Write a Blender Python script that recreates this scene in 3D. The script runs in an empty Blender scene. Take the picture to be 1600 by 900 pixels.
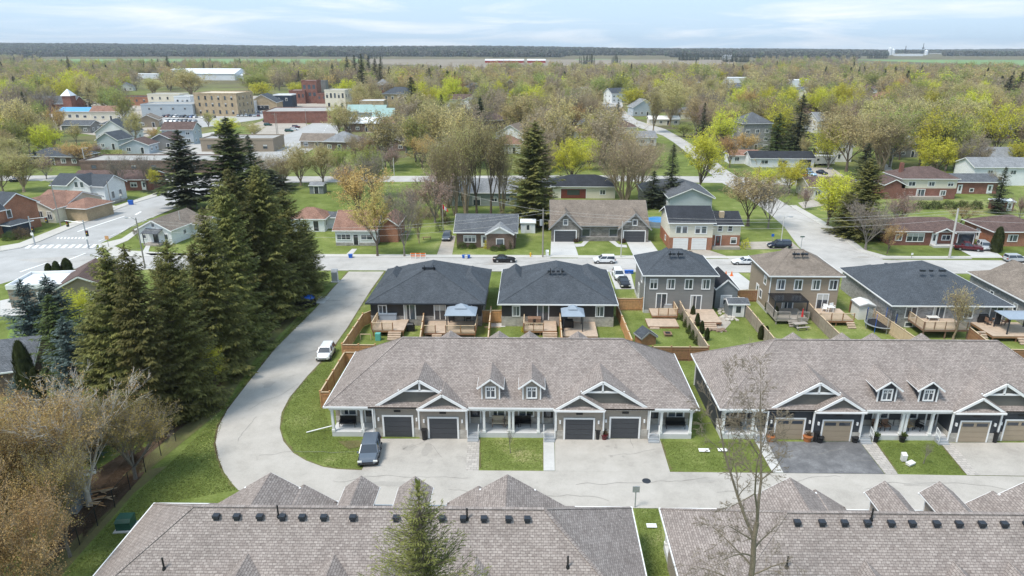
import bpy, bmesh, math, random
import numpy as np
from mathutils import Vector, Matrix
from mathutils.geometry import tessellate_polygon
D = bpy.data; R = math.radians; PI = math.pi
S = bpy.context.scene
COL = S.collection
# ---------------------------------------------------------------- camera, sky, sun, exposure
F_, CX, CY, CH = 1067., 822., 450., 34.
PITCH = math.atan(374/1067.); YAW = R(0.6); ROLL = R(0.1)
cam = D.objects.new('camera', D.cameras.new('camera')); COL.objects.link(cam); S.camera = cam
cam.data.sensor_width = 36.; cam.data.lens = 36.*F_/1600; cam.data.clip_end = 30000; cam.data.clip_start = .5
cam.data.shift_x = -(CX-800)/1600.
cam.location = (0, 0, CH)
_cy, _sy, _cp, _sp = math.cos(YAW), math.sin(YAW), math.cos(PITCH), math.sin(PITCH)
_f = Vector((-_sy*_cp, _cy*_cp, -_sp)); _r = Vector((_cy, _sy, 0)); _u = Vector((-_sy*_sp, _cy*_sp, _cp))
_r2 = _r*math.cos(ROLL)+_u*math.sin(ROLL); _u2 = -_r*math.sin(ROLL)+_u*math.cos(ROLL)
cam.rotation_euler = Matrix((_r2, _u2, -_f)).transposed().to_euler()
def g(px, py, z=0.):            # where a point of the photograph lies on level z
    d = _f+_r2*((px-CX)/F_)-_u2*((py-CY)/F_)
    t = (z-CH)/d.z
    return (d.x*t, d.y*t)
def proj(x, y, z):
    v = Vector((x, y, z-CH)); k = v.dot(_f)
    return (CX+F_*v.dot(_r2)/k, CY-F_*v.dot(_u2)/k, F_/k)
def hgt(x, y, pytop):           # height of a point above (x, y) seen at row pytop
    a, b = 0., 120.
    for _ in range(30):
        m = (a+b)/2
        if proj(x, y, m)[1] > pytop: a = m
        else: b = m
    return a
S.view_settings.view_transform = 'Standard'; S.view_settings.look = 'None'
S.view_settings.exposure = 0.45; S.view_settings.gamma = 1.0
SUN_EL, SUN_AZ = R(60), R(-125)         # azimuth from +Y, clockwise
W = D.worlds.new('World'); S.world = W; W.use_nodes = True
nt = W.node_tree; nt.nodes.clear()
def N(t, ty, **k):
    n = t.nodes.new(ty)
    for a, b in k.items(): setattr(n, a, b)
    return n
out = N(nt, 'ShaderNodeOutputWorld'); bg = N(nt, 'ShaderNodeBackground'); bg.inputs[1].default_value = .098
sky = N(nt, 'ShaderNodeTexSky', sky_type='NISHITA', sun_disc=False, sun_elevation=SUN_EL, sun_rotation=SUN_AZ, air_density=1.0, dust_density=1.5, ozone_density=1.5)
tc = N(nt, 'ShaderNodeTexCoord'); sp = N(nt, 'ShaderNodeSeparateXYZ'); nt.links.new(tc.outputs['Generated'], sp.inputs[0])
def mth(t, op, a, b=None, clamp=False):
    n = N(t, 'ShaderNodeMath', operation=op); n.use_clamp = clamp
    for i, v in enumerate((a, b)):
        if v is None: continue
        if isinstance(v, (int, float)): n.inputs[i].default_value = v
        else: t.links.new(v, n.inputs[i])
    return n.outputs[0]
zc = mth(nt, 'ADD', mth(nt, 'MAXIMUM', sp.outputs[2], 0.0), 0.075)
cb = N(nt, 'ShaderNodeCombineXYZ')
nt.links.new(mth(nt, 'DIVIDE', sp.outputs[0], zc), cb.inputs[0]); nt.links.new(mth(nt, 'DIVIDE', sp.outputs[1], zc), cb.inputs[1])
def noise(t, vec, scale, detail=4., rough=.55, dist=0.):
    n = N(t, 'ShaderNodeTexNoise'); n.inputs['Scale'].default_value = scale; n.inputs['Detail'].default_value = detail
    n.inputs['Roughness'].default_value = rough; n.inputs['Distortion'].default_value = dist
    if vec is not None: t.links.new(vec, n.inputs['Vector'])
    return n.outputs['Fac']
def ramp(t, fac, stops):
    n = N(t, 'ShaderNodeValToRGB'); e = n.color_ramp.elements
    while len(e) < len(stops): e.new(.5)
    for el, (p, c) in zip(e, stops): el.position = p; el.color = (*c, 1) if len(c) == 3 else c
    t.links.new(fac, n.inputs[0]); return n.outputs[0]
def mix(t, fac, a, b, ty='MIX'):
    n = N(t, 'ShaderNodeMix', data_type='RGBA', blend_type=ty)
    for i, v in ((0, fac), (6, a), (7, b)):
        if isinstance(v, (int, float)): n.inputs[i].default_value = v
        elif isinstance(v, tuple): n.inputs[i].default_value = (*v, 1)
        else: t.links.new(v, n.inputs[i])
    return n.outputs[2]
c1 = noise(nt, cb.outputs[0], .42, 7., .58, .6)
c2 = noise(nt, cb.outputs[0], 1.7, 6., .6, .2)
# thin bright overcast: cover thickens low down, as the photograph's sky does, all the way round
cov = mth(nt, 'ADD', c1, mth(nt, 'MULTIPLY', mth(nt, 'SUBTRACT', .5, mth(nt, 'MINIMUM', mth(nt, 'MULTIPLY', sp.outputs[2], 8.), 1.)), .22))
covr = ramp(nt, cov, [(.53, (0, 0, 0)), (.78, (1, 1, 1))])
shade = ramp(nt, c2, [(.34, (8.0, 8.5, 9.1)), (.50, (8.8, 9.0, 9.3))])
veil = mix(nt, .78, sky.outputs[0], (5.5, 7.4, 9.4))
nt.links.new(mix(nt, covr, veil, shade), bg.inputs[0]); nt.links.new(bg.outputs[0], out.inputs[0])
sl = D.lights.new('sun', 'SUN'); sl.energy = 2.8; sl.angle = R(16); sl.color = (1, .945, .86)
so = D.objects.new('sun', sl); COL.objects.link(so)
_sd = Vector((math.sin(SUN_AZ)*math.cos(SUN_EL), math.cos(SUN_AZ)*math.cos(SUN_EL), math.sin(SUN_EL)))
so.rotation_euler = _sd.to_track_quat('Z', 'Y').to_euler(); so.location = (0, 0, 90)
# ---------------------------------------------------------------- materials
MATS = {}
def newmat(name):
    m = D.materials.new(name); m.use_nodes = True; t = m.node_tree
    b = t.nodes['Principled BSDF']; MATS[name] = m; return m, t, b
def setc(t, b, sock): t.links.new(sock, b.inputs['Base Color'])
def bump(t, b, h, strength, dist=.02):
    n = N(t, 'ShaderNodeBump'); n.inputs['Strength'].default_value = strength; n.inputs['Distance'].default_value = dist
    t.links.new(h, n.inputs['Height']); t.links.new(n.outputs[0], b.inputs['Normal'])
def sc(c, k): return tuple(min(1, v*k) for v in c)
def mat(name, col, rough=.75, var=.18, scale=1.5, bmp=0., metal=0., spec=.4, world=False, rnd=0.):
    m, t, b = newmat(name); b.inputs['Roughness'].default_value = rough; b.inputs['Metallic'].default_value = metal
    b.inputs['Specular IOR Level'].default_value = spec
    if world: v = N(t, 'ShaderNodeNewGeometry').outputs['Position']
    else: v = N(t, 'ShaderNodeTexCoord').outputs['Object']
    n = noise(t, v, scale, 5., .6)
    n2 = noise(t, v, scale*9, 3., .6)
    f = mth(t, 'ADD', mth(t, 'MULTIPLY', n, .65), mth(t, 'MULTIPLY', n2, .35))
    c = ramp(t, f, [(.33, sc(col, 1-var)), (.67, sc(col, 1+var))])
    if rnd:
        hs = N(t, 'ShaderNodeHueSaturation'); oi = N(t, 'ShaderNodeObjectInfo')
        t.links.new(mth(t, 'ADD', mth(t, 'MULTIPLY', oi.outputs['Random'], rnd*2), 1-rnd), hs.inputs['Value'])
        t.links.new(mth(t, 'ADD', mth(t, 'MULTIPLY', oi.outputs['Random'], rnd*.12), .5-rnd*.06), hs.inputs['Hue'])
        t.links.new(c, hs.inputs['Color']); c = hs.outputs[0]
    setc(t, b, c)
    if bmp: bump(t, b, n2, bmp)
    return m
def surf_uv(t, zk):
    """(run along the wall or eave, height * zk) from object coordinates and the facing of the surface"""
    c = N(t, 'ShaderNodeTexCoord'); a = N(t, 'ShaderNodeSeparateXYZ'); n = N(t, 'ShaderNodeSeparateXYZ')
    t.links.new(c.outputs['Object'], a.inputs[0]); t.links.new(c.outputs['Normal'], n.inputs[0])
    k = mth(t, 'GREATER_THAN', mth(t, 'ABSOLUTE', n.outputs[0]), mth(t, 'ABSOLUTE', n.outputs[1]))
    m = N(t, 'ShaderNodeMix', data_type='FLOAT'); t.links.new(k, m.inputs[0]); t.links.new(a.outputs[0], m.inputs[2]); t.links.new(a.outputs[1], m.inputs[3])
    cbn = N(t, 'ShaderNodeCombineXYZ'); t.links.new(m.outputs[0], cbn.inputs[0]); t.links.new(mth(t, 'MULTIPLY', a.outputs[2], zk), cbn.inputs[1])
    return cbn.outputs[0], c.outputs['Object'], n
def bricky(name, ca, cb_, cm, bw, rh, mort=.012, zk=1., rough=.85, bmp=.5, off=.5, var=.25, nsc=.6, blot=None):
    m, t, b = newmat(name); b.inputs['Roughness'].default_value = rough; b.inputs['Specular IOR Level'].default_value = .25
    uv, ob, nn = surf_uv(t, zk)
    br = N(t, 'ShaderNodeTexBrick', offset=off); t.links.new(uv, br.inputs['Vector'])
    br.inputs['Color1'].default_value = (*ca, 1); br.inputs['Color2'].default_value = (*cb_, 1); br.inputs['Mortar'].default_value = (*cm, 1)
    br.inputs['Scale'].default_value = 1.; br.inputs['Mortar Size'].default_value = mort; br.inputs['Mortar Smooth'].default_value = .2
    br.inputs['Brick Width'].default_value = bw; br.inputs['Row Height'].default_value = rh; br.inputs['Bias'].default_value = 0.
    n = noise(t, ob, nsc, 5., .6); n2 = noise(t, ob, nsc*14, 3., .6)
    v = ramp(t, mth(t, 'ADD', mth(t, 'MULTIPLY', n, .6), mth(t, 'MULTIPLY', n2, .4)), [(.35, (1-var,)*3), (.65, (1+var,)*3)])
    c = mix(t, 1., br.outputs['Color'], v, 'MULTIPLY')
    if name.startswith('shingle'):
        mp = N(t, 'ShaderNodeMapping'); mp.inputs['Scale'].default_value = (5.2, 6.6, 1); t.links.new(uv, mp.inputs[0]); w_ = noise(t, mp.outputs[0], 1., 2., .7)
        c = mix(t, 1., c, ramp(t, w_, [(.32, (.80, .785, .775)), (.5, (1, 1, 1)), (.68, (1.16, 1.15, 1.14))]), 'MULTIPLY')
    setc(t, b, c)
    bump(t, b, mth(t, 'SUBTRACT', mth(t, 'MULTIPLY', n2, .3), br.outputs['Fac']), bmp, .015)
    return m
def lin(r, g_, b_): return tuple(((v/255.+.055)/1.055)**2.4 if v > 10 else v/255/12.92 for v in (r, g_, b_))
sh = lambda name, a, b, c, zk, **k: bricky(name, a, b, c, .27, .155, .014, zk, .9, .55, **k)
sh('shingle_taupe', (.355, .31, .283), (.25, .212, .193), (.155, .13, .118), 1.69, var=.16)
sh('shingle_taupe_far', (.30, .25, .225), (.17, .14, .125), (.10, .085, .08), 2.0)
sh('shingle_slate', (.094, .106, .122), (.068, .078, .091), (.038, .044, .052), 2.2, var=.18)
sh('shingle_grey', (.15, .16, .175), (.10, .11, .12), (.06, .062, .07), 2.2)
sh('shingle_palegrey', (.30, .31, .32), (.22, .23, .24), (.14, .14, .15), 2.2)
sh('shingle_brown', (.17, .115, .10), (.11, .073, .065), (.06, .04, .037), 2.2)
sh('shingle_rust', (.34, .20, .15), (.25, .14, .10), (.15, .08, .06), 2.2)
sh('shingle_tan', (.27, .225, .185), (.20, .165, .135), (.12, .1, .085), 2.2)
sh('shingle_black', (.045, .05, .06), (.032, .035, .042), (.02, .02, .024), 2.2)
def siding(name, col, rh=.13):
    return bricky(name, sc(col, 1.04), sc(col, .97), sc(col, .6), 4.2, rh, .011, 1., .6, .5, var=.06, nsc=.3)  # darker course lines put the shade under each lap into the colour
siding('siding_taupe', (.36, .315, .265)); siding('siding_charcoal', (.062, .066, .075)); siding('siding_gablegrey', (.15, .145, .13))
siding('siding_dark', (.06, .056, .055)); siding('siding_grey', (.24, .235, .225)); siding('siding_beige', (.33, .265, .20))
siding('siding_white', (.78, .79, .80)); siding('siding_cream', (.72, .67, .55)); siding('siding_paleblue', (.45, .50, .54)); siding('siding_sage', (.30, .335, .32)); siding('siding_yellow', (.66, .52, .28)); siding('siding_navy', (.03, .045, .07)); siding('siding_shed', (.2, .215, .22), .25)
bricky('stone_grey', (.40, .375, .345), (.24, .225, .21), (.42, .40, .38), .42, .15, .012, 1., .9, .8, var=.3, nsc=1.2)
bricky('stone_tan', (.50, .47, .42), (.38, .35, .31), (.48, .45, .41), .36, .14, .012, 1., .9, .8, var=.3, nsc=1.2)
bricky('stone_dark', (.26, .235, .21), (.14, .128, .115), (.33, .31, .29), .38, .16, .014, 1., .9, .8, var=.3, nsc=1.2)
bricky('brick_grey', (.36, .35, .345), (.22, .215, .21), (.40, .39, .38), .3, .11, .012, 1., .9, .6, var=.28, nsc=2.)
bricky('brick_red', (.27, .085, .055), (.19, .055, .038), (.26, .2, .17), .22, .08, .011, 1., .9, .5)
bricky('brick_orange', (.40, .15, .075), (.31, .11, .055), (.34, .25, .2), .22, .08, .011, 1., .9, .5)
bricky('brick_brown', (.19, .115, .085), (.13, .078, .06), (.24, .2, .17), .22, .08, .011, 1., .9, .5)
bricky('brick_tan', (.48, .36, .22), (.38, .28, .165), (.42, .36, .28), .26, .1, .011, 1., .9, .5)
mat('white_trim', (.80, .80, .79), .5, .05); mat('offwhite', (.70, .69, .66), .6, .08); mat('grey_trim', (.30, .30, .30), .6, .1)
mat('dark_metal', (.03, .035, .045), .45, .2); mat('black_plastic', (.018, .018, .02), .45, .2); mat('grey_metal', (.42, .44, .46), .4, .1, metal=.3)
mat('garage_dark', (.058, .062, .07), .5, .06); mat('garage_tan', (.34, .275, .20), .55, .06); mat('garage_white', (.74, .74, .73), .5, .05)
mat('door_dark', (.03, .03, .034), .5, .1); mat('door_white', (.7, .7, .7), .5, .05); mat('door_red', (.16, .04, .03), .5, .1)
m, t, b = newmat('glass_dark'); b.inputs['Base Color'].default_value = (.035, .045, .06, 1); b.inputs['Roughness'].default_value = .08; b.inputs['Specular IOR Level'].default_value = .9
m, t, b = newmat('glass_pale'); b.inputs['Base Color'].default_value = (.16, .19, .22, 1); b.inputs['Roughness'].default_value = .08; b.inputs['Specular IOR Level'].default_value = .9
m, t, b = newmat('glass_mid'); b.inputs['Base Color'].default_value = (.09, .11, .13, 1); b.inputs['Roughness'].default_value = .08; b.inputs['Specular IOR Level'].default_value = .9
mat('blind', (.5, .49, .46), .7, .1, 6.)
mat('concrete', (.52, .51, .49), .85, .1, .5, .2, world=True); mat('porch_concrete', (.60, .60, .60), .8, .06, .8, .1)
mat('cedar', (.52, .28, .13), .8, .28, 2.5, .2, rnd=.10); mat('cedar_dark', (.30, .155, .085), .8, .28, 2.5, .2, rnd=.1); mat('wood_cap', (.58, .44, .29), .8, .15, 2.)
mat('deck_wood', (.50, .385, .29), .8, .18, 2., .2); mat('deck_brown', (.25, .15, .10), .8, .22, 2., .2); mat('deck_grey', (.36, .32, .28), .8, .2, 2., .2)
mat('fence_grey', (.30, .25, .20), .85, .25, 2., .2, rnd=.1)
mat('pole_wood', (.30, .27, .24), .9, .2, 3., .2); mat('pole_pale', (.52, .50, .47), .85, .12, 3.)
mat('bark_fore', (.20, .165, .12), .95, .35, 4., .5); mat('bark_brown', (.13, .10, .078), .95, .3, 4., .5); mat('bark_grey', (.21, .185, .16), .95, .3, 4., .5); mat('bark_tan', (.30, .235, .16), .95, .3, 4., .5); mat('bark_white', (.48, .44, .38), .9, .25, 4., .4)
def leafm(name, ca, cb_, sc_=.5, rnd=.16, tr=.3):
    if name[:4] in ('buds', 'leaf'): ca = tuple(min(.62, v*1.45) for v in ca); cb_ = tuple(min(.76, v*1.45) for v in cb_)
    m, t, b = newmat(name); b.inputs['Roughness'].default_value = .8; b.inputs['Specular IOR Level'].default_value = .2
    v = N(t, 'ShaderNodeTexCoord').outputs['Object']; n = noise(t, v, sc_, 3., .6); n2 = noise(t, v, sc_*7, 2., .6)
    c = ramp(t, mth(t, 'ADD', mth(t, 'MULTIPLY', n, .5), mth(t, 'MULTIPLY', n2, .5)), [(.36, ca), (.64, cb_)])
    hs = N(t, 'ShaderNodeHueSaturation'); oi = N(t, 'ShaderNodeObjectInfo')
    t.links.new(mth(t, 'ADD', mth(t, 'MULTIPLY', oi.outputs['Random'], rnd*2), 1-rnd), hs.inputs['Value'])
    t.links.new(mth(t, 'ADD', mth(t, 'MULTIPLY', oi.outputs['Random'], .03), .485), hs.inputs['Hue'])
    t.links.new(c, hs.inputs['Color']); setc(t, b, hs.outputs[0])
    ts = N(t, 'ShaderNodeBsdfTranslucent'); t.links.new(hs.outputs[0], ts.inputs[0]); ms = N(t, 'ShaderNodeMixShader'); ms.inputs[0].default_value = tr
    o = [n_ for n_ in t.nodes if n_.type == 'OUTPUT_MATERIAL'][0]
    t.links.new(b.outputs[0], ms.inputs[1]); t.links.new(ts.outputs[0], ms.inputs[2]); t.links.new(ms.outputs[0], o.inputs[0])
leafm('needles_olive', (.075, .088, .026), (.28, .265, .085), rnd=.3); leafm('needles_dark', (.045, .06, .035), (.13, .15, .08)); leafm('needles_green', (.05, .075, .022), (.14, .18, .06))
leafm('needles_blue', (.055, .085, .075), (.16, .21, .19)); leafm('cedar_leaf', (.045, .06, .022), (.12, .14, .05))
leafm('buds_tan', (.27, .21, .10), (.50, .42, .21)); leafm('buds_rust', (.34, .20, .08), (.58, .39, .17)); leafm('buds_olive', (.24, .215, .085), (.44, .41, .18))
leafm('leaf_yellow', (.36, .345, .03), (.58, .54, .08)); leafm('leaf_green', (.17, .19, .05), (.33, .35, .11)); leafm('buds_near', (.21, .135, .06), (.42, .285, .125)); leafm('buds_near_yellow', (.20, .165, .05), (.40, .34, .11)); leafm('buds_grey', (.22, .175, .12), (.38, .31, .22)); leafm('leaf_gold', (.33, .25, .08), (.52, .42, .16)); leafm('buds_pink', (.22, .14, .11), (.40, .28, .23)); leafm('leaf_pale', (.28, .25, .10), (.46, .41, .20))
leafm('shrub_green', (.05, .075, .02), (.13, .17, .05)); leafm('shrub_yellow', (.4, .33, .03), (.6, .5, .06)); leafm('shrub_brown', (.10, .065, .04), (.2, .14, .09))
def ground_mat(name, cols, big=.02, mid=.25, fine=6., rough=.95, bmp=.3):
    m, t, b = newmat(name); b.inputs['Roughness'].default_value = rough; b.inputs['Specular IOR Level'].default_value = .15
    p = N(t, 'ShaderNodeNewGeometry').outputs['Position']
    a = noise(t, p, big, 3.); c = noise(t, p, mid, 5., .65); f = noise(t, p, fine, 3., .7)
    s = mth(t, 'ADD', mth(t, 'ADD', mth(t, 'MULTIPLY', a, .30), mth(t, 'MULTIPLY', c, .45)), mth(t, 'MULTIPLY', f, .25))
    if name.startswith('asphalt'):
        d = noise(t, p, .9, 6., .7, 1.2); s = mth(t, 'SUBTRACT', s, mth(t, 'MULTIPLY', ramp(t, d, [(.60, (0, 0, 0)), (.72, (1, 1, 1))]), .10))
    k = len(cols); setc(t, b, ramp(t, s, [(.36+.28*i/(k-1), cc) for i, cc in enumerate(cols)]))
    if bmp: bump(t, b, f, bmp, .05)
    return m
ground_mat('grass', [(.05, .09, .016), (.085, .15, .022), (.125, .205, .035), (.19, .22, .065)])
ground_mat('lawn', [(.09, .14, .025), (.13, .2, .035), (.18, .25, .055), (.26, .3, .09)], .05, .5, 8.)
ground_mat('dry_grass', [(.10, .09, .045), (.15, .135, .06), (.17, .19, .06)], .05, .5, 6.)
ground_mat('soil', [(.05, .032, .022), (.10, .065, .042), (.16, .11, .075)], .1, .8, 6.)
ground_mat('forest_floor', [(.09, .075, .05), (.14, .115, .075), (.16, .15, .08)], .01, .1, 3., bmp=0)
ground_mat('field_brown', [(.20, .165, .125), (.26, .22, .17), (.31, .265, .20)], .003, .02, .3, bmp=0)
ground_mat('field_green', [(.13, .21, .08), (.18, .28, .11), (.22, .32, .13)], .003, .02, .3, bmp=0)
ground_mat('asphalt_pale', [(.345, .32, .288), (.44, .41, .37), (.505, .472, .43)], .06, .5, 12., .9, .1)
ground_mat('asphalt_hwy', [(.34, .335, .325), (.41, .405, .395), (.47, .465, .455)], .06, .3, 12., .9, .1)
ground_mat('asphalt_street', [(.34, .325, .305), (.45, .432, .408), (.53, .51, .485)], .05, .3, 10., .9, .1)
ground_mat('asphalt_dark', [(.10, .10, .105), (.15, .15, .155), (.26, .26, .265)], .15, .8, 12., .9, .1)
ground_mat('gravel', [(.30, .26, .22), (.40, .36, .31), (.48, .44, .39)], .1, 1., 14., .95, .4)
ground_mat('kerb_concrete', [(.46, .44, .40), (.56, .54, .50)], .1, .6, 8., .9, .1)
mat('paint_white', (.8, .8, .78), .6, .12, 3., world=True)
bricky('paver', (.46, .42, .38), (.34, .31, .28), (.24, .22, .2), .42, .42, .02, 1., .9, .6)
m, t, b = newmat('paver_flat'); p = N(t, 'ShaderNodeNewGeometry'); br = N(t, 'ShaderNodeTexBrick'); t.links.new(p.outputs['Position'], br.inputs['Vector'])
for k_, v_ in (('Color1', (.5, .46, .42, 1)), ('Color2', (.38, .35, .32, 1)), ('Mortar', (.26, .24, .21, 1))): br.inputs[k_].default_value = v_
br.inputs['Scale'].default_value = 1.; br.inputs['Brick Width'].default_value = .5; br.inputs['Row Height'].default_value = .32; br.inputs['Mortar Size'].default_value = .02
t.links.new(br.outputs['Color'], b.inputs['Base Color']); b.inputs['Roughness'].default_value = .9
mat('flat_roof', (.36, .35, .33), .9, .15, .3); mat('flat_roof_tan', (.62, .54, .42), .9, .1, .3); mat('metal_white', (.74, .77, .80), .5, .06, .2); mat('metal_green', (.28, .40, .37), .5, .12, .3); mat('metal_blue', (.10, .35, .6), .5, .1, .3); mat('metal_red', (.35, .04, .03), .5, .1, .3)
mat('gazebo_grey', (.28, .33, .39), .5, .08, 1.); mat('pool_blue', (.05, .25, .55), .3, .2, 2.); mat('blue_plastic', (.02, .12, .5), .4, .1); mat('orange_plastic', (.75, .16, .02), .5, .1); mat('green_box', (.015, .07, .05), .5, .2); mat('clay', (.38, .14, .05), .7, .15); mat('red_cloth', (.55, .03, .03), .8, .1); mat('wicker', (.44, .33, .2), .8, .2, 8.); mat('cushion_pale', (.5, .43, .33), .9, .1); mat('yellow_paint', (.75, .5, .03), .5, .1); mat('teal_paint', (.12, .4, .36), .5, .1); mat('mesh_black', (.02, .02, .025), .8, .1); mat('rubber', (.02, .02, .02), .8, .1); mat('rim', (.45, .46, .48), .3, .1, metal=.7)
mat('lamp_glass', (.8, .8, .75), .3, .05); mat('tail_red', (.35, .01, .01), .3, .1)
for n_, c_ in dict(car_white=(.78, .79, .8), car_black=(.012, .012, .016), car_grey=(.11, .135, .17), car_silver=(.42, .44, .46), car_maroon=(.10, .012, .018), car_blue=(.03, .09, .25), car_green=(.01, .07, .05), car_red=(.4, .02, .02), car_lightblue=(.35, .5, .65), car_navy=(.015, .02, .045), car_tan=(.4, .33, .22)).items():
    mat(n_, c_, .25, .04, 1., metal=.1, spec=.6)
M_ = MATS
# ---------------------------------------------------------------- mesh and object helpers
class MB:
    def __init__(s): s.v = []; s.f = []; s.m = []
    def add(s, vs, fs, mi=0):
        o = len(s.v); s.v += [tuple(v) for v in vs]; s.f += [tuple(o+i for i in f) for f in fs]; s.m += [mi]*len(fs); return s
    def box(s, x0, y0, z0, x1, y1, z1, mi=0):
        return s.add([(x, y, z) for z in (z0, z1) for x, y in ((x0, y0), (x1, y0), (x1, y1), (x0, y1))], [(3, 2, 1, 0), (4, 5, 6, 7), (0, 1, 5, 4), (1, 2, 6, 5), (2, 3, 7, 6), (3, 0, 4, 7)], mi)
    def prism(s, poly, z0, z1, mi=0):       # counter-clockwise outline
        n = len(poly); vs = [(x, y, z0) for x, y in poly]+[(x, y, z1) for x, y in poly]
        return s.add(vs, [tuple(range(n-1, -1, -1)), tuple(range(n, 2*n))]+[(i, (i+1) % n, n+(i+1) % n, n+i) for i in range(n)], mi)
    def ext(s, prof, a0, a1, axis='x', mi=0):    # a profile of (horizontal, z) points swept along an axis
        n = len(prof)
        P = (lambda a, u, z: (a, u, z)) if axis == 'x' else (lambda a, u, z: (u, a, z))
        vs = [P(a0, u, z) for u, z in prof]+[P(a1, u, z) for u, z in prof]
        fs = [tuple(range(n)), tuple(range(2*n-1, n-1, -1))]+[((i+1) % n, i, n+i, n+(i+1) % n) for i in range(n)]
        if axis != 'x': fs = [f[::-1] for f in fs]
        return s.add(vs, [f[::-1] for f in fs], mi)
    def tube(s, p, q, r0, r1=None, n=6, mi=0):
        r1 = r0 if r1 is None else r1; p = Vector(p); q = Vector(q); d = q-p
        if d.length < 1e-6: return s
        a = d.orthogonal().normalized(); b = d.normalized().cross(a)
        vs = [c+(a*math.cos(2*PI*i/n)+b*math.sin(2*PI*i/n))*r for c, r in ((p, r0), (q, r1)) for i in range(n)]
        return s.add(vs, [(i, (i+1) % n, n+(i+1) % n, n+i) for i in range(n)]+[tuple(range(n-1, -1, -1)), tuple(range(n, 2*n))], mi)
    def bar(s, p, q, w, h, mi=0):           # rectangular bar, h measured upwards
        p = Vector(p); q = Vector(q); d = (q-p).normalized(); a = d.cross(Vector((0, 0, 1)))
        a = (a.normalized() if a.length > 1e-3 else Vector((1, 0, 0)))*w/2; b = a.cross(d).normalized()*h/2
        vs = [c+i*a+j*b for c in (p, q) for i, j in ((-1, -1), (1, -1), (1, 1), (-1, 1))]
        return s.add(vs, [(0, 1, 2, 3), (7, 6, 5, 4), (0, 4, 5, 1), (1, 5, 6, 2), (2, 6, 7, 3), (3, 7, 4, 0)], mi)
    def mesh(s, name, mats):
        me = D.meshes.new(name); me.from_pydata(s.v, [], s.f)
        for m in (mats if isinstance(mats, (list, tuple)) else [mats]): me.materials.append(M_[m] if isinstance(m, str) else m)
        if any(s.m): me.polygons.foreach_set('material_index', s.m)
        me.update()
        bm = bmesh.new(); bm.from_mesh(me); bmesh.ops.recalc_face_normals(bm, faces=bm.faces); bm.to_mesh(me); bm.free()
        return me
    def build(s, name, mats, parent=None, loc=(0, 0, 0), rz=0., **tags):
        return put(name, s.mesh(name, mats), parent, loc, rz, **tags)
def tag(o, label=None, cat=None, group=None, kind=None):
    if label: o['label'] = label
    if cat: o['category'] = cat
    if group: o['group'] = group
    if kind: o['kind'] = kind
    return o
def put(name, me, parent=None, loc=(0, 0, 0), rz=0., label=None, cat=None, group=None, kind=None):
    o = D.objects.new(name, me); COL.objects.link(o); o.location = loc; o.rotation_euler = (0, 0, rz)
    if parent: o.parent = parent
    return tag(o, label, cat, group, kind)
def empty(name, loc, rz=0., label=None, cat=None, group=None):
    o = D.objects.new(name, None); COL.objects.link(o); o.location = loc if len(loc) == 3 else (*loc, 0); o.rotation_euler = (0, 0, rz); o.empty_display_size = .3
    return tag(o, label, cat, group)
def copy_tree(o, parent=None):
    c = o.copy(); COL.objects.link(c); c.parent = parent
    for ch in o.children: copy_tree(ch, c)
    return c
def sheet(name, pts, z, matn, kind='structure', px=True, **k):
    P = [g(*p) for p in pts] if px else pts
    v = [Vector((x, y, 0)) for x, y in P]; tri = tessellate_polygon([v])
    cx = sum(p[0] for p in P)/len(P); cy = sum(p[1] for p in P)/len(P)
    me = D.meshes.new(name); fs = []
    for a, b, c in tri:
        n = (v[b]-v[a]).cross(v[c]-v[a]).z; fs.append((a, b, c) if n > 0 else (a, c, b))
    me.from_pydata([(p.x-cx, p.y-cy, 0) for p in v], [], fs); me.materials.append(M_[matn]); me.update()
    return put(name, me, None, (cx, cy, z), 0, kind=kind, **k)
PLACES = []       # (short name, px, py) of landmarks, used to word labels
OCC = []          # occupied discs (x, y, r)
def landmark(s, x, y, z=1.5): p = proj(x, y, z); PLACES.append((s, p[0], p[1]))
HAZE = 8.5e-5
# ---------------------------------------------------------------- ground, roads, paving
def hwave(x, y): return 6*math.sin(x/900.+1)+4*math.sin(x/370.+2.3)+5*math.sin((x+y)/1300.)
def terr(x, y):
    if y < 2300: return 0.
    k = min(1, (y-2300)/2600.); k = k*k*(3-2*k)
    H_ = 46-30*min(1, max(0, (x/y+.75)/1.1)); return k*(H_+hwave(x, y)*.9)
xs = [-9000+600*i for i in range(31)]; ys = [-200, 0, 60, 120, 250, 500, 900, 1400, 1900, 2300]+[2500+220*i for i in range(24)]+[8200, 9000, 10000]
mb = MB(); mb.v = [(x*max(.35, min(1.6, y/4000.)), y, terr(x*max(.35, min(1.6, y/4000.)), y)) for y in ys for x in xs]; nx = len(xs)
mb.f = [(j*nx+i, j*nx+i+1, (j+1)*nx+i+1, (j+1)*nx+i) for j in range(len(ys)-1) for i in range(nx-1)]; mb.m = [0]*len(mb.f)
gm, t_, b_ = newmat('ground_cover'); b_.inputs['Roughness'].default_value = .95; b_.inputs['Specular IOR Level'].default_value = .1
p_ = N(t_, 'ShaderNodeNewGeometry').outputs['Position']; s_ = N(t_, 'ShaderNodeSeparateXYZ'); t_.links.new(p_, s_.inputs[0])
fn = mth(t_, 'ADD', mth(t_, 'ADD', mth(t_, 'MULTIPLY', noise(t_, p_, .03, 3.), .3), mth(t_, 'MULTIPLY', noise(t_, p_, .3, 5., .65), .4)), mth(t_, 'MULTIPLY', noise(t_, p_, 5., 3., .7), .3))
gr = ramp(t_, fn, [(.38, (.085, .108, .025)), (.46, (.135, .172, .042)), (.54, (.19, .228, .065)), (.61, (.34, .32, .15))])
fl = ramp(t_, noise(t_, p_, .012, 5., .6), [(.35, (.115, .10, .062)), (.65, (.18, .16, .085))])
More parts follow.
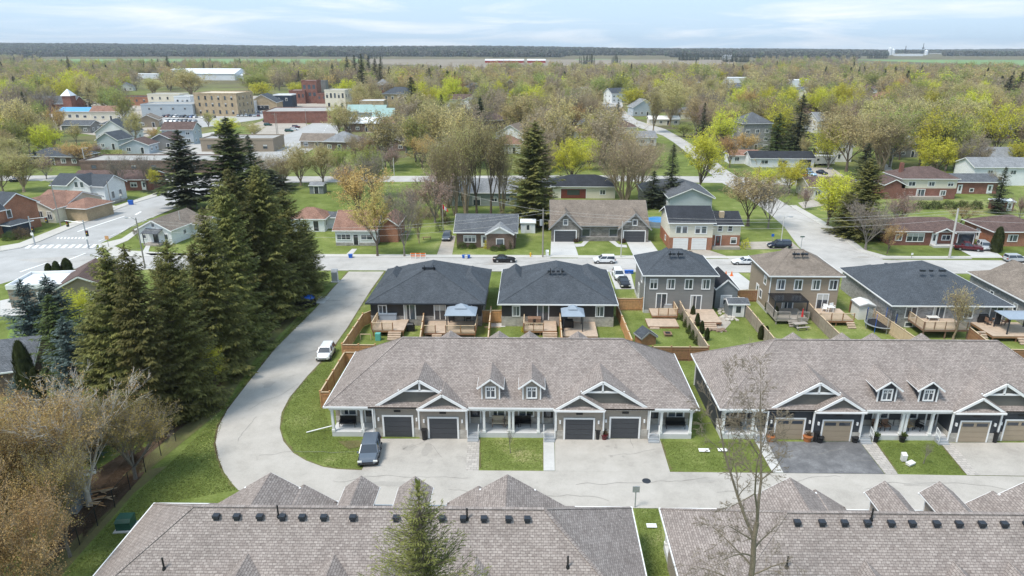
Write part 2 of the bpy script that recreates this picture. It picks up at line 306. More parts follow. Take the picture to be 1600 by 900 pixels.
pn = ramp(t_, noise(t_, p_, .035, 4., .6), [(.42, (0, 0, 0)), (.60, (1, 1, 1))])
k1 = mth(t_, 'DIVIDE', mth(t_, 'SUBTRACT', s_.outputs[1], 480.), 300., True); k2 = mth(t_, 'DIVIDE', mth(t_, 'SUBTRACT', s_.outputs[1], 150.), 160., True)
kf = mth(t_, 'MAXIMUM', k1, mth(t_, 'MULTIPLY', k2, pn))
setc(t_, b_, mix(t_, kf, gr, fl)); bump(t_, b_, noise(t_, p_, 7., 3., .7), .35, .06)
mb.build('ground', gm, kind='structure')
Z1, Z2, Z3, Z4 = .012, .02, .028, .036
# fields
FAR = lambda a, b, q0, q1: [(a, q1), (b, q1), (b, q0), (a, q0)]
for pts, m_, z in (([(300, 100), (560, 101), (560, 91.5), (300, 90)], 'field_green', .3), ([(60, 101), (300, 98), (300, 92), (60, 92.5)], 'field_green', .3), ([(560, 99), (760, 107), (760, 92), (560, 90.5)], 'field_brown', .3), ([(630, 112), (700, 117), (790, 106), (640, 104)], 'field_brown', .4),
                   ([(740, 101), (1150, 108), (1150, 92), (740, 91)], 'field_brown', .25), ([(900, 93.6), (1020, 92.6), (1040, 88), (890, 88.3)], 'field_green', .5), ([(1340, 94), (1700, 107), (1700, 93), (1480, 89), (1340, 89)], 'field_green', .3), ([(1020, 116), (1200, 112), (1180, 103), (1030, 104)], 'field_brown', .3)):
    sheet('field', pts, z, m_)
# highway and main street
hwy = [(-60, 452), (0, 444), (38, 433), (71, 425.5), (115, 420), (165, 416), (172, 402), (150, 384), (187, 365), (212, 350), (275, 325), (307, 310), (345, 296), (420, 262), (480, 238), (528, 209), (531, 190), (526, 176), (517, 176), (483, 195), (442, 212), (400, 236), (330, 268), (262, 298), (245, 307), (200, 320), (160, 336), (60, 378), (30, 388), (0, 393), (-60, 402)]
sheet('highway', hwy, Z1, 'asphalt_hwy')
Yn, Ys = 112.5, 105.2
sheet('street', [(XA_(-0, 0)) for XA_ in ()] or [(-71, Ys), (140, Ys), (140, Yn), (g(172, 398)[0]-6, Yn), (-88, 110)], Z2, 'asphalt_street', px=False)
cross = [(1268, 405), (1247, 384), (1225, 354), (1195, 328), (1160, 304), (1125, 284), (1098, 262), (1075, 240), (1052, 222), (1036, 212), (1000, 200), (960, 185), (945, 172), (938, 160), (972, 160), (975, 172), (995, 188), (1040, 202), (1058, 212), (1082, 226), (1113, 248), (1136, 266), (1160, 281), (1196, 300), (1237, 324), (1272, 345), (1312, 370), (1343, 393), (1379, 404.5), (1379, 408)]
sheet('side_street', cross, Z3, 'asphalt_street')
s2 = [(-60, 283), (115, 282), (215, 283), (380, 286), (640, 284), (945, 283), (1130, 286), (1400, 295), (1400, 282), (1130, 276), (945, 274), (640, 275), (380, 276), (215, 275), (115, 274), (-60, 275)]
sheet('back_street', s2, Z2, 'asphalt_street')
lane = [(545, 424.5), (521, 450), (497, 478), (463, 512), (430, 545), (388, 598), (355, 641), (341, 668), (337, 692), (341, 715), (350, 738), (362, 755), (372, 766)]
LW = [g(*p) for p in lane]+[(-17.5, 44.9), (75, 44.9)]
up = [(1640, 745.5), (1400, 741.5), (1060, 738), (750, 735.5), (600, 735.5), (560, 735), (528, 733.5), (505, 730), (478, 720), (458, 708), (443, 690), (437, 670), (440, 645), (452, 622), (480, 588), (497, 570), (519, 545), (542, 513), (560, 484), (580, 452), (600, 424.5)]
sheet('lane', LW+[g(*p) for p in up], Z3+.003, 'asphalt_pale', px=False)
def kerb(pts, w=.3, h=.12, px=True, name='kerb', m_='kerb_concrete'):
    P = [g(*p) for p in pts] if px else pts; mb = MB()
    for i in range(len(P)-1):
        mb.bar((*P[i], h/2), (*P[i+1], h/2), w, h)
    mb.build(name, m_, kind='structure')
kerb([(-70, Yn+.12), (XK0, Yn+.12)] if 0 else [(-66, Yn+.14), (g(860, 403)[0], Yn+.14)], px=False); kerb([(g(903, 403)[0], Yn+.14), (g(990, 403)[0], Yn+.14)], px=False); kerb([(g(1034, 403)[0], Yn+.14), (g(1060, 403)[0], Yn+.14)], px=False); kerb([(g(1137, 403)[0], Yn+.14), (g(1262, 403)[0], Yn+.14)], px=False); kerb([(1237, 324), (1272, 345), (1312, 370), (1343, 393), (1379, 404.5), (1428, 404.5), (1518, 404.5)])
kerb([(-70, Ys-.14), (g(543, 425)[0], Ys-.14)], px=False); kerb([(g(600, 425)[0], Ys-.14), (70, Ys-.14)], px=False)
kerb([(0, 393), (30, 388), (60, 378), (160, 336), (200, 320), (245, 307)]); kerb([(187, 365), (212, 350), (275, 325), (307, 310)])
# pavements beside the roads
sheet('pavement', [(-66, Yn+.3), (g(1262, 403)[0], Yn+.3), (g(1262, 403)[0], Yn+1.75), (-68, Yn+1.75)], .05, 'kerb_concrete', px=False)
sheet('pavement', [(1232, 321), (1237, 323), (1272, 344), (1312, 369), (1343, 392), (1379, 403.2), (1428, 403.2), (1600, 403.2), (1600, 400.5), (1430, 400.5), (1385, 400), (1352, 391), (1321, 367), (1281, 342), (1244, 321)], .05, 'kerb_concrete')
sheet('pavement', [(0, 392), (30, 387), (60, 377), (160, 335), (245, 306), (245, 301), (160, 329), (55, 370), (30, 380), (0, 385)], .05, 'kerb_concrete')
sheet('pavement', [(170, 402), (172, 396), (152, 382), (190, 373), (222, 352), (230, 353), (200, 376), (178, 385), (205, 392), (300, 397), (300, 400)], .05, 'kerb_concrete')
def pv(name, pts, m_, z=Z4, **k): return sheet(name, pts, z, m_, **k)
DW = lambda *P: P
pv('driveway', [(590, 686), (565, 735.8), (728, 735.8), (731, 686)], 'asphalt_pale'); pv('paver_walk', [(731, 686), (728, 735.8), (748, 735.8), (749.5, 686)], 'paver_flat', Z4+.004); pv('front_walk', [(849, 686), (849.3, 736), (867, 736.2), (866, 686)], 'concrete', .05); pv('driveway', [(867, 686), (867.5, 736.4), (1047, 738), (1031, 686)], 'asphalt_pale')
pv('front_walk', [(1180, 690.5), (1207, 739), (1224, 739.2), (1198, 690.5)], 'concrete', .05); pv('driveway', [(1198, 690.5), (1224.5, 739.4), (1382, 741), (1343, 690.5)], 'asphalt_dark'); pv('paver_walk', [(1344, 691), (1383, 741), (1403, 741.3), (1367, 691)], 'paver_flat', .045)
pv('paver_walk', [(1469, 692), (1511, 742.7), (1531, 743), (1486, 692)], 'paver_flat', .045); pv('driveway', [(1486, 692), (1531, 743), (1720, 746), (1660, 692)], 'asphalt_pale')
for cx_ in (-9.95, 26.1): pv('driveway', [(cx_-12.7, 40.2), (cx_+12.7, 40.2), (cx_+12.9, 45.0), (cx_-12.9, 45.0)], 'asphalt_pale', Z4, px=False)
for n_, pts, m_ in (('driveway', [(691, 375), (682, 400.5), (706, 400.5), (712, 369), (697, 366)], 'gravel'), ('driveway', [(861, 376), (896, 376), (904, 400.5), (860, 400.5)], 'concrete'), ('driveway', [(978, 376), (1016, 376), (1034, 400.5), (990, 400.5)], 'concrete'), ('front_walk', [(897, 381), (908, 381), (913, 376), (921, 376), (912, 385), (900, 386)], 'concrete'), ('front_walk', [(960, 376), (967, 382), (979, 383), (980, 387), (964, 386), (950, 376)], 'concrete'),
    ('driveway', [(1050, 391), (1108, 391), (1136, 400.5), (1062, 400.5)], 'gravel'), ('driveway', [(1150, 378.5), (1236, 377), (1250, 389), (1166, 390)], 'gravel'), ('driveway', [(1484, 382), (1538, 382), (1565, 400.5), (1518, 400.5)], 'concrete'), ('driveway', [(952, 425), (985, 425), (992, 452), (962, 452)], 'concrete'), ('driveway', [(1122, 425), (1152, 425), (1186, 451), (1150, 454)], 'concrete'),
    ('front_walk', [(550, 389), (558, 389), (549, 400.5), (538, 400.5)], 'concrete'), ('driveway', [(1247, 317), (1270, 312), (1290, 321), (1255, 326)], 'gravel'), ('driveway', [(1336, 352), (1352, 352), (1310, 357), (1300, 357)], 'concrete'), ('driveway', [(1246, 262), (1300, 262), (1330, 283), (1250, 282)], 'gravel'), ('driveway', [(1375, 258), (1385, 256), (1405, 275), (1392, 276)], 'asphalt_street'),
    ('car_lot', [(250, 205), (255, 180), (330, 176), (395, 172), (425, 180), (405, 187), (340, 196), (310, 200)], 'asphalt_hwy'), ('car_lot', [(395, 213), (388, 196), (420, 186), (470, 190), (483, 195), (442, 213)], 'gravel'), ('car_lot', [(215, 248), (240, 228), (300, 212), (335, 206), (335, 245), (300, 262), (215, 258)], 'asphalt_street'), ('driveway', [(128, 322), (165, 320), (190, 323), (150, 338), (128, 334)], 'concrete'),
    ('patio', [(1092, 500), (1118, 498), (1137, 488), (1142, 505), (1128, 520), (1108, 514)], 'gravel'), ('patio', [(1184, 470), (1195, 468), (1200, 476), (1188, 478)], 'concrete'), ('patio', [(768, 505), (785, 505), (790, 511), (765, 512)], 'concrete'), ('bin_pad', [(486, 474), (497, 463.5), (516, 464), (506, 474.5)], 'concrete'), ('patio', [(0, 470), (40, 462), (60, 470), (40, 492), (0, 495)], 'concrete'), ('front_walk', [(222, 395), (228, 384), (235, 384), (231, 396)], 'concrete'),
    ('soil_bed', [(120, 770), (150, 735), (205, 700), (228, 735), (190, 790), (150, 830), (90, 880), (60, 890)], 'soil'), ('soil_bed', [(528, 690), (566, 688), (575, 696), (545, 702)], 'dry_grass'), ('soil_bed', [(225, 735), (330, 640), (430, 520), (480, 478), (478, 470), (400, 540), (300, 640), (200, 720)], 'soil')):
    pv(n_, pts, m_, Z4 if m_ != 'soil' else .014)
for pts, lab in (([(200, 745), (232, 735), (345, 642), (400, 560), (470, 490), (500, 472), (470, 478), (380, 560), (300, 655), (190, 745)], 0), ([(95, 900), (150, 838), (210, 770), (262, 728), (232, 734), (180, 790), (120, 840), (60, 900)], 0)): sheet('worn_grass', pts, .02, 'dry_grass')
for pts in ([(30, 470), (0, 560), (0, 590), (60, 600), (160, 560), (120, 500)],): sheet('lawn', pts, .008, 'lawn')
# crossing stripes, stop lines and lane lines
def paint(label, segs):
    mb = MB(); z = Z3+.012
    for pts in segs:
        P = [g(*p) for p in pts]; mb.add([(x, y, z) for x, y in P], [tuple(range(len(P)))])
    mb.build('road_marking', 'paint_white', kind='structure')
st = []
for i in range(11):
    x = 38+i*11.2; st.append([(x, 388.5-.1*i), (x+6.5, 388.5-.1*i), (x+13.5, 383-.1*i), (x+7.5, 383-.1*i)])
for i in range(8): x = 88+i*5.6; st.append([(x, 373.5), (x+3.2, 373.5), (x+5, 371), (x+2, 371)])
st += [[(142, 408), (147, 408), (163, 399), (158.5, 399)], [(210, 335.5), (213, 336.5), (222, 331), (219, 330.5)], [(90, 412), (92, 412.6), (135, 396), (133, 395.6)], [(120, 362), (122, 362.6), (196, 338), (194, 337.6)], [(30, 425), (33, 425.6), (75, 411), (73, 410.6)]]
paint('m', st)
mb = MB(); zz = Z3+.012
for a, b in ((g(150, 379), g(300, 313)), (g(300, 313), g(470, 240)), (g(500, 215), g(522, 180))):
    n = 10
    for i in range(n):
        p = [a[j]+(b[j]-a[j])*(i+.2)/n for j in (0, 1)]; q = [a[j]+(b[j]-a[j])*(i+.7)/n for j in (0, 1)]; d = Vector((q[0]-p[0], q[1]-p[1], 0)).normalized(); o = Vector((-d.y, d.x, 0))*.07
        mb.add([(p[0]+o.x, p[1]+o.y, zz), (p[0]-o.x, p[1]-o.y, zz), (q[0]-o.x, q[1]-o.y, zz), (q[0]+o.x, q[1]+o.y, zz)], [(0, 1, 2, 3)])
mb.build('lane_line', 'paint_white', kind='structure')
sheet('town_ground', [(0, 215), (60, 200), (200, 218), (240, 212), (250, 190), (400, 180), (520, 172), (560, 205), (640, 215), (640, 200), (560, 165), (400, 150), (200, 150), (0, 165)], .006, 'gravel')
for a, b, lab in (((690, 404.2), (60, .6), 0),): pass

def ribbon(P, w0, w1, seed, z, matn, name, closed=False, step=.45):
    rr = random.Random(seed); L = []; R_ = []
    for (ax, ay), (bx, by) in zip(P, P[1:]):
        d = math.hypot(bx-ax, by-ay)+1e-6; n = max(1, int(d/step)); nx_, ny_ = -(by-ay)/d, (bx-ax)/d
        for i in range(n): x, y = ax+(bx-ax)*i/n, ay+(by-ay)*i/n; L.append((x+nx_*rr.uniform(w0, w1), y+ny_*rr.uniform(w0, w1), z)); R_.append((x-nx_*rr.uniform(w0, w1)*.6, y-ny_*rr.uniform(w0, w1)*.6, z))
    n = len(L)
    if n < 2: return
    MB().add(L+R_, [(i, i+1, n+i+1, n+i) for i in range(n-1)]).build(name, matn, kind='structure')
LG = [g(*p) for p in lane]; ribbon(LG, .05, .55, 1, .022, 'dry_grass', 'lane_edge'); ribbon([g(*p) for p in up[3:]][::-1], .02, .3, 2, .0215, 'dry_grass', 'lane_edge')
ribbon(LG[4:11], .03, .35, 5, .0225, 'soil', 'lane_edge')
for i, (a, b) in enumerate((((750, 686), (750, 735)), ((849, 686), (849, 735)), ((1033, 690), (1049, 737)), ((1178, 691), (1206, 738)), ((1369, 692), (1404, 740)), ((1468, 693), (1510, 742)), ((750, 736), (849, 736.5)), ((1048, 738), (1206, 739)), ((682, 400), (691, 375)), ((588, 688), (565, 734)))): ribbon([g(*a), g(*b)], .0, .14, 20+i, .0235, 'dry_grass', 'lawn_edge', step=.25)
ground_mat('crack_fill', [(.2, .19, .175), (.28, .265, .245)], .2, 1., 8., .9, 0); ground_mat('stain', [(.33, .31, .28), (.42, .39, .355)], .2, 1.4, 8., .9, 0)
RC = random.Random(12)
def crack(p, ang, L, w=.018, z=Z4+.009):
    P = [p]; a = ang
    for _ in range(int(L/.5)): a += RC.uniform(-.35, .35)+(ang-a)*.4; P.append((P[-1][0]+math.cos(a)*.5, P[-1][1]+math.sin(a)*.5))
    ribbon(P, w*.6, w*1.5, RC.random(), z, 'crack_fill', 'road_crack', step=.5)
for px, py, an, L in ((390, 640, 1.1, 7), (372, 690, 1.6, 5), (405, 712, .2, 9), (520, 752, .05, 12), (700, 765, .02, 14), (900, 758, .0, 12), (1120, 770, .03, 12), (1350, 765, .0, 14), (455, 560, 1.0, 9), (500, 500, 1.0, 8), (540, 460, 1.1, 8), (640, 700, .9, 4), (690, 715, 2.2, 3), (950, 712, .1, 5), (990, 700, 1.4, 3), (1270, 712, .6, 4), (1320, 720, .1, 4)): crack(g(px, py), an, L, .02 if py > 480 else .03)
for px, py, an, L in ((1280, 372, -.9, 16), (1300, 385, -.9, 14), (1235, 340, -1., 14), (1330, 404, .1, 10), (700, 412, .02, 18), (900, 416, .0, 16), (1100, 412, .05, 14), (60, 410, .3, 20), (110, 400, .4, 16), (240, 350, .9, 20), (1180, 310, -.8, 14)): crack(g(px, py), an, L, .05, Z3+.006)
def stain(px, py, rx, ry, seed, z=Z4+.006, m_='stain'):
    rr = random.Random(seed); x, y = g(px, py); n = 14; MB().add([(x+math.cos(i*6.283/n)*rx*rr.uniform(.5, 1.1), y+math.sin(i*6.283/n)*ry*rr.uniform(.5, 1.1), z) for i in range(n)], [tuple(range(n))]).build('pavement_stain', m_, kind='structure')
for i, (px, py, rx, ry) in enumerate(((668, 702, .5, 1.3), (640, 700, .9, .7), (672, 722, .35, .5), (950, 698, .25, .2), (962, 700, .25, .2), (955, 714, .2, .2), (974, 714, .2, .2), (520, 470, 1.6, .5), (565, 462, .9, .5), (548, 452, 1.4, .5), (610, 756, 1.8, .4), (1440, 757, 1.6, .4), (1100, 752, 1.2, .4), (420, 600, .8, 1.0), (1350, 402, 2, .6), (770, 413, 2, .5))): stain(px, py, rx, ry, i)
for px, py in ((1010, 752), (640, 414), (1385, 412)):
    x, y = g(px, py); MB().prism([(x+.36*math.cos(i*PI/8), y+.36*math.sin(i*PI/8)) for i in range(16)], .0, Z4+.012).build('manhole_cover', 'dark_metal', kind='structure')
# ---------------------------------------------------------------- building kit
def hip_mb(x0, x1, y0, y1, ez, r, t=.16, mb=None):
    """r = (rx0, ry0, rx1, ry1, rz): the ridge from one end to the other"""
    mb = mb or MB(); rx0, ry0, rx1, ry1, rz = r
    v = [(x0, y0, ez-t), (x1, y0, ez-t), (x1, y1, ez-t), (x0, y1, ez-t), (x0, y0, ez), (x1, y0, ez), (x1, y1, ez), (x0, y1, ez), (rx0, ry0, rz), (rx1, ry1, rz)]
    f = [(3, 2, 1, 0), (0, 1, 5, 4), (1, 2, 6, 5), (2, 3, 7, 6), (3, 0, 4, 7)]
    if abs(rx1-rx0) >= abs(ry1-ry0): f += [(4, 5, 9, 8), (5, 6, 9), (6, 7, 8, 9), (7, 4, 8)]
    else: f += [(4, 5, 8), (5, 6, 9, 8), (6, 7, 9), (7, 4, 8, 9)]
    return mb.add(v, f)
def gable_mb(a0, a1, c, hw, ez, rz, axis='x', t=.16, mb=None):
    """ridge runs along axis from a0 to a1, centred on c across, hw half width"""
    mb = mb or MB()
    return mb.ext([(c-hw, ez-t), (c-hw, ez), (c, rz), (c+hw, ez), (c+hw, ez-t), (c, rz-t*1.1)], a0, a1, axis)
def ring(x0, x1, y0, y1, z0, z1, t=.09, mb=None):
    mb = mb or MB(); o = .02
    mb.box(x0-t, y0-t, z0, x1+t, y0-o, z1); mb.box(x0-t, y1+o, z0, x1+t, y1+t, z1)
    mb.box(x0-t, y0-o, z0, x0-o, y1+o, z1); mb.box(x1+o, y0-o, z0, x1+t, y1+o, z1); return mb
def rake(a, c, hw, ez, rz, axis='y', w=.05, h=.2, mb=None):
    """white boards along the two slopes of a gable end at position a"""
    mb = mb or MB()
    P = (lambda u, z: (u, a, z)) if axis == 'y' else (lambda u, z: (a, u, z))
    o_ = h*.58+.09; mb.bar(P(c-hw, ez-o_), P(c, rz-o_), w, h); mb.bar(P(c+hw, ez-o_), P(c, rz-o_), w, h); return mb
ANG = dict(S=0., E=PI/2, N=PI, W=-PI/2)
WC = {}
def opening(par, side, u, z, w, h, kind, hw, hd, fr='white_trim', yoff=0.):
    """a window or door on wall `side` of a box 2hw x 2hd; u runs to the right as seen from outside; z is the sill"""
    loc = {'S': (u, -hd-yoff, z), 'N': (-u, hd+yoff, z), 'E': (hw+yoff, u, z), 'W': (-hw-yoff, -u, z)}[side]
    vr = int(abs(u*7+z*3+hw*11+(par.location.x if par else 0)*5)) % 3 if kind in ('win', 'win1', 'win3', 'slider') else 0
    key = (round(w, 2), round(h, 2), kind, fr, vr)
    if key not in WC:
        f = MB(); t = .13 if kind != 'garage' else .16; x = w/2
        f.box(-x-t, -.06, h, x+t, -.002, h+t); f.box(-x-t, -.06, 0, -x, -.002, h); f.box(x, -.06, 0, x+t, -.002, h)
        if kind in ('win', 'win1', 'win3', 'grid'): f.box(-x-t, -.07, -t, x+t, -.002, 0)
        n = {'win': 2, 'win3': 3, 'slider': 2, 'grid': 2}.get(kind, 1)
        for i in range(1, n): f.box(-x+w*i/n-.045, -.05, 0, -x+w*i/n+.045, -.003, h)
        if kind == 'grid':
            f.box(-x, -.05, h*.68, x, -.003, h*.68+.05)
            for i in (1, 3): f.box(-x+w*i/4-.02, -.045, h*.68, -x+w*i/4+.02, -.003, h)
        pm = {'door': 'door_dark', 'doorw': 'door_white', 'doorr': 'door_red', 'garage': 'garage_dark', 'garaget': 'garage_tan', 'garagew': 'garage_white', 'pale': 'glass_pale'}.get(kind, 'glass_dark')
        ch = []
        if kind.startswith('garage'):
            for i in range(4): ch.append(('door_panel', MB().box(-x+.01, -.03, h*i/4+.012, x-.01, -.0035, h*(i+1)/4-.012).mesh('door_panel', pm)))
        elif kind.startswith('door'):
            ch.append(('door_leaf', MB().box(-x, -.03, .01, x, -.0035, h).mesh('door_leaf', pm)))
            ch.append(('pane', MB().box(-x*.5, -.036, h*.35, x*.5, -.031, h*.9).mesh('pane', 'glass_dark')))
        else:
            for i in range(n): ch.append(('pane', MB().box(-x+w*i/n+.03, -.02, .015, -x+w*(i+1)/n-.03, -.0035, h-.01).mesh('pane', 'glass_mid' if (i+vr) % 3 == 0 else pm)))
            if vr == 1: ch.append(('blind', MB().box(-x+.04, -.024, h*.62, x-.04, -.0205, h-.02).mesh('blind', 'blind')))
            if vr == 2 and n > 1: ch.append(('curtain', MB().box(-x+.04, -.024, .03, -x+w*.22, -.0205, h-.02).mesh('curtain', 'blind')))
        WC[key] = (f.mesh('opening_frame', fr), ch)
    fm, ch = WC[key]
    nm = {'d': 'door', 'g': 'garage_door', 's': 'patio_door'}.get(kind[0], 'window')
    if kind == 'grid': nm = 'window'
    if kind.startswith('garage'): nm = 'garage_door'
    o = put(nm, fm, par, loc, ANG[side])
    for n_, me in ch: put(n_, me, o)
    return o
def winmb(par, side, u, z, w, h, hw, hd, fr='white_trim', kind='win1'): return opening(par, side, u, z, w, h, kind, hw, hd, fr)
def wallbox(par, w, d, h, matn, z0=0., gable=None, gh=0., cx=0., cy=0., name='wall'):
    x0, x1, y0, y1 = cx-w/2, cx+w/2, cy-d/2, cy+d/2; mb = MB()
    if gable == 'x': mb.ext([(y0, z0), (y1, z0), (y1, h), (cy, h+gh), (y0, h)], x0, x1, 'x')
    elif gable == 'y': mb.ext([(x0, z0), (x1, z0), (x1, h), (cx, h+gh), (x0, h)], y0, y1, 'y')
    else: mb.box(x0, y0, z0, x1, y1, h)
    return mb.build(name, matn, par)
def roofit(par, kind, w, d, h, pitch, rm, ov=.4, cx=0., cy=0., trim='white_trim', soff=0.):
    x0, x1, y0, y1 = cx-w/2-ov, cx+w/2+ov, cy-d/2-ov, cy+d/2+ov; t = .16; ez = h+.06
    if kind == 'flat':
        MB().box(cx-w/2+.15, cy-d/2+.15, h-.05, cx+w/2-.15, cy+d/2-.15, h+.05).build('roof', rm, par)
        ring(cx-w/2+.1, cx+w/2-.1, cy-d/2+.1, cy+d/2-.1, h-.25, h+.4, .2).build('parapet', trim, par); return h
    if kind == 'hip':
        if w >= d: rz = ez+pitch*(d/2+ov); r = (x0+d/2+ov, cy, x1-d/2-ov, cy, rz)
        else: rz = ez+pitch*(w/2+ov); r = (cx, y0+w/2+ov, cx, y1-w/2-ov, rz)
        hip_mb(x0, x1, y0, y1, ez, r).build('roof', rm, par); ring(x0, x1, y0, y1, ez-.16, ez-.01).build('gutter', trim, par); return rz
    if kind == 'gx':
        rz = ez+pitch*(d/2+ov); gable_mb(x0, x1, cy, d/2+ov, ez, rz, 'x').build('roof', rm, par)
        mb = MB(); mb.box(x0, y0-.09, ez-.16, x1, y0-.01, ez); mb.box(x0, y1+.01, ez-.16, x1, y1+.09, ez)
        rake(x0-.03, cy, d/2+ov, ez, rz, 'x', mb=mb); rake(x1+.03, cy, d/2+ov, ez, rz, 'x', mb=mb); mb.build('fascia', trim, par); return rz
    rz = ez+pitch*(w/2+ov); gable_mb(y0, y1, cx, w/2+ov, ez, rz, 'y').build('roof', rm, par)
    mb = MB(); mb.box(x0-.09, y0, ez-.16, x0-.01, y1, ez); mb.box(x1+.01, y0, ez-.16, x1+.09, y1, ez)
    rake(y0-.03, cx, w/2+ov, ez, rz, 'y', mb=mb); rake(y1+.03, cx, w/2+ov, ez, rz, 'y', mb=mb); mb.build('fascia', trim, par); return rz
def house(name, label, cat, px, py, w, d, h, roof='hip', pitch=.42, wall='siding_white', rm='shingle_grey', rot=0., wins=(), base=None, bh=1.0, chim=None, ext=(), trim='white_trim', ov=.4, mark=None, world=None, vents=0, group=None, auto=True):
    """the middle of the front wall's foot stands where the photograph shows (px, py)"""
    X, Y = world or g(px, py); ca, sa = math.cos(rot), math.sin(rot)
    X, Y = X-sa*d/2, Y+ca*d/2
    t = empty(name, (X, Y, 0), rot, label, cat, group)
    gh = {'gx': pitch*(d/2), 'gy': pitch*(w/2)}.get(roof, 0)
    wallbox(t, w, d, h, wall, bh if base else 0., roof[1] if roof in ('gx', 'gy') else None, gh)
    if base: wallbox(t, w+.06, d+.06, bh, base, name='base_wall')
    rz = roofit(t, roof, w, d, h, pitch, rm, ov, trim=trim)
    ws = list(wins)
    if auto and not ws:
        n = max(2, int(w/3.2)); st = max(1, int(h/2.6))
        for k in range(st):
            for i in range(n):
                u = -w/2+w*(i+.5)/n
                if k == 0 and i == n//2: ws.append(('S', u, .15, .95, 2.0, 'door'))
                else: ws.append(('S', u, .95+2.7*k, 1.3, 1.1, 'win'))
            for sd in 'EW':
                for u in (-d*.22, d*.22): ws.append((sd, u, 1.0+2.7*k, 1.0, 1.0, 'win'))
    for (sd, u, z, ww, hh, kd) in ws: opening(t, sd, u, z, ww, hh, kd, w/2+(.03 if base and z < bh else 0), d/2+(.03 if base and z < bh else 0), fr=trim if trim != 'dark_metal' else 'white_trim')
    if chim: MB().box(chim[0]-.35, chim[1]-.45, h, chim[0]+.35, chim[1]+.45, rz+chim[2]).build('chimney', chim[3] if len(chim) > 3 else 'brick_red', t)
    for e in ext:
        cx, cy, ew, ed, eh, er, ep, ewm, erm = e[:9]
        eg = {'gx': ep*ed/2, 'gy': ep*ew/2}.get(er, 0)
        wallbox(t, ew, ed, eh, ewm, 0., er[1] if er in ('gx', 'gy') else None, eg, cx, cy)
        roofit(t, er, ew, ed, eh, ep, erm, min(ov, .35), cx, cy, trim)
    for i in range(vents): MB().box(-.15, -.15, 0, .15, .15, .3).build('roof_vent', 'dark_metal', t, (-w*.2+i*w*.4/max(1, vents-1), .6, rz-.35))
    OCC.append((X, Y, max(w, d)*.55+1)); landmark(mark or name.replace('_', ' '), X, Y, h)
    return t
def strip(mb, p, q, w=.22): mb.bar((p[0], p[1], p[2]-.03), (q[0], q[1], q[2]-.03), w, .035); return mb
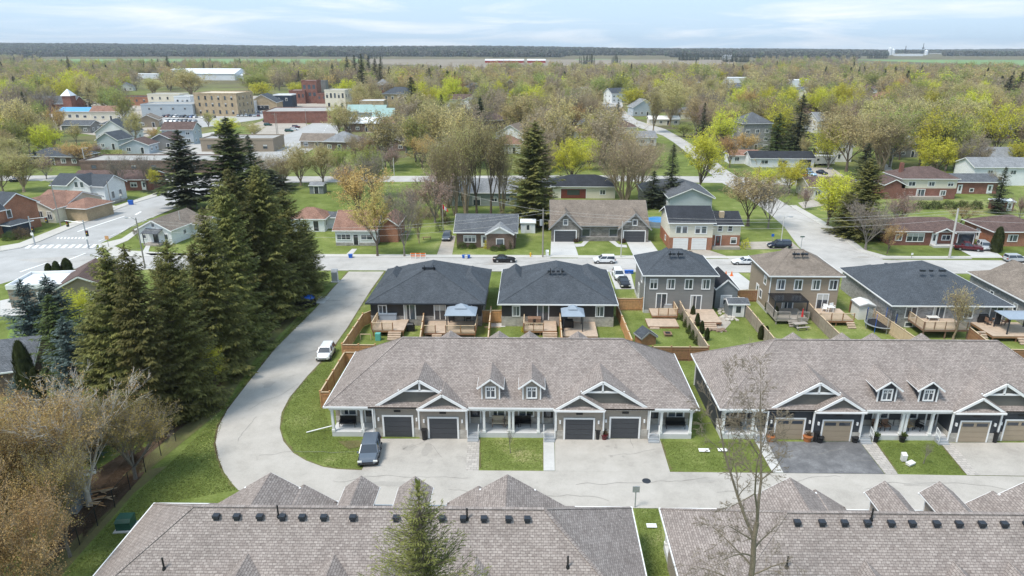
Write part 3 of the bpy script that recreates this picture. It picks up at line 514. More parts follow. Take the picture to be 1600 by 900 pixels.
# ---------------------------------------------------------------- the four townhouse rows
def townhouse(cx, cy, rot, sid, gar, label, seen):
    t = empty('townhouse_row', (cx, cy, 0), rot, label, 'townhouses', 'long brown-roofed townhouse rows')
    EZ, K, HY = 3.3, .73, 5.9
    RZ = EZ+K*HY; XE = 17.0; RX = 10.7
    hip_mb(-XE, XE, -HY, HY, EZ, (-RX, 0, RX, 0, RZ), .14).build('roof', 'shingle_taupe', t)
    rc = MB()
    for sx in (-1, 1):
        for sy in (-1, 1): strip(rc, (sx*XE, sy*HY, EZ+.02), (sx*RX, 0, RZ+.02))
    strip(rc, (-RX, 0, RZ+.03), (RX, 0, RZ+.03)); rc.build('ridge_cap', 'shingle_taupe', t)
    gt = ring(-XE, XE, -HY, HY, EZ-.16, EZ-.005, .1); gt.build('gutter', 'white_trim', t)
    MB().box(-XE+.02, -HY+.02, EZ-.19, XE-.02, HY-.02, EZ-.145).build('soffit', 'white_trim', t)
    mb = MB()     # walls: main body behind the porches, garage bays flush with the front
    mb.box(-16.65, -3.9, .0, 16.65, 5.4, 3.14)
    mb.build('wall', sid, t)
    ps = (-1, 1)
    for s in ps:
        a, b, c = sorted((s*12.53, s*8.44))+[0]; MB().box(a, -5.6, .95, b, -3.95, 3.13).build('garage_wall', sid, t)
        MB().box(a-.03, -5.64, 0, b+.03, -3.96, .95).build('stone_base', 'stone_tan', t)
        a2, b2 = sorted((s*8.42, s*4.1)); MB().box(a2, -5.86, .95, b2, -3.95, 3.13).build('garage_wall', sid, t)
        MB().box(a2-.03, -5.9, 0, b2+.03, -3.96, .95).build('stone_base', 'stone_tan', t)
        for x, y in ((s*12.53, -5.66), (s*8.43, -5.93), (s*4.1, -5.93)): MB().box(x-.07, y-.03, .97, x+.07, y+.1, 3.12).build('corner_trim', 'white_trim', t)
        for x, y in ((s*10.42, 5.64), (s*6.22, 5.9)):
            o = opening(t, 'S', x, .05, 2.55, 2.1, gar, 0, y); o.name = 'garage_door'
            for q in (-1, 1):
                l = MB(); l.box(-.07, -.16, 0, .07, -.0, .3).build('wall_lamp', 'white_trim' if sid != 'siding_charcoal' else 'white_trim', t, (x+q*1.75, -y-.0, 1.75))
            MB().box(-.3, -.04, 0, .3, -.001, .2).build('number_plate', 'black_plastic', t, (x, -y, 2.62))
            if gar == 'garaget':
                for q in (-.64, .64): MB().box(x+q-.5, -y-.04, 1.67, x+q+.5, -y-.031, 1.98).build('door_window', 'glass_dark', t)
        # the big gable over both bays and the small one over the inner bay
        big = MB(); c = s*8.26; hw = 4.27; ap = 6.08
        gable_mb(-5.75, -1.2, c, hw, 3.36, ap, 'y', .14, big); B = big.build('gable_roof', 'shingle_taupe', t)
        rake(-5.8, c, hw+.02, 3.36, ap-.005, 'y', .12, .24).build('rake_board', 'white_trim', B)
        f = MB(); f.ext([(c-hw*.96, 3.3), (c+hw*.96, 3.3), (c, ap-.13)], -5.5, -5.2, 'y'); f.build('gable_face', 'siding_gablegrey' if sid == 'siding_taupe' else 'siding_gablegrey', B)
        tz = 4.82; th = (ap-tz)/(ap-3.36)*hw
        tm = MB(); tm.box(c-th, -5.74, tz-.09, c+th, -5.6, tz+.07); tm.box(c-.08, -5.74, tz, c+.08, -5.6, ap-.2); tm.build('gable_truss', 'white_trim', B)
        MB().ext([(c-th+.12, tz+.05), (c+th-.12, tz+.05), (c, ap-.22)], -5.58, -5.51, 'y').build('gable_panel', 'siding_gablegrey', B)
        # shingled skirt below the gable faces
        k = MB(); xa, xb = sorted((s*13.0, s*8.5))
        k.add([(xa, -6.0, 3.3), (xb, -6.0, 3.3), (xb, -5.46, 3.62), (xa, -5.46, 3.62), (xa, -6.0, 3.15), (xb, -6.0, 3.15), (xb, -5.46, 3.15), (xa, -5.46, 3.15)], [(0, 1, 2, 3), (4, 7, 6, 5), (0, 4, 5, 1), (1, 5, 6, 2), (2, 6, 7, 3), (3, 7, 4, 0)])
        k.build('skirt_roof', 'shingle_taupe', B)
        c2 = s*6.2; hw2 = 2.3; ap2 = 4.84
        sm = MB(); gable_mb(-6.16, -3.2, c2, hw2, 3.36, ap2, 'y', .14, sm); Sg = sm.build('small_gable_roof', 'shingle_taupe', t)
        rake(-6.2, c2, hw2+.02, 3.36, ap2-.005, 'y', .12, .22).build('rake_board', 'white_trim', Sg)
        MB().ext([(c2-hw2*.95, 3.3), (c2+hw2*.95, 3.3), (c2, ap2-.12)], -5.97, -5.7, 'y').build('gable_face', 'siding_gablegrey', Sg)
        k = MB(); xa, xb = sorted((s*8.46, s*3.98))
        k.add([(xa, -6.3, 3.3), (xb, -6.3, 3.3), (xb, -5.95, 3.52), (xa, -5.95, 3.52), (xa, -6.3, 3.15), (xb, -6.3, 3.15), (xb, -5.95, 3.15), (xa, -5.95, 3.15)], [(0, 1, 2, 3), (4, 7, 6, 5), (0, 4, 5, 1), (1, 5, 6, 2), (2, 6, 7, 3), (3, 7, 4, 0)])
        k.build('skirt_roof', 'shingle_taupe', Sg)
        MB().box(xa-.02, -6.4, 3.13, xb+.02, -6.31, 3.29).build('gutter', 'white_trim', Sg)
        # dormer
        dx = s*1.87; dm = MB(); dm.box(dx-.8, -5.2, 3.5, dx+.8, -2.6, 5.3); dm.ext([(dx-.8, 5.3), (dx+.8, 5.3), (dx, 5.9)], -5.2, -2.6, 'y'); dd = dm.build('dormer', sid, t)
        gable_mb(-5.5, -1.9, dx, 1.2, 5.12, 6.05, 'y', .12).build('dormer_roof', 'shingle_taupe', dd)
        e = rake(-5.53, dx, 1.22, 5.13, 6.06, 'y', .08, .14); e.box(dx-1.23, -5.5, 5.03, dx-1.205, -3.4, 5.1); e.box(dx+1.205, -5.5, 5.03, dx+1.23, -3.4, 5.1)
        for q in (-1, 1): e.box(dx+q*.8-.06, -5.25, 3.52, dx+q*.8+.06, -5.16, 5.2)
        e.build('dormer_trim', 'white_trim', dd)
        w_ = opening(dd, 'S', dx, 4.0, .72, .95, 'grid', 0, 5.22); w_.name = 'dormer_window'
        for ch in list(w_.children): ch.parent = dd; ch.location = w_.location
        # rear gablets
        for q in (1.6, 6.7):
            gx_ = s*q; gm = MB(); gable_mb(2.0, 5.6, gx_, 1.75, 4.75, 6.0, 'y', .12, gm); G_ = gm.build('rear_gable_roof', 'shingle_taupe', t)
            MB().box(gx_-1.4, 2.2, 3.6, gx_+1.4, 5.2, 4.8).build('rear_gable_wall', sid, G_)
            rake(5.63, gx_, 1.77, 4.74, 5.99, 'y', .1, .2).build('rake_board', 'white_trim', G_)
    # porches
    for xa, xb in ((-16.6, -12.6), (-4.05, 4.05), (12.6, 16.6)):
        MB().box(xa, -5.62, 0, xb, -3.93, .5).build('porch_deck', 'porch_concrete', t)
        MB().box(xa-.05, -5.78, 2.86, xb+.05, -5.5, 3.13).build('porch_beam', 'white_trim', t)
    for x in (-16.45, -13.75, -2.5, -.17, .17, 2.5, 13.75, 16.45):
        p = MB(); p.box(-.11, -.11, .5, .11, .11, 2.86); p.box(-.15, -.15, .5, .15, .15, .72); p.box(-.15, -.15, 2.7, .15, .15, 2.86); p.build('porch_post', 'white_trim', t, (x, -5.5, 0))
    for s in ps:
        for u, w_ in ((s*15.4, 1.35), (s*1.35, 1.3)):
            opening(t, 'S', u, 1.35, w_, 1.25, 'win', 0, 3.9)
        opening(t, 'S', s*13.35, .52, .9, 2.1, 'door', 0, 3.9); opening(t, 'S', s*3.45, .52, .9, 2.1, 'door', 0, 3.9)
        MB().box(min(s*12.58, s*16.66), -3.95, .52, max(s*12.58, s*16.66), -3.91, 1.15).build('stone_wainscot', 'stone_tan', t)
        MB().box(min(s*.05, s*4.06), -3.95, .52, max(s*.05, s*4.06), -3.91, 1.15).build('stone_wainscot', 'stone_tan', t)
        for x in (s*3.5, s*13.05):
            for i in range(3): MB().box(x-.5, -5.66-.27*(3-i), 0, x+.5, -5.64, .165*(i+1)-.02).build('porch_step', 'porch_concrete' if i else 'concrete', t, (0, 0, 0)) if 0 else None
            st = MB()
            for i in range(3): st.box(x-.5, -5.64-.27*(3-i), .0 if i == 0 else .14*i+.001, x+.5, -5.63, .14*(i+1))
            st.build('porch_steps', 'grey_metal', t)
            rl = MB()
            for q in ((x-s*.5,) if x == s*3.5 else (x+s*.5,)):
                rl.tube((q, -6.35, .3), (q, -6.35, 1.2), .03); rl.tube((q, -5.7, .5), (q, -5.7, 1.45), .03); rl.tube((q, -6.35, 1.2), (q, -5.7, 1.45), .025); rl.tube((q, -6.35, .7), (q, -5.7, .95), .02)
                for i in range(1, 5): rl.tube((q, -6.35+.13*i, .6), (q, -6.35+.13*i, 1.2+.05*i), .012)
            rl.build('stair_rail', 'white_trim', t)
    # downspouts
    for x in (-12.62, 12.62, -4.02, 4.02): MB().box(x-.05, -5.98, .1, x+.05, -5.88, 3.14).build('downspout', 'white_trim', t)
    for sx in (-1, 1): MB().box(sx*16.7-.05, 4.9, .1, sx*16.7+.05, 5.0, 3.14).build('downspout', 'white_trim', t)
    if seen == 'back':        # box vents below the ridge and plumbing pipes on the rear slope
        vm = MB().box(-.19, -.17, .04, .19, .17, .2).box(-.15, -.13, -.14, .15, .13, .04).mesh('roof_vent', 'dark_metal')
        vm2 = MB().tube((0, 0, -.1), (0, 0, .75), .055, n=8).tube((0, 0, -.1), (0, 0, .06), .14, .1, n=8).mesh('vent_pipe', 'black_plastic')
        return t, vm, vm2, (RZ, K)
    return t
rowA = townhouse(-1.92, 60.7, 0, 'siding_taupe', 'garage', 'long townhouse row with dark garage doors and taupe siding, in the centre facing the lane', 'front')
rowB = townhouse(34.0, 60.75, 0, 'siding_charcoal', 'garaget', 'long townhouse row with tan garage doors and charcoal siding, right of the centre row', 'front')
PLACES += [('centre townhouse row', 800, 600), ('right townhouse row', 1350, 600)]
OCC += [(x, 60.7, 8) for x in range(-16, 55, 6)]
for cx, cy, lab, vx, pipes in ((-9.95, 34.75, 'brown roof of the nearest townhouse row at the lower left, seen from behind', (341, 373, 409, 444, 475, 508.6, 553.8, 621, 692, 725, 757, 795, 824), ((435, 797), (258, 887), (887, 885), (730, 803))),
                               (26.1, 34.65, 'brown roof of the nearest townhouse row at the lower right, seen from behind', (1238, 1276, 1310, 1345, 1381, 1413, 1450, 1484, 1519, 1553, 1587), ((1362, 800), (1228, 885)))):
    t_, vm, vm2, (RZ, K) = townhouse(cx, cy, PI, 'siding_taupe', 'garage', lab, 'back')
    for p in vx:
        z = RZ-.35; x, y = g(p, 804, z); put('roof_vent', vm, t_, (-(x-cx), .62, RZ-K*.62+.1))
    for p, q in pipes:
        z = RZ-K*.5
        for _ in range(12): x, y = g(p, q+8, z); z = RZ-K*abs(cy-y)
        put('vent_pipe', vm2, t_, (-(x-cx), cy-y, z))
# ---------------------------------------------------------------- second row: duplexes and semis with their yards
def XA(px, Y, z=1.5):
    a, b = -600., 600.
    for _ in range(45):
        m = (a+b)/2
        if proj(m, Y, z)[0] < px: a = m
        else: b = m
    return a
def shell(name, label, cat, X0, X1, Y0, Y1, h, up, lo, lz, mark):
    cx, cy = (X0+X1)/2, (Y0+Y1)/2; t = empty(name, (cx, cy, 0), 0, label, cat)
    wallbox(t, X1-X0, Y1-Y0, h, up, lz)
    if lo: wallbox(t, X1-X0+.08, Y1-Y0+.08, lz, lo, name='base_wall')
    OCC.append((cx, cy, 9)); landmark(mark, cx, Y0, h); return t, cx, cy, (X1-X0)/2, (Y1-Y0)/2
def wpx(t, cx, hw, hd, Y0, pa, pb, z, h, kind, off=0.): 
    a, b = XA(pa, Y0, z+h/2)-cx, XA(pb, Y0, z+h/2)-cx
    return opening(t, 'S', (a+b)/2, z, max(.4, b-a-.26), h, kind, hw, hd+off)
VENT = MB().box(-.2, -.17, 0, .2, .17, .28).mesh('roof_vent', 'dark_metal'); PIPE = MB().tube((0, 0, -.2), (0, 0, .6), .05, n=6).mesh('vent_pipe', 'black_plastic')
def rvents(t, cx, cy, pxs, py, zz, pipes=()):
    for p in pxs: x, y = g(p, py, zz+.1); put('roof_vent', VENT, t, (x-cx, y-cy, zz))
    for p in pipes: x, y = g(p, py+2, zz); put('vent_pipe', PIPE, t, (x-cx, y-cy, zz))
# slate bungalow pair on the left
def slate_pair(X0, X1, lab, mark, peaks, wins, vents, trim):
    t, cx, cy, hw, hd = shell('duplex_bungalow', lab, 'house', X0, X1, 82.0, 95.4, 3.2, 'siding_dark', 'stone_tan' if trim == 'white_trim' else 'stone_grey', 1.35, mark)
    x0, x1, y0, y1 = -hw-.45, hw+.45, -hd-.55, hd+.5
    hip_mb(x0, x1, y0, y1, 3.3, (0, 87.3-cy, 0, 90.2-cy, 6.45)).build('roof', 'shingle_slate', t)
    rc = MB(); strip(rc, (x0, y0, 3.32), (0, 87.3-cy, 6.47)); strip(rc, (x1, y0, 3.32), (0, 87.3-cy, 6.47)); strip(rc, (0, 87.2-cy, 6.47), (0, 90.2-cy, 6.47)); rc.build('ridge_cap', 'shingle_slate', t)
    ring(x0, x1, y0, y1, 3.12, 3.295).build('gutter', trim, t)
    for p, q, z, w in peaks:
        X, Y = g(p, q, z); w = min(w, x1+cx-X+.05, X-cx-x0+.05)
        hip_mb(X-cx-w, X-cx+w, Y-cy-4-w, Y-cy+w*.8, 3.31, (X-cx, Y-cy-3, X-cx, Y-cy, z)).build('wing_roof', 'shingle_slate', t)
        wallbox(t, w*1.6, 6, 3.15, 'siding_dark', 0, None, 0, X-cx, Y-cy-2)
    for a, b, z, h, k in wins: wpx(t, cx, hw, hd, 82.0, a, b, z, h, k, .05)
    rvents(t, cx, cy, *vents)
    return t
slate_pair(-20.9, -6.6, 'slate-roofed bungalow pair beside the lane, left of its twin, with a grey gazebo behind it', 'slate bungalow by the lane', [(620, 415, 5.0, 3.3), (738, 415, 5.0, 3.3)],
           [(591, 605, 1.5, 1.25, 'win'), (631, 650, .9, 2.0, 'slider'), (678, 697, .9, 2.0, 'slider'), (726, 738, 1.9, 1.0, 'win')], ((662, 667, 672, 678), 419, 6.2, (663, 678)), 'dark_metal')
slate_pair(-4.0, 10.4, 'slate-roofed bungalow pair with white gutters, right of its twin and behind the centre row', 'second slate bungalow', [(806, 411.5, 5.3, 3.4), (918, 411.5, 5.3, 3.4)],
           [(800, 813, 1.5, 1.25, 'win'), (839, 858, .9, 2.0, 'slider'), (930, 944, 1.5, 1.25, 'win')], ((858, 864.5, 872, 879.5), 424, 6.15, (860, 878)), 'white_trim')
def semi(X0, X1, lab, mark, sid, rm, wl, ap, wins):
    t, cx, cy, hw, hd = shell('semi_detached_house', lab, 'house', X0, X1, 87.0, 95.6, 5.5, sid, 'concrete', .45, mark)
    x0, x1, y0, y1 = -hw-.4, hw+.4, -hd-.4, hd+.4
    rz = 7.9; hip_mb(x0, x1, y0, y1, 5.55, (-.8, 91.3-cy, .8, 91.3-cy, rz)).build('roof', rm, t)
    X, Y = g(ap[0], ap[1], 7.7); gable_mb(91-cy, min(Y, 96.5)-cy, X-cx, 3.2, 5.6, 7.7, 'y').build('wing_roof', rm, t)
    rc = MB(); strip(rc, (x0, y0, 5.57), (-.8, 91.3-cy, rz+.02)); strip(rc, (x1, y0, 5.57), (.8, 91.3-cy, rz+.02)); strip(rc, (-.8, 91.3-cy, rz+.02), (.8, 91.3-cy, rz+.02)); rc.build('ridge_cap', rm, t)
    ring(x0, x1, y0, y1, 5.38, 5.545).build('gutter', 'white_trim', t)
    for a, b, z, h, k in wins: wpx(t, cx, hw, hd, 87.0, a, b, z, h, k)
    for u, z in wl: opening(t, 'W', u, z, .8, 1.0, 'win1', hw, hd)
    opening(t, 'W', -.5, .5, .9, 2.0, 'doorw', hw, hd)
    rvents(t, cx, cy, ap[2], ap[3], 7.55, ap[2][::2])
    MB().box(-hw-.1, -hd-.1, .1, -hw, -hd, 5.4).build('downspout', 'white_trim', t)
    return t
semi(15.1, 24.4, 'grey two-storey semi-detached house with slate roof, left of the beige one', 'grey two-storey house', 'siding_grey', 'shingle_slate', [(1.5, 3.6)], (1041, 386, (1047, 1053, 1060, 1065), 397),
     [(1015, 1028, 3.55, 1.25, 'win'), (1041.5, 1055, 3.55, 1.25, 'win'), (1069.5, 1083, 3.55, 1.25, 'win'), (1096, 1110, 3.55, 1.25, 'win'), (1024.5, 1042, .75, 2.0, 'slider'), (1078, 1096, .45, 2.05, 'slider')])
semi(31.9, 41.1, 'beige two-storey semi-detached house with brown roof and black pergola behind it', 'beige two-storey house', 'siding_beige', 'shingle_tan', [(2.2, 3.6), (1, 1.2)], (1228.6, 386, (1241, 1247, 1254, 1260), 397.5),
     [(1213, 1227, 3.55, 1.25, 'win'), (1240.5, 1254, 3.55, 1.25, 'win'), (1268, 1282, 3.55, 1.25, 'win'), (1295, 1309, 3.55, 1.25, 'win'), (1275, 1294, .8, 2.0, 'slider'), (1222, 1240, .8, 2.0, 'slider')])
# brick bungalows on the right of the second row
t, cx, cy, hw, hd = shell('brick_bungalow', 'grey brick bungalow with slate roof and raised deck, right of the beige two-storey house', 'house', 46.2, 60.9, 82.4, 97.3, 3.1, 'brick_grey', None, 0, 'grey brick bungalow')
hip_mb(-hw-.4, hw+.4, -hd-.5, hd+.5, 3.2, (.55, 89.6-cy, .55, 91.5-cy, 6.3)).build('roof', 'shingle_slate', t); ring(-hw-.4, hw+.4, -hd-.5, hd+.5, 3.03, 3.195).build('gutter', 'white_trim', t)
for p, z in ((1350, 4.6), (1384, 4.7), (1420, 5.1)):
    X, Y = g(p, 413, z); X = max(X, cx-hw-.35+3); hip_mb(X-cx-3, X-cx+3, Y-cy-7, Y-cy+2.2, 3.21, (X-cx, Y-cy-4, X-cx, Y-cy, z)).build('wing_roof', 'shingle_slate', t); wallbox(t, 4.8, 6, 3.1, 'brick_grey', 0, None, 0, X-cx, Y-cy-1.6)
for a, b, z, h, k in ((1414, 1433, 1.4, 1.35, 'win'), (1457, 1476, .9, 2.0, 'slider'), (1506, 1521, 1.4, 1.4, 'win'), (1545, 1567, .9, 2.0, 'slider'), (1413, 1427, .15, .5, 'win1')): wpx(t, cx, hw, hd, 82.4, a, b, z, h, k)
rvents(t, cx, cy, (1440, 1443, 1455, 1470, 1475), 423, 6.1)
t, cx, cy, hw, hd = shell('brick_bungalow', 'brown-roofed grey brick bungalow cut by the right edge, next to the slate-roofed one', 'house', 64.2, 80, 82.4, 95.8, 3.1, 'brick_grey', None, 0, 'right-edge bungalow')
hip_mb(-hw-.4, hw+.4, -hd-.5, hd+.5, 3.2, (-1, 89-cy, 1, 89-cy, 6.4)).build('roof', 'shingle_tan', t); ring(-hw-.4, hw+.4, -hd-.5, hd+.5, 3.03, 3.195).build('gutter', 'white_trim', t)
X, Y = g(1584, 405.5, 5.4); gable_mb(90-cy, Y-cy, X-cx, 4.2, 3.22, 5.4, 'y').build('wing_roof', 'shingle_tan', t); opening(t, 'W', -1.5, 1.2, .6, .9, 'win1', hw, hd); opening(t, 'W', 3.5, 1.2, .6, .9, 'win1', hw, hd)
# ---------------------------------------------------------------- fences
def fence(label, pts, h=1.8, matn='cedar', step=2.4, px=True, pz=None, group='wooden yard fences', cap=True, gate=None):
    P = [g(*p, h if pz is None else pz) for p in pts] if px else pts
    t = empty('wooden_fence', (*P[0], 0), 0, label, 'fence', group)
    ox, oy = P[0]
    post = MB().box(-.06, -.06, 0, .06, .06, h+.08).box(-.085, -.085, h+.08, .085, .085, h+.12).mesh('fence_post', matn)
    for (ax, ay), (bx, by) in zip(P, P[1:]):
        L = math.hypot(bx-ax, by-ay); n = max(1, round(L/step)); l = L/n; an = math.atan2(by-ay, bx-ax)
        mb = MB(); nb = max(4, int(l/.15)); rr = random.Random(int(ax*7))
        for i in range(nb):
            x = .07+(l-.14)*i/nb; o = .012 if i % 2 else 0; hz = h-.06-rr.random()*.012
            mb.box(x+.006, -.02+o, .05, x+(l-.14)/nb-.006, 0+o, hz)
        mb.box(.06, -.045, .25, l-.06, -.021, .34); mb.box(.06, -.045, h-.4, l-.06, -.021, h-.31)
        me = mb.mesh('fence_panel', matn)
        cp = MB().box(0, -.07, h-.05, l, .07, h-.012).mesh('fence_cap', 'wood_cap')
        for i in range(n):
            x, y = ax+(bx-ax)*i/n-ox, ay+(by-ay)*i/n-oy
            put('fence_panel', me, t, (x, y, 0), an); put('fence_post', post, t, (x, y, 0), an)
            if cap: put('fence_cap', cp, t, (x, y, 0), an)
    put('fence_post', post, t, (P[-1][0]-ox, P[-1][1]-oy, 0))
    return t
fence('new cedar fence along the lane, left of the slate bungalow yard', [(590, 481), (566.7, 490), (535, 536.7)])
fence('cedar fence crossing behind the lane-side slate bungalow yard', [(534, 538), (586, 538.5)])
fence('cedar fence along the lane beside the centre townhouse row', [(572, 550), (538, 550), (500, 612), (515, 612)])
fence('cedar divider fence between the two decks of the lane-side slate bungalow', [(663.5, 480), (656, 528)])
fence('cedar fence between the two slate bungalow yards', [(767, 480), (762.5, 528)])
fence('short curved-top cedar gate fence between the two slate bungalows', [(752, 484.5), (784, 484.5)])
fence('cedar divider fence beside the bluish gazebo of the second slate bungalow', [(874, 479), (878, 528)])
fence('long cedar fence between the second slate bungalow and the grey two-storey house', [(964, 474), (988, 531)])
fence('cedar gate fence joining the second slate bungalow to the grey two-storey house', [(965, 466), (1004, 466)])
fence('weathered fence dividing the yard behind the grey two-storey house', [(1060, 465), (1071, 486), (1107.5, 541)], matn='fence_grey')
fence('brown rear fence behind the little playhouse', [(1020, 541.5), (1107.5, 542)], matn='cedar_dark')
fence('weathered fence from the grey sheds to the townhouses', [(1150, 459), (1168, 478), (1211, 529)], matn='fence_grey')
fence('brown fence behind the cars between the two two-storey houses', [(1154, 453), (1187, 453)], matn='cedar_dark')
fence('weathered fence dividing the yard behind the beige two-storey house', [(1258, 465), (1272, 482), (1313, 522)], matn='fence_grey')
fence('tan fence between the trampoline and the grey brick bungalow', [(1366.5, 484), (1431, 527)], matn='wood_cap')
fence('cedar fence right of the stairs of the grey brick bungalow', [(1516, 511), (1547, 535)], matn='cedar_dark')
fence('short cedar fence between the beige house and the white shed', [(1330, 468), (1352, 468)], matn='cedar_dark')
fence('brown rear fence cut by the right edge', [(1560, 545), (1610, 546)], matn='cedar_dark')
# ---------------------------------------------------------------- decks
def deck(label, X0, X1, Y0, Y1, z, matn='deck_wood', rails='', gaps=(), steps=None, rm='cedar_dark', group='timber decks behind the second row'):
    t = empty('timber_deck', (X0, Y0, 0), 0, label, 'deck', group); w, d = X1-X0, Y1-Y0
    mb = MB(); n = int(d/.15)
    for i in range(n): mb.box(0, d*i/n+.006, z-.04, w, d*(i+1)/n-.006, z)
    mb.build('deck_boards', matn, t)
    MB().box(.02, .02, max(0, z-.3), w-.02, d, z-.042).build('deck_skirt', rm, t)
    lg = MB().box(-.06, -.06, 0, .06, .06, max(.1, z-.3)).mesh('deck_leg', rm)
    for x in (.15, w/2, w-.15): put('deck_leg', lg, t, (x, .15, 0))
    post = MB().box(-.05, -.05, 0, .05, .05, 1.0).mesh('rail_post', rm)
    for sd in rails:
        a, b = {'S': ((0, .05), (w, .05)), 'W': ((.05, 0), (.05, d)), 'E': ((w-.05, 0), (w-.05, d))}[sd.upper()]
        segs = [(0, 1)]
        if sd == 'S' and gaps: segs = [(0, gaps[0]), (gaps[1], 1)]
        for s0, s1 in segs:
            if s1-s0 < .02: continue
            p = Vector((a[0]+(b[0]-a[0])*s0, a[1]+(b[1]-a[1])*s0, z)); q = Vector((a[0]+(b[0]-a[0])*s1, a[1]+(b[1]-a[1])*s1, z)); L = (q-p).length; k = max(1, round(L/1.5))
            for i in range(k+1): c = p.lerp(q, i/k); put('rail_post', post, t, c)
            r = MB(); up = Vector((0, 0, 1)); r.bar(p+up*.97, q+up*.97, .12, .04); r.bar(p+up*.12, q+up*.12, .04, .06)
            m = int(L/.14)
            for i in range(m): c = p.lerp(q, (i+.5)/m); r.box(c.x-.018, c.y-.018, z+.12, c.x+.018, c.y+.018, z+.96)
            r.build('railing', rm if matn != 'deck_wood' else 'wood_cap', t)
    if steps:
        x, sw, k = steps
        for i in range(k): MB().box(x-sw/2, -.3*(i+1), z-(z/(k+1))*(i+1)-.14, x+sw/2, -.3*i, z-(z/(k+1))*(i+1)).build('step', matn, t)
    return t
deck('raised deck with covered hot tub at the lane-side slate bungalow', XA(582, 79), XA(632, 79), 78.3, 81.95, .9, 'deck_wood', 'SW', (.66, 1), (2.9, 1.6, 4))
deck('deck under the grey gazebo at the lane-side slate bungalow', XA(664, 79), XA(744, 79), 78.0, 81.95, .7, 'deck_wood', 'SE', (.22, .42), (1.6, 1.2, 3))
deck('small deck with dining set at the second slate bungalow', XA(818, 79), XA(870, 79), 78.8, 81.95, .75, 'deck_wood', 'SW', (.6, 1), (3.3, 1.8, 3))
deck('L-shaped deck with bluish gazebo at the second slate bungalow', XA(880, 78), XA(934, 78), 77.2, 81.95, .7, 'deck_wood', '', (), (1.9, 1.5, 3))
deck('small two-level deck behind the left half of the grey two-storey house', XA(1018, 85), XA(1058, 85), 84.3, 86.95, .7, 'deck_wood', 'SE', (0, .25), None)
deck('low wide deck step behind the left half of the grey two-storey house', XA(1012, 82.5), XA(1060, 82.5), 81.5, 84.2, .3, 'deck_wood', '', (), (.8, 1.2, 1))
deck('wide plain deck behind the right half of the grey two-storey house', XA(1076, 84), XA(1124, 84), 82.3, 86.95, .6, 'deck_wood', '', (), (2.3, 1.9, 3))
deck('deck under the black pergola behind the beige two-storey house', XA(1209, 84), XA(1260, 84), 83.0, 86.95, .8, 'deck_grey', 'SW', (.42, .66), (2.2, 1.2, 3), 'deck_grey')
deck('deck with white chairs behind the right half of the beige two-storey house', XA(1276, 84), XA(1328, 84), 82.6, 86.95, .8, 'deck_wood', 'S', (), (3.9, 1.0, 3))
deck('high brown deck with stairs behind the grey brick bungalow', XA(1434, 80), XA(1506, 80), 78.6, 82.35, 1.3, 'deck_wood', 'SW', (.93, 1), (6.9, 1.3, 5), 'deck_brown')
deck('broad patio deck with canopy gazebo at the right edge', XA(1536, 80), XA(1612, 80), 77.8, 82.35, .8, 'deck_wood', '', (), (4.0, 2.0, 3))
def gazebo(label, cx, cy, z, w, d, matn, two=True, h=2.1, group=None, rise=.75):
    t = empty('gazebo', (cx, cy, z), 0, label, 'gazebo', group)
    hip_mb(-w/2, w/2, -d/2, d/2, h, (-w*.12, 0, w*.12, 0, h+rise), .06).build('canopy', matn, t)
    if two: hip_mb(-w*.2, w*.2, -d*.2, d*.2, h+rise*.78, (-.1, 0, .1, 0, h+rise+.28), .05).build('top_canopy', matn, t)
    for sx in (-1, 1):
        for sy in (-1, 1): MB().box(-.06, -.06, 0, .06, .06, h+.05).build('gazebo_post', 'dark_metal', t, (sx*(w/2-.25), sy*(d/2-.25), 0))
    MB().box(-w/2+.2, d/2-.32, .3, -w/2+.9, d/2-.28, h-.1).build('curtain', 'mesh_black', t)
gazebo('grey two-tier gazebo on the deck of the lane-side slate bungalow', XA(721, 80.2, 2.9), 80.1, .7, 3.9, 3.2, 'gazebo_grey')
gazebo('small bluish two-tier gazebo on the deck of the second slate bungalow', XA(895, 79.7, 2.9), 79.9, .7, 2.9, 2.9, 'gazebo_grey')
gazebo('grey flat-topped canopy gazebo on the right-edge patio deck', XA(1592, 79.5, 2.6), 79.6, .8, 4.2, 3.0, 'gazebo_grey', False, rise=.35)
t = empty('pergola', (XA(1232, 85, 2.5), 85.3, .8), 0, 'black flat-roofed pergola against the beige two-storey house', 'pergola')
pm = MB(); 
for i in range(14): pm.box(-2.2+4.4*i/14+.02, -1.5, 2.15, -2.2+4.4*(i+1)/14-.02, 1.6, 2.21)
pm.build('pergola_roof', 'car_black', t)
for sx in (-2.1, 2.1): MB().box(sx-.07, -1.45, 0, sx+.07, -1.3, 2.15).build('pergola_post', 'dark_metal', t)
MB().box(-2.2, -1.5, 2.0, 2.2, -1.4, 2.15).build('pergola_beam', 'dark_metal', t)
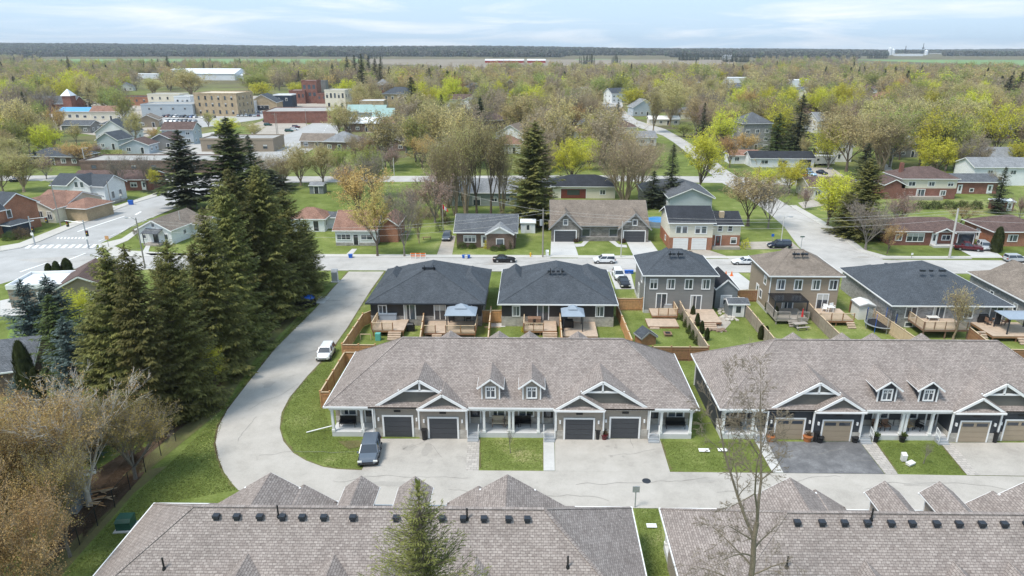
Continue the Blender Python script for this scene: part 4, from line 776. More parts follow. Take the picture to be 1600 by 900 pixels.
# ---------------------------------------------------------------- yard things
def shed(name, label, cx, cy, w, d, h, pitch, wall, rm, ax='y', z=0, rot=0, door='doorw', group=None):
    t = empty(name, (cx, cy, z), rot, label, 'shed', group)
    wallbox(t, w, d, h, wall, 0, ax, pitch*(d if ax == 'x' else w)/2); roofit(t, 'g'+ax, w, d, h, pitch, rm, .12, trim='white_trim' if door != 'x' else 'grey_trim')
    if door != 'x': opening(t, 'S', 0, .05, min(1.3, w*.55), min(1.8, h-.2), door, w/2, d/2)
    OCC.append((cx, cy, 2)); return t
x, y = g(1153.5, 497); shed('garden_shed', 'small pale grey shed with rounded roof behind the grey two-storey house', x, y+1.4, 2.6, 2.2, 1.9, .35, 'siding_shed', 'shingle_grey', 'x')
x, y = g(1131, 484); shed('tall_shed', 'taller shed with steep black roof between the two-storey houses', x+.3, y+3.2, 3.0, 5.4, 2.9, .9, 'siding_shed', 'shingle_black', 'y')
x, y = g(1010, 541); shed('playhouse', 'little playhouse with dark gabled roof on the lawn by the rear fence', x, y+1.0, 2.0, 1.6, 1.1, .75, 'cedar_dark', 'shingle_slate', 'y', door='x', rot=.35)
x, y = g(1352, 500); shed('white_shed', 'white plastic shed beside the trampoline', x, y+1.2, 2.0, 2.2, 2.0, .3, 'offwhite', 'offwhite', 'y', door='x')
t = empty('trampoline', (*g(1374, 514), 0), 0, 'round trampoline with black net beside the white shed', 'trampoline'); x0 = 1.75
mb = MB(); mb.prism([(x0*.94*math.cos(a*PI/12), x0*.94*math.sin(a*PI/12)) for a in range(24)], .78, .8); mb.build('jump_mat', 'mesh_black', t)
mb = MB(); 
for a in range(24): mb.bar((x0*math.cos(a*PI/12), x0*math.sin(a*PI/12), .8), (x0*math.cos((a+1)*PI/12), x0*math.sin((a+1)*PI/12), .8), .28, .05)
mb.build('rim_pad', 'grey_metal', t)
for a in range(8): c, s = math.cos(a*PI/4), math.sin(a*PI/4); MB().tube((x0*c, x0*s, 0), (x0*c, x0*s, 2.5), .035).build('net_pole', 'blue_plastic' if a % 2 else 'grey_metal', t)
mb = MB()
for a in range(72):
    c, s = math.cos(a*PI/36), math.sin(a*PI/36); mb.tube((x0*c, x0*s, .8), (x0*c, x0*s, 2.4), .012, n=3)
for k in range(9):
    z = .9+.18*k
    for a in range(24): mb.tube((x0*math.cos(a*PI/12), x0*math.sin(a*PI/12), z), (x0*math.cos((a+1)*PI/12), x0*math.sin((a+1)*PI/12), z), .01, n=3)
mb.build('safety_net', 'mesh_black', t)
t = empty('picnic_table', (*g(1249, 513), 0), .2, 'pale picnic table with benches on the lawn behind the beige house', 'picnic table')
MB().box(-.9, -.4, .7, .9, .4, .76).build('tabletop', 'deck_grey', t)
for sy in (-1, 1): MB().box(-.9, sy*.75-.14, .42, .9, sy*.75+.14, .46).build('bench', 'deck_grey', t)
for sx in (-.6, .6): MB().bar((sx, -.8, 0), (sx, .1, .7), .06, .1).bar((sx, .8, 0), (sx, -.1, .7), .06, .1).bar((sx, -.85, .4), (sx, .85, .4), .06, .1).build('leg', 'deck_grey', t)
t = empty('patio_umbrella', (*g(1251, 511), .76), 0, 'closed red umbrella standing in the picnic table', 'umbrella'); MB().tube((0, 0, -.7), (0, 0, 1.9), .03).build('pole', 'grey_metal', t); MB().tube((0, 0, .7), (0, 0, 1.8), .16, .05, 8).build('folded_cloth', 'red_cloth', t)
def bbq(label, px, py, z, m1='black_plastic', w=1.3):
    t = empty('barbecue', (*g(px, py, z), z), 0, label, 'barbecue', 'barbecues on the decks')
    MB().box(-w/2, -.3, .05, w/2, .3, .75).build('cart', m1, t); MB().ext([(-.3, .76), (.3, .76), (.26, 1.0), (.08, 1.12), (-.15, 1.08), (-.3, .95)], -w/2+.1, w/2-.1, 'x').build('lid', m1, t)
    for x in (-w/2+.1, w/2-.1): MB().tube((x-.02, -.25, .07), (x+.02, -.25, .07), .07).build('castor', 'rubber', t)
bbq('black covered barbecue left of the bluish gazebo steps', 888, 511, .7); bbq('silver-grey covered barbecue on the small two-level deck', 1043, 485, .3, 'grey_metal', 1.2); bbq('black barbecue against the right half of the grey two-storey house', 1072, 480, .6); bbq('black barbecue beside the slider of the second slate bungalow', 865, 500, .75, w=.8); bbq('black barbecue under the wall at the right-edge patio deck', 1534, 503, .8)
bbq('dark barbecue at the foot of the deck stairs of the lane-side slate bungalow', 642, 517, .0, w=1.0)
t = empty('hot_tub', (*g(608, 497, .9), .9), 0, 'covered blue-grey hot tub on the lane-side deck', 'hot tub'); MB().box(-1.1, -.75, 0, 1.1, .75, .75).build('tub', 'gazebo_grey', t); MB().box(-1.15, -.8, .76, -.02, .8, .88).build('cover_half', 'gazebo_grey', t); MB().box(.02, -.8, .76, 1.15, .8, .88).build('cover_half', 'gazebo_grey', t)
def chair(label, x, y, z, rz, seat='wicker', w=.6, group='patio chairs', name='patio_chair', leg='black_plastic', cat='chair'):
    t = empty(name, (x, y, z), rz, label, cat, group)
    MB().box(-w/2, -.28, .38, w/2, .28, .46).build('seat', seat, t); MB().box(-w/2, .22, .46, w/2, .3, .95).build('backrest', seat, t)
    for sx in (-w/2+.04, w/2-.04):
        for sy in (-.24, .24): MB().box(sx-.025, sy-.025, 0, sx+.025, sy+.025, .38).build('leg', leg, t)
        MB().box(sx-.03, -.27, .62, sx+.03, .25, .66).build('armrest', leg if seat != 'wicker' else seat, t)
def table(label, x, y, z, w, d, h=.74, m1='deck_brown', name='patio_table', group='patio tables'):
    t = empty(name, (x, y, z), 0, label, 'table', group); MB().box(-w/2, -d/2, h-.04, w/2, d/2, h).build('tabletop', m1, t)
    for sx in (-1, 1):
        for sy in (-1, 1): MB().box(-.03, -.03, 0, .03, .03, h-.04).build('leg', m1, t, (sx*(w/2-.08), sy*(d/2-.08), 0))
x, y = g(835, 508, .75); table('brown dining table on the small deck of the second slate bungalow', x, y+.8, .75, 1.7, .9)
for i, (dx, dy, rz, lb) in enumerate(((-.5, .1, PI, 'left chair on the near side of the brown dining table'), (.5, .1, PI, 'right chair on the near side of the brown dining table'), (-.5, 1.6, 0, 'left chair on the far side of the brown dining table'), (.5, 1.6, 0, 'right chair on the far side of the brown dining table'))): chair(lb, x+dx, y+dy, .75, rz, 'deck_brown')
x, y = g(712, 505, .7); table('dark table under the grey gazebo', x+.4, y+1.0, .7, 1.5, .8, m1='black_plastic')
for dx, dy, rz, lb in ((-.7, .9, PI/2, 'dark chair left of the table under the grey gazebo'), (1.6, .9, -PI/2, 'dark chair right of the table under the grey gazebo')): chair(lb, x+dx, y+dy, .7, rz, 'black_plastic')
x, y = g(902, 503, .7); table('dark table under the small bluish gazebo', x-.2, y+.9, .7, 1.2, .8, m1='black_plastic'); chair('dark chair under the small bluish gazebo', x+.8, y+1, .7, -PI/2, 'black_plastic')
x, y = g(1296, 487, .8); chair('white chair at the slider on the deck with white chairs', x+.6, y+.6, .8, .4, 'white_trim', leg='white_trim'); chair('white chair nearest the weathered fence on the deck with white chairs', x-.6, y+.2, .8, -.6, 'white_trim', leg='white_trim'); table('small white table between the white chairs', x, y, .8, .8, .8, m1='white_trim')
x, y = g(1552, 508, .8); chair('brown chair left of the canopy gazebo on the right-edge deck', x-.6, y+.2, .8, PI/2, 'deck_brown'); table('brown table left of the canopy gazebo on the right-edge deck', x+.5, y+.2, .8, .9, .9); chair('brown chair right of the brown table on the right-edge deck', x+1.6, y+.2, .8, -PI/2, 'deck_brown')
x, y = g(1460, 502, 1.3); table('pale low table on the high brown deck', x, y+.5, 1.3, 1.4, .8, .45, 'offwhite')
# porch furniture, planters, bins
chair('dark bench on the left end porch of the centre row', -17.3, 56.1, .5, 0, 'black_plastic', 1.5, None, 'porch_bench', cat='bench')
chair('left wicker settee on the middle porch of the centre row', -3.2, 56.3, .5, 0, 'cushion_pale', 1.1, None, 'porch_bench', 'deck_brown', cat='bench'); chair('right wicker armchair beside the settee on the middle porch of the centre row', -2.2, 56.3, .5, 0, 'cushion_pale', .65, None, 'porch_chair', 'deck_brown')
chair('dark bench under the window of the middle porch of the centre row', -.7, 56.3, .5, 0, 'black_plastic', 1.2, None, 'porch_bench', cat='bench'); chair('dark chair by the middle post of the centre row porch', -1.45, 56.2, .5, .5, 'black_plastic', .6, None)
chair('dark bench on the right end porch of the centre row', 13.4, 56.2, .5, 0, 'black_plastic', 1.8, None, 'porch_bench', cat='bench')
for i, (x, s, lb) in enumerate(((32.1, 'deck_brown', 'first brown chair on the middle porch of the right row'), (33.0, 'deck_brown', 'second brown chair, beside the dark covered grill on the right row porch'), (35.1, 'wicker', 'wicker chair on the middle porch of the right row'), (36.1, 'black_plastic', 'black chair on the middle porch of the right row'))): chair(lb, x, 56.2, .5, .2*i, s, .65)
chair('dark bench on the left end porch of the right row', 18.7, 56.2, .5, 0, 'black_plastic', 1.6, None, 'porch_bench', cat='bench')
def pot(name, label, px, py, r, h, m1, plant=None, z=0, cat='planter', group=None):
    t = empty(name, (*g(px, py, z), z), 0, label, cat, group); MB().tube((0, 0, 0), (0, 0, h), r*.8, r, 10).tube((0, 0, h-.05), (0, 0, h+.01), r*1.12, r*1.12, 10).build('pot', m1, t)
    if plant:
        rr = random.Random(px); mb = MB()
        for i in range(60): a, e = rr.uniform(0, 6.28), rr.uniform(.3, 1.4); l = rr.uniform(.2, .5); p = Vector((math.cos(a)*math.cos(e)*l, math.sin(a)*math.cos(e)*l, h+math.sin(e)*l)); mb.add([(0, 0, h), p+Vector((.05, 0, 0)), p+Vector((0, .04, .06))], [(0, 1, 2)])
        mb.build('plant', plant, t)
pot('tall_planter', 'tall dark planter between the two left garage doors of the centre row', 663.5, 687, .26, 1.1, 'black_plastic')
pot('tall_planter', 'tall dark planter between the two right garage doors of the centre row', 933.5, 686, .26, 1.0, 'black_plastic'); pot('flower_pot', 'dark red pot right of the tall planter at the centre row', 944, 686, .32, .5, 'car_maroon', 'shrub_brown')
pot('flower_pot', 'orange tub left of the first tan garage door', 1203, 689, .38, .55, 'clay', 'shrub_brown'); pot('flower_pot', 'orange tub right of the first tan garage door', 1261, 689, .40, .55, 'clay', 'shrub_brown')
pot('tall_planter', 'tall black planter between the left pair of tan garage doors', 1274, 690, .26, 1.0, 'black_plastic'); pot('tall_planter', 'tall black planter between the right pair of tan garage doors', 1553, 691, .26, 1.1, 'black_plastic')
pot('bin', 'low black bin left of the second tan garage door', 1280, 691, .34, .6, 'black_plastic', cat='bin'); pot('bin', 'low black bin right of the second tan garage door', 1335, 691, .30, .55, 'black_plastic', cat='bin')
pot('flower_pot', 'dark pot by the middle post of the right row porch', 1409, 690, .28, .5, 'black_plastic', 'shrub_green'); pot('flower_pot', 'dark pot left of the middle porch of the right row', 1367, 690, .28, .5, 'black_plastic', 'shrub_green')
# ---------------------------------------------------------------- cars
def car(kind, label, colm, px, py, rz, name='parked_car', cat='car', group=None, small=False, xy=None, z=0.03):
    X, Y = xy or g(px, py); L, Wd, H, hood, cab0, cab1, zb = dict(suv=(4.5, 1.88, 1.66, 1.02, -.26, .94, .26), sedan=(4.7, 1.82, 1.42, .88, -.02, .72, .22), van=(5.0, 1.95, 1.75, 1.0, -.28, .97, .26), pickup=(5.6, 1.98, 1.85, 1.1, -.12, .36, .35), hatch=(4.2, 1.78, 1.5, .92, -.12, .93, .25))[kind]
    hl, hw = L/2, Wd/2
    body = MB(); b0 = MB()
    # side profile of the lower body, x: front is -x
    if kind == 'pickup': prof = [(-hl, zb), (hl, zb+.05), (hl, hood+.02), (-hl*.30, hood+.06), (-hl*.94, hood-.1), (-hl, hood-.28)]
    else: prof = [(-hl+.05, zb), (hl-.05, zb), (hl, zb+.25), (hl-.04, hood+(.06 if kind != 'sedan' else .02)), (-hl*.42, hood+.04), (-hl*.86, hood-.12), (-hl+.02, hood-.3), (-hl, zb+.2)]
    tops = sorted([(p[0], p[1]) for p in prof if p[1] > zb+.27]); 
    def topz(x):
        for (a, c), (b_, d) in zip(tops, tops[1:]):
            if a <= x <= b_: return c+(d-c)*(x-a)/(b_-a+1e-6)
        return tops[0][1] if x < tops[0][0] else tops[-1][1]
    NS = 17; ring_n = 10
    for i in range(NS):
        u = -math.cos(PI*i/(NS-1)); x = u*hl; a = abs(u); wf = hw*(1-.20*a**7-(.05*a**2)); e = max(0, a-.9)/.1; zt = topz(x)-.10*e*e; zl = zb+.16*e*e
        zm = (zl+zt)/2
        sec = [(wf*.90, zl), (wf*.985, zl+.12), (wf, zm), (wf*.97, zt-.10), (wf*.86, zt)]
        body.v += [(x, -y_, z_) for y_, z_ in sec]+[(x, y_, z_) for y_, z_ in sec[::-1]]
    for i in range(NS-1):
        for j in range(ring_n): a = i*ring_n+j; b_ = i*ring_n+(j+1) % ring_n; body.f.append((a, b_, b_+ring_n, a+ring_n)); body.m.append(0)
    body.f += [tuple(range(ring_n-1, -1, -1)), tuple(range((NS-1)*ring_n, NS*ring_n))]; body.m += [0, 0]
    bm = bmesh.new(); me = body.mesh('b', colm); bm.from_mesh(me)
    for f_ in bm.faces: f_.smooth = len(f_.verts) == 4
    # cabin pillars and roof
    c0, c1 = cab0*hl-.35*0-.0, cab1*hl; f0 = c0-.62; top = H
    rf0, rf1 = c0+.18, c1-(.12 if kind in ('suv', 'van', 'hatch') else .62 if kind == 'sedan' else .12)
    base = hood-.02; iw = hw-.07; tw = hw-.25
    def frus(x0, x1, w0, z0, xx0, xx1, w1, z1): return [(x0, -w0, z0), (x1, -w0, z0), (x1, w0, z0), (x0, w0, z0), (xx0, -w1, z1), (xx1, -w1, z1), (xx1, w1, z1), (xx0, w1, z1)]
    FC = [(3, 2, 1, 0), (4, 5, 6, 7), (0, 1, 5, 4), (1, 2, 6, 5), (2, 3, 7, 6), (3, 0, 4, 7)]
    roof = MB(); roof.add(frus(rf0-.06, rf1+.06, tw+.03, top-.10, rf0+.05, rf1-.05, tw-.06, top), FC)
    for fr in ((.0,), (.44,), (1.,)) if not small else ():
        q = fr[0]; xb = f0+.03+(c1-f0-.06)*q; xt = rf0+(rf1-rf0)*q
        for s in (-1, 1): roof.bar((xb, s*(iw+.005), base), (xt, s*(tw+.02), top-.08), .07, .06)
    glass = MB(); glass.add(frus(f0, c1, iw, base, rf0, rf1, tw, top-.07), FC)
    mats_ = [colm, 'glass_dark', 'rubber', 'rim']
    o = len(bm.verts); 
    if small:
        m2 = D.meshes.new('x'); bm.to_mesh(m2); mb = MB(); mb.add([v.co[:] for v in m2.vertices], [tuple(p.vertices) for p in m2.polygons], 0); mb.add(roof.v, roof.f, 0); mb.add(glass.v, glass.f, 1)
        for sx in (-.62, .62):
            for sy in (-1, 1): mb.tube((sx*hl, sy*(hw-.2), .32), (sx*hl, sy*(hw+.01), .32), .32, n=10, mi=2)
        bm.free(); q_ = mb.build(name, mats_, None, (X, Y, z), rz, label=label, cat=cat, group=group); q_.scale = (.82,)*3; return q_
    t = empty(name, (X, Y, z), rz, label, cat, group); t.scale = (.8, .9, .9) if py > 600 else (.72, .84, .82) if py > 500 else (.82,)*3
    bm.to_mesh(me); bm.free(); me.name = 'body'; mb = MB(); mb.add([v.co[:] for v in me.vertices], [tuple(p.vertices) for p in me.polygons]); mb.add(roof.v, roof.f); 
    if kind == 'pickup': mb.add([], [])
    mb.build('body', colm, t); glass.build('windows', 'glass_dark', t)
    if kind == 'pickup': MB().box(c1+.15, -hw+.15, hood+.0, hl-.12, hw-.15, hood+.035).build('cargo_cover', 'black_plastic', t)
    for sx in (-.62, .60):
        for sy in (-1, 1):
            w = MB().tube((0, -.13, 0), (0, .13, 0), .345, n=16).build('wheel', 'rubber', t, (sx*hl, sy*(hw-.11), .345))
            MB().tube((0, sy*.12, 0), (0, sy*.145, 0), .21, n=12).build('rim', 'rim', w)
    for sy in (-1, 1):
        MB().box(-hl-.012, sy*hw*.78-.2, hood-.42, -hl+.10, sy*hw*.78+.2, hood-.26).build('headlight', 'lamp_glass', t)
        MB().box(hl-.08, sy*hw*.82-.14, hood-.28, hl+.015, sy*hw*.82+.14, hood-.05).build('taillight', 'tail_red', t)
        MB().box(c0-.5, sy*(hw+.01), base, c0-.34, sy*(hw+.16), base+.13).build('mirror', colm, t)
    MB().box(-hl-.015, -hw*.55, zb+.2, -hl+.03, hw*.55, hood-.42).build('grille', 'black_plastic', t)
    MB().box(hl-.02, -.26, hood-.42, hl+.02, .26, hood-.29).build('number_plate', 'lamp_glass', t)
    MB().box(-hl+.1, -hw-.01, zb-.04, hl-.1, hw+.01, zb+.1).build('sill', 'black_plastic', t)
    return t
_lan = math.atan2(g(470, 590)[1]-g(545, 470)[1], g(470, 590)[0]-g(545, 470)[0])
car('suv', 'dark grey-blue SUV parked in the left driveway of the centre row, facing the camera', 'car_grey', 579, 713, PI/2+.10, 'parked_suv', 'SUV')
car('suv', 'white crossover parked on the edge of the curving lane, tail to the camera', 'car_white', 510, 557, _lan+PI, 'parked_suv', 'SUV')
car('sedan', 'black sedan parked on the street before the white-gabled brick bungalow', 'car_black', 788, 409, PI)
car('suv', 'white SUV on the street in front of the stone duplex', 'car_white', 944, 410.5, 0, 'parked_suv', 'SUV')
car('sedan', 'white sedan on the street below the orange brick house', 'car_white', 1161, 412.5, 0)
car('van', 'black minivan parked by the lamp post at the street corner', 'car_navy', 1217, 387, 0, 'parked_van', 'minivan')
car('suv', 'white car standing first in the narrow driveway left of the grey two-storey house', 'car_white', 966, 434, PI/2+.05); car('sedan', 'black car facing the camera in the narrow driveway left of the grey two-storey house', 'car_black', 974.5, 445, PI/2+.05)
car('pickup', 'maroon pickup truck in the driveway of the brown-roofed brick bungalow', 'car_maroon', 1512, 391, PI-.35, 'pickup_truck', 'pickup truck'); car('suv', 'silver SUV beside the maroon pickup', 'car_silver', 1537, 389, PI/2-.2, 'parked_suv', 'SUV')
car('suv', 'dark car with silver roof behind the right-edge bungalow on the street', 'car_silver', 1586, 409, PI)
car('suv', 'dark SUV at the top of the gravel driveway beside the flagpole', 'car_grey', 698.5, 374, PI/2, 'parked_suv', 'SUV')
car('suv', 'black SUV in front of the white house by the highway', 'car_navy', 140.5, 333, 0., 'parked_suv', 'SUV')
car('suv', 'dark SUV under the tan trees at the left edge', 'car_black', 27, 284, .2, 'parked_suv', 'SUV', small=True)
car('sedan', 'dark blue car right of the travel trailer', 'car_navy', 1284, 272, 1.9, small=True); car('sedan', 'pale blue car on the rancher driveway', 'car_lightblue', 1267, 274, 1.9, small=True); car('suv', 'blue-grey SUV nearest the dark-roofed rancher', 'car_blue', 1259, 266, 1.9, small=True); car('hatch', 'small red car on the rancher driveway', 'car_red', 1253, 276, .4, small=True)
car('pickup', 'dark pickup behind the grey two-storey house with the brown roof', 'car_navy', 296, 224, PI/2, 'pickup_truck', 'pickup truck', small=True); car('suv', 'teal SUV beside the flat-roofed beige building', 'car_green', 325, 228, PI, small=True)
for p, q, c, lb in ((417, 191, 'car_black', 'black car at the back corner of the flat brick building'), (419, 196.5, 'car_green', 'dark green van in the gravel lot corner'), (441, 191, 'car_maroon', 'maroon SUV against the brick wall of the flat building'), (463, 200, 'car_maroon', 'maroon car in the lot beside the main street'), (460, 203.5, 'car_white', 'white car between the maroon and green cars'), (452, 206, 'car_green', 'dark green car nearest the grass strip by the main street')): car('suv', lb, c, p, q, PI+.1, small=True)
rr = random.Random(5); cols = ['car_white', 'car_silver', 'car_white', 'car_grey', 'car_black', 'car_silver', 'car_blue', 'car_white', 'car_maroon', 'car_navy']
rows = [([(256+6.2*i, 183+.15*i) for i in range(9)], 'in the back row of the town lot'), ([(262+7*i, 190.5) for i in range(7)], 'in the second row of the town lot'), ([(318+8*i, 184.5) for i in range(3)], 'under the small tree in the town lot'), ([(338+6*i, 177.5) for i in range(4)], 'along the tan three-storey building'), ([(376+5.6*i, 176.5) for i in range(8)], 'in the back row of the store lot'), ([(372+6.4*i, 182) for i in range(6)], 'in the front row of the store lot')]
for row, wh in rows:
    k = {}
    for p, q in row:
        c = rr.choice(cols); cn = c[4:]; n = k[cn] = k.get(cn, 0)+1
        o = ['first', 'second', 'third', 'fourth', 'fifth', 'sixth'][n-1]
        car(rr.choice(('suv', 'sedan', 'hatch')), f'{o} {cn} car from the left {wh}', c, p, q, PI/2+rr.uniform(-.1, .1)+(.3 if 'store' in wh else 0), group='cars parked in the town lots', small=True)
# travel trailer
t = empty('travel_trailer', (*g(1285, 258), 0), .1, 'white travel trailer beside the dark-roofed rancher', 'trailer'); MB().ext([(-3.2, .6), (3.2, .6), (3.3, 2.9), (-1.2, 3.1), (-3.4, 3.0), (-3.8, 2.0)], -1.2, 1.2, 'y').build('body', 'offwhite', t)
for x in (-.5, .4): MB().tube((x, -1.25, .35), (x, 1.25, .35), .35, n=10).build('wheel', 'rubber', t)
MB().box(-2.6, -1.23, 1.6, -1.9, -1.205, 2.2).build('window', 'glass_dark', t); MB().box(.6, -1.23, 1.6, 1.8, -1.205, 2.2).build('window', 'glass_dark', t)
# ---------------------------------------------------------------- houses across the street and beyond
# 1 brick bungalow
t = house('brick_bungalow', 'brown brick bungalow with grey roof and white gabled porch, opposite the slate pair', 'house', 759.5, 387, 10.6, 8.5, 2.9, 'gx', .5, 'brick_brown', 'shingle_grey', ov=.45,
      wins=[('S', -2.9, 1.1, 2.0, 1.1, 'win3'), ('S', 2.6, .9, 1.2, 1.0, 'pale'), ('S', -.3, .2, .9, 2., 'doorw'), ('E', 0, 1, 1, 1, 'win')], mark='brown brick bungalow')
gable_mb(-5.6, -1.0, 2.55, 2.6, 2.95, 4.35, 'y').build('porch_gable', 'shingle_palegrey', t); rake(-5.65, 2.55, 2.6, 3.0, 4.4, 'y', .1, .25).build('rake_board', 'white_trim', t); MB().ext([(.1, 2.9), (5.0, 2.9), (2.55, 4.2)], -5.3, -5.0, 'y').build('gable_face', 'offwhite', t)
MB().box(.2, -5.3, 0, 5., -4.2, 2.9).build('wall_bay', 'brick_brown', t); opening(t, 'S', 2.6, .9, 1.2, 1.0, 'pale', 0, 5.32)
# 2 stone duplex
t = house('stone_duplex', 'stone-faced duplex with two steep front gables and dark garage doors', 'house', 936, 376, 17.6, 11, 2.9, 'gx', .62, 'stone_dark', 'shingle_tan', ov=.4, trim='grey_trim',
      wins=[('S', -2.5, .9, 1.4, 1.3, 'win1'), ('S', 2.6, .9, 1.4, 1.3, 'win1'), ('S', -4.6, .2, .9, 2.1, 'door'), ('S', 4.6, .2, .9, 2.1, 'door')], mark='stone duplex')
for s in (-1, 1):
    c = s*6.4
    MB().ext([(c-2.6, 0), (c+2.6, 0), (c+2.6, 2.9), (c, 5.35), (c-2.6, 2.9)], -6.5, -5.0, 'y').build('gable_wall', 'stone_dark', t)
    gable_mb(-6.9, -1, c, 3.05, 2.65, 5.65, 'y').build('gable_roof', 'shingle_tan', t); rake(-6.95, c, 3.1, 2.7, 5.72, 'y', .1, .25).build('rake_board', 'grey_trim', t)
    o = opening(t, 'S', c, .05, 3.9, 2.1, 'garage', 0, 6.52); opening(t, 'S', c, 3.3, .7, .9, 'win1', 0, 6.5)
MB().box(-3.6, -5.9, 0, 3.6, -5.52, .8).build('planter_wall', 'stone_dark', t)
# 3 orange brick and cream split-level
t = house('split_level_house', 'orange brick and cream split-level house with two white garage doors', 'house', 1078, 390.5, 7.6, 9, 5.0, 'gx', .42, 'siding_cream', 'shingle_black', base='brick_orange', bh=2.3, ov=.4,
      wins=[('S', -1.8, .05, 2.4, 2.0, 'garagew'), ('S', 1.5, .05, 2.4, 2.0, 'garagew'), ('S', -2.3, 3.1, .8, 1.2, 'pale'), ('S', -1.2, 3.1, .8, 1.2, 'pale'), ('S', 1.1, 3.1, .8, 1.2, 'win1'), ('S', 2.2, 3.1, .8, 1.2, 'win1'), ('W', 1, 1, .7, .7, 'win1')], mark='orange brick split-level')
wallbox(t, 5.4, 7.5, 4.3, 'siding_cream', 2.4, 'x', 1.2, 6.4, .6); wallbox(t, 5.46, 7.56, 2.4, 'brick_orange', 0, None, 0, 6.4, .6); roofit(t, 'gx', 5.4, 7.5, 4.3, .4, 'shingle_black', .4, 6.4, .6)
opening(t, 'S', 5.2, .3, .9, 2.0, 'doorr', 0, 3.2); opening(t, 'S', 8.0, .9, .9, 1.0, 'win1', 0, 3.2); opening(t, 'S', 5.4, 3.2, .7, 1.0, 'win1', 0, 3.18); opening(t, 'S', 7.2, 3.2, .7, 1.0, 'win1', 0, 3.18); MB().box(5.6, -1.5, 4.5, 6.4, -.7, 6.3).build('chimney', 'brick_tan', t)
MB().box(4.0, -4.3, 0, 9.0, -3.25, .5).build('porch', 'deck_grey', t)
# 7 brown-roof brick bungalow on the right
t = house('brick_bungalow', 'long brick bungalow with brown roof and bow window at the curve of the street', 'house', 1455, 383.5, 15.5, 8, 2.7, 'hip', .38, 'brick_red', 'shingle_brown',
      wins=[('S', -3.2, .8, 3.0, 1.4, 'win3'), ('S', .3, .2, .9, 2., 'doorw'), ('S', 2.4, 1.1, 1.4, .8, 'win'), ('S', -6.2, 1., 1., 1, 'win'), ('W', 0, 1., 1., 1, 'win'), ('S', 6.0, .1, 2.8, 2.1, 'door')], mark='brown-roofed bungalow')
gable_mb(-5.2, -1, 1.5, 1.9, 2.75, 3.6, 'y').build('porch_gable', 'shingle_brown', t); rake(-5.24, 1.5, 1.9, 2.8, 3.65, 'y', .08, .2).build('rake_board', 'white_trim', t); MB().box(-.4, -5.6, 0, 3.2, -4.05, .35).build('porch', 'concrete', t)
for x in (0, 3): MB().box(x-.06, -5.1, .35, x+.06, -5, 2.7).build('porch_post', 'white_trim', t)
house('brick_bungalow', 'orange brick bungalow with brown hip roof cut by the right edge', 'house', 1592, 385, 10, 9, 2.8, 'hip', .42, 'brick_orange', 'shingle_brown', wins=[('S', -1.5, 1, 1.6, 1.1, 'win'), ('S', 2, 1, 1.4, 1.1, 'win'), ('W', 0, .1, .9, 2, 'doorw')], mark='right-edge brick bungalow')
# 9 brown-roofed two-storey
t = house('two_storey_house', 'red brick and cream two-storey house with a wide brown hip roof', 'house', 1448, 311, 13, 9, 4.9, 'hip', .45, 'siding_cream', 'shingle_brown', base='brick_red', bh=2.6, wins=[('S', -4.2, 3.2, 1.5, .9, 'win'), ('S', .4, 3.2, 1.5, .9, 'win'), ('S', -1.8, .3, 1.8, 2, 'slider'), ('S', 3.5, 1, 1.2, 1, 'win'), ('S', 5, 3.2, 1.2, .8, 'win')], chim=(-5, 0, .8), mark='brown-roofed two-storey house')
wallbox(t, 5, 6, 3.4, 'brick_red', 0, 'y', 1.2, -8.2, -1.5); roofit(t, 'gy', 5, 6, 3.4, .5, 'shingle_brown', .35, -8.2, -1.5); MB().box(-5, -6.0, 0, 3, -4.6, .8).build('deck', 'deck_grey', t)
T_ = house
T_('brick_garage', 'red brick garage with grey roof beside the hedge', 'garage', 1523, 303, 10.5, 6.5, 3.0, 'gx', .42, 'brick_red', 'shingle_grey', wins=[('S', 3.4, .1, 1.1, 2.1, 'doorw'), ('S', -4.0, .1, .9, 2.1, 'doorw'), ('S', -1, .6, .8, .7, 'win1')], mark='red brick garage')
T_('white_house', 'big white house with pale roof at the right edge', 'house', 1572, 290, 18, 9, 4.8, 'gx', .4, 'siding_white', 'shingle_palegrey', wins=[('S', 1, 3.0, 1.6, 1.0, 'win'), ('S', 5, 3.0, 1.6, 1, 'win'), ('S', -5, 3, 1.4, 1, 'win'), ('S', -2, .3, 1., 2, 'door')], mark='big white house')
T_('rancher', 'low white rancher with long black roof beside the travel trailer', 'house', 1222, 261.5, 19, 8, 2.7, 'gx', .38, 'siding_white', 'shingle_black', wins=[('S', -5.5, 1.1, 2, 1, 'win'), ('S', 0, .2, 2.6, 1.9, 'slider'), ('S', 6.8, .1, 3.6, 2.2, 'door')], mark='black-roofed rancher')
T_('white_house', 'narrow white two-storey house with steep gable behind the travel trailer', 'house', 1316, 253, 5.5, 8, 4.8, 'gy', .8, 'siding_white', 'shingle_black', wins=[('S', 0, 3.2, .9, 1.3, 'win1'), ('S', -1.2, 1, .8, 1.4, 'win1')], ext=[(-4.5, 1, 4, 6, 2.8, 'gx', .4, 'siding_grey', 'shingle_grey')], mark='steep white house')
T_('beige_bungalow', 'beige bungalow with brown gable behind the yellow-green tree at the corner', 'house', 1300, 312, 11, 9, 3.0, 'gx', .35, 'siding_cream', 'shingle_brown', mark='beige corner bungalow')
T_('gabled_garage', 'pale blue-white gable-fronted garage wing behind the orange brick split-level', 'garage', 1078, 334, 9.2, 8, 3.6, 'gy', .42, 'siding_paleblue', 'shingle_grey', wins=[('W', 1, 1, 1, 1, 'win')], ext=[(-2, 8, 14, 9, 3.4, 'hip', .42, 'siding_grey', 'shingle_grey')], mark='gable-fronted garage', ov=.5)
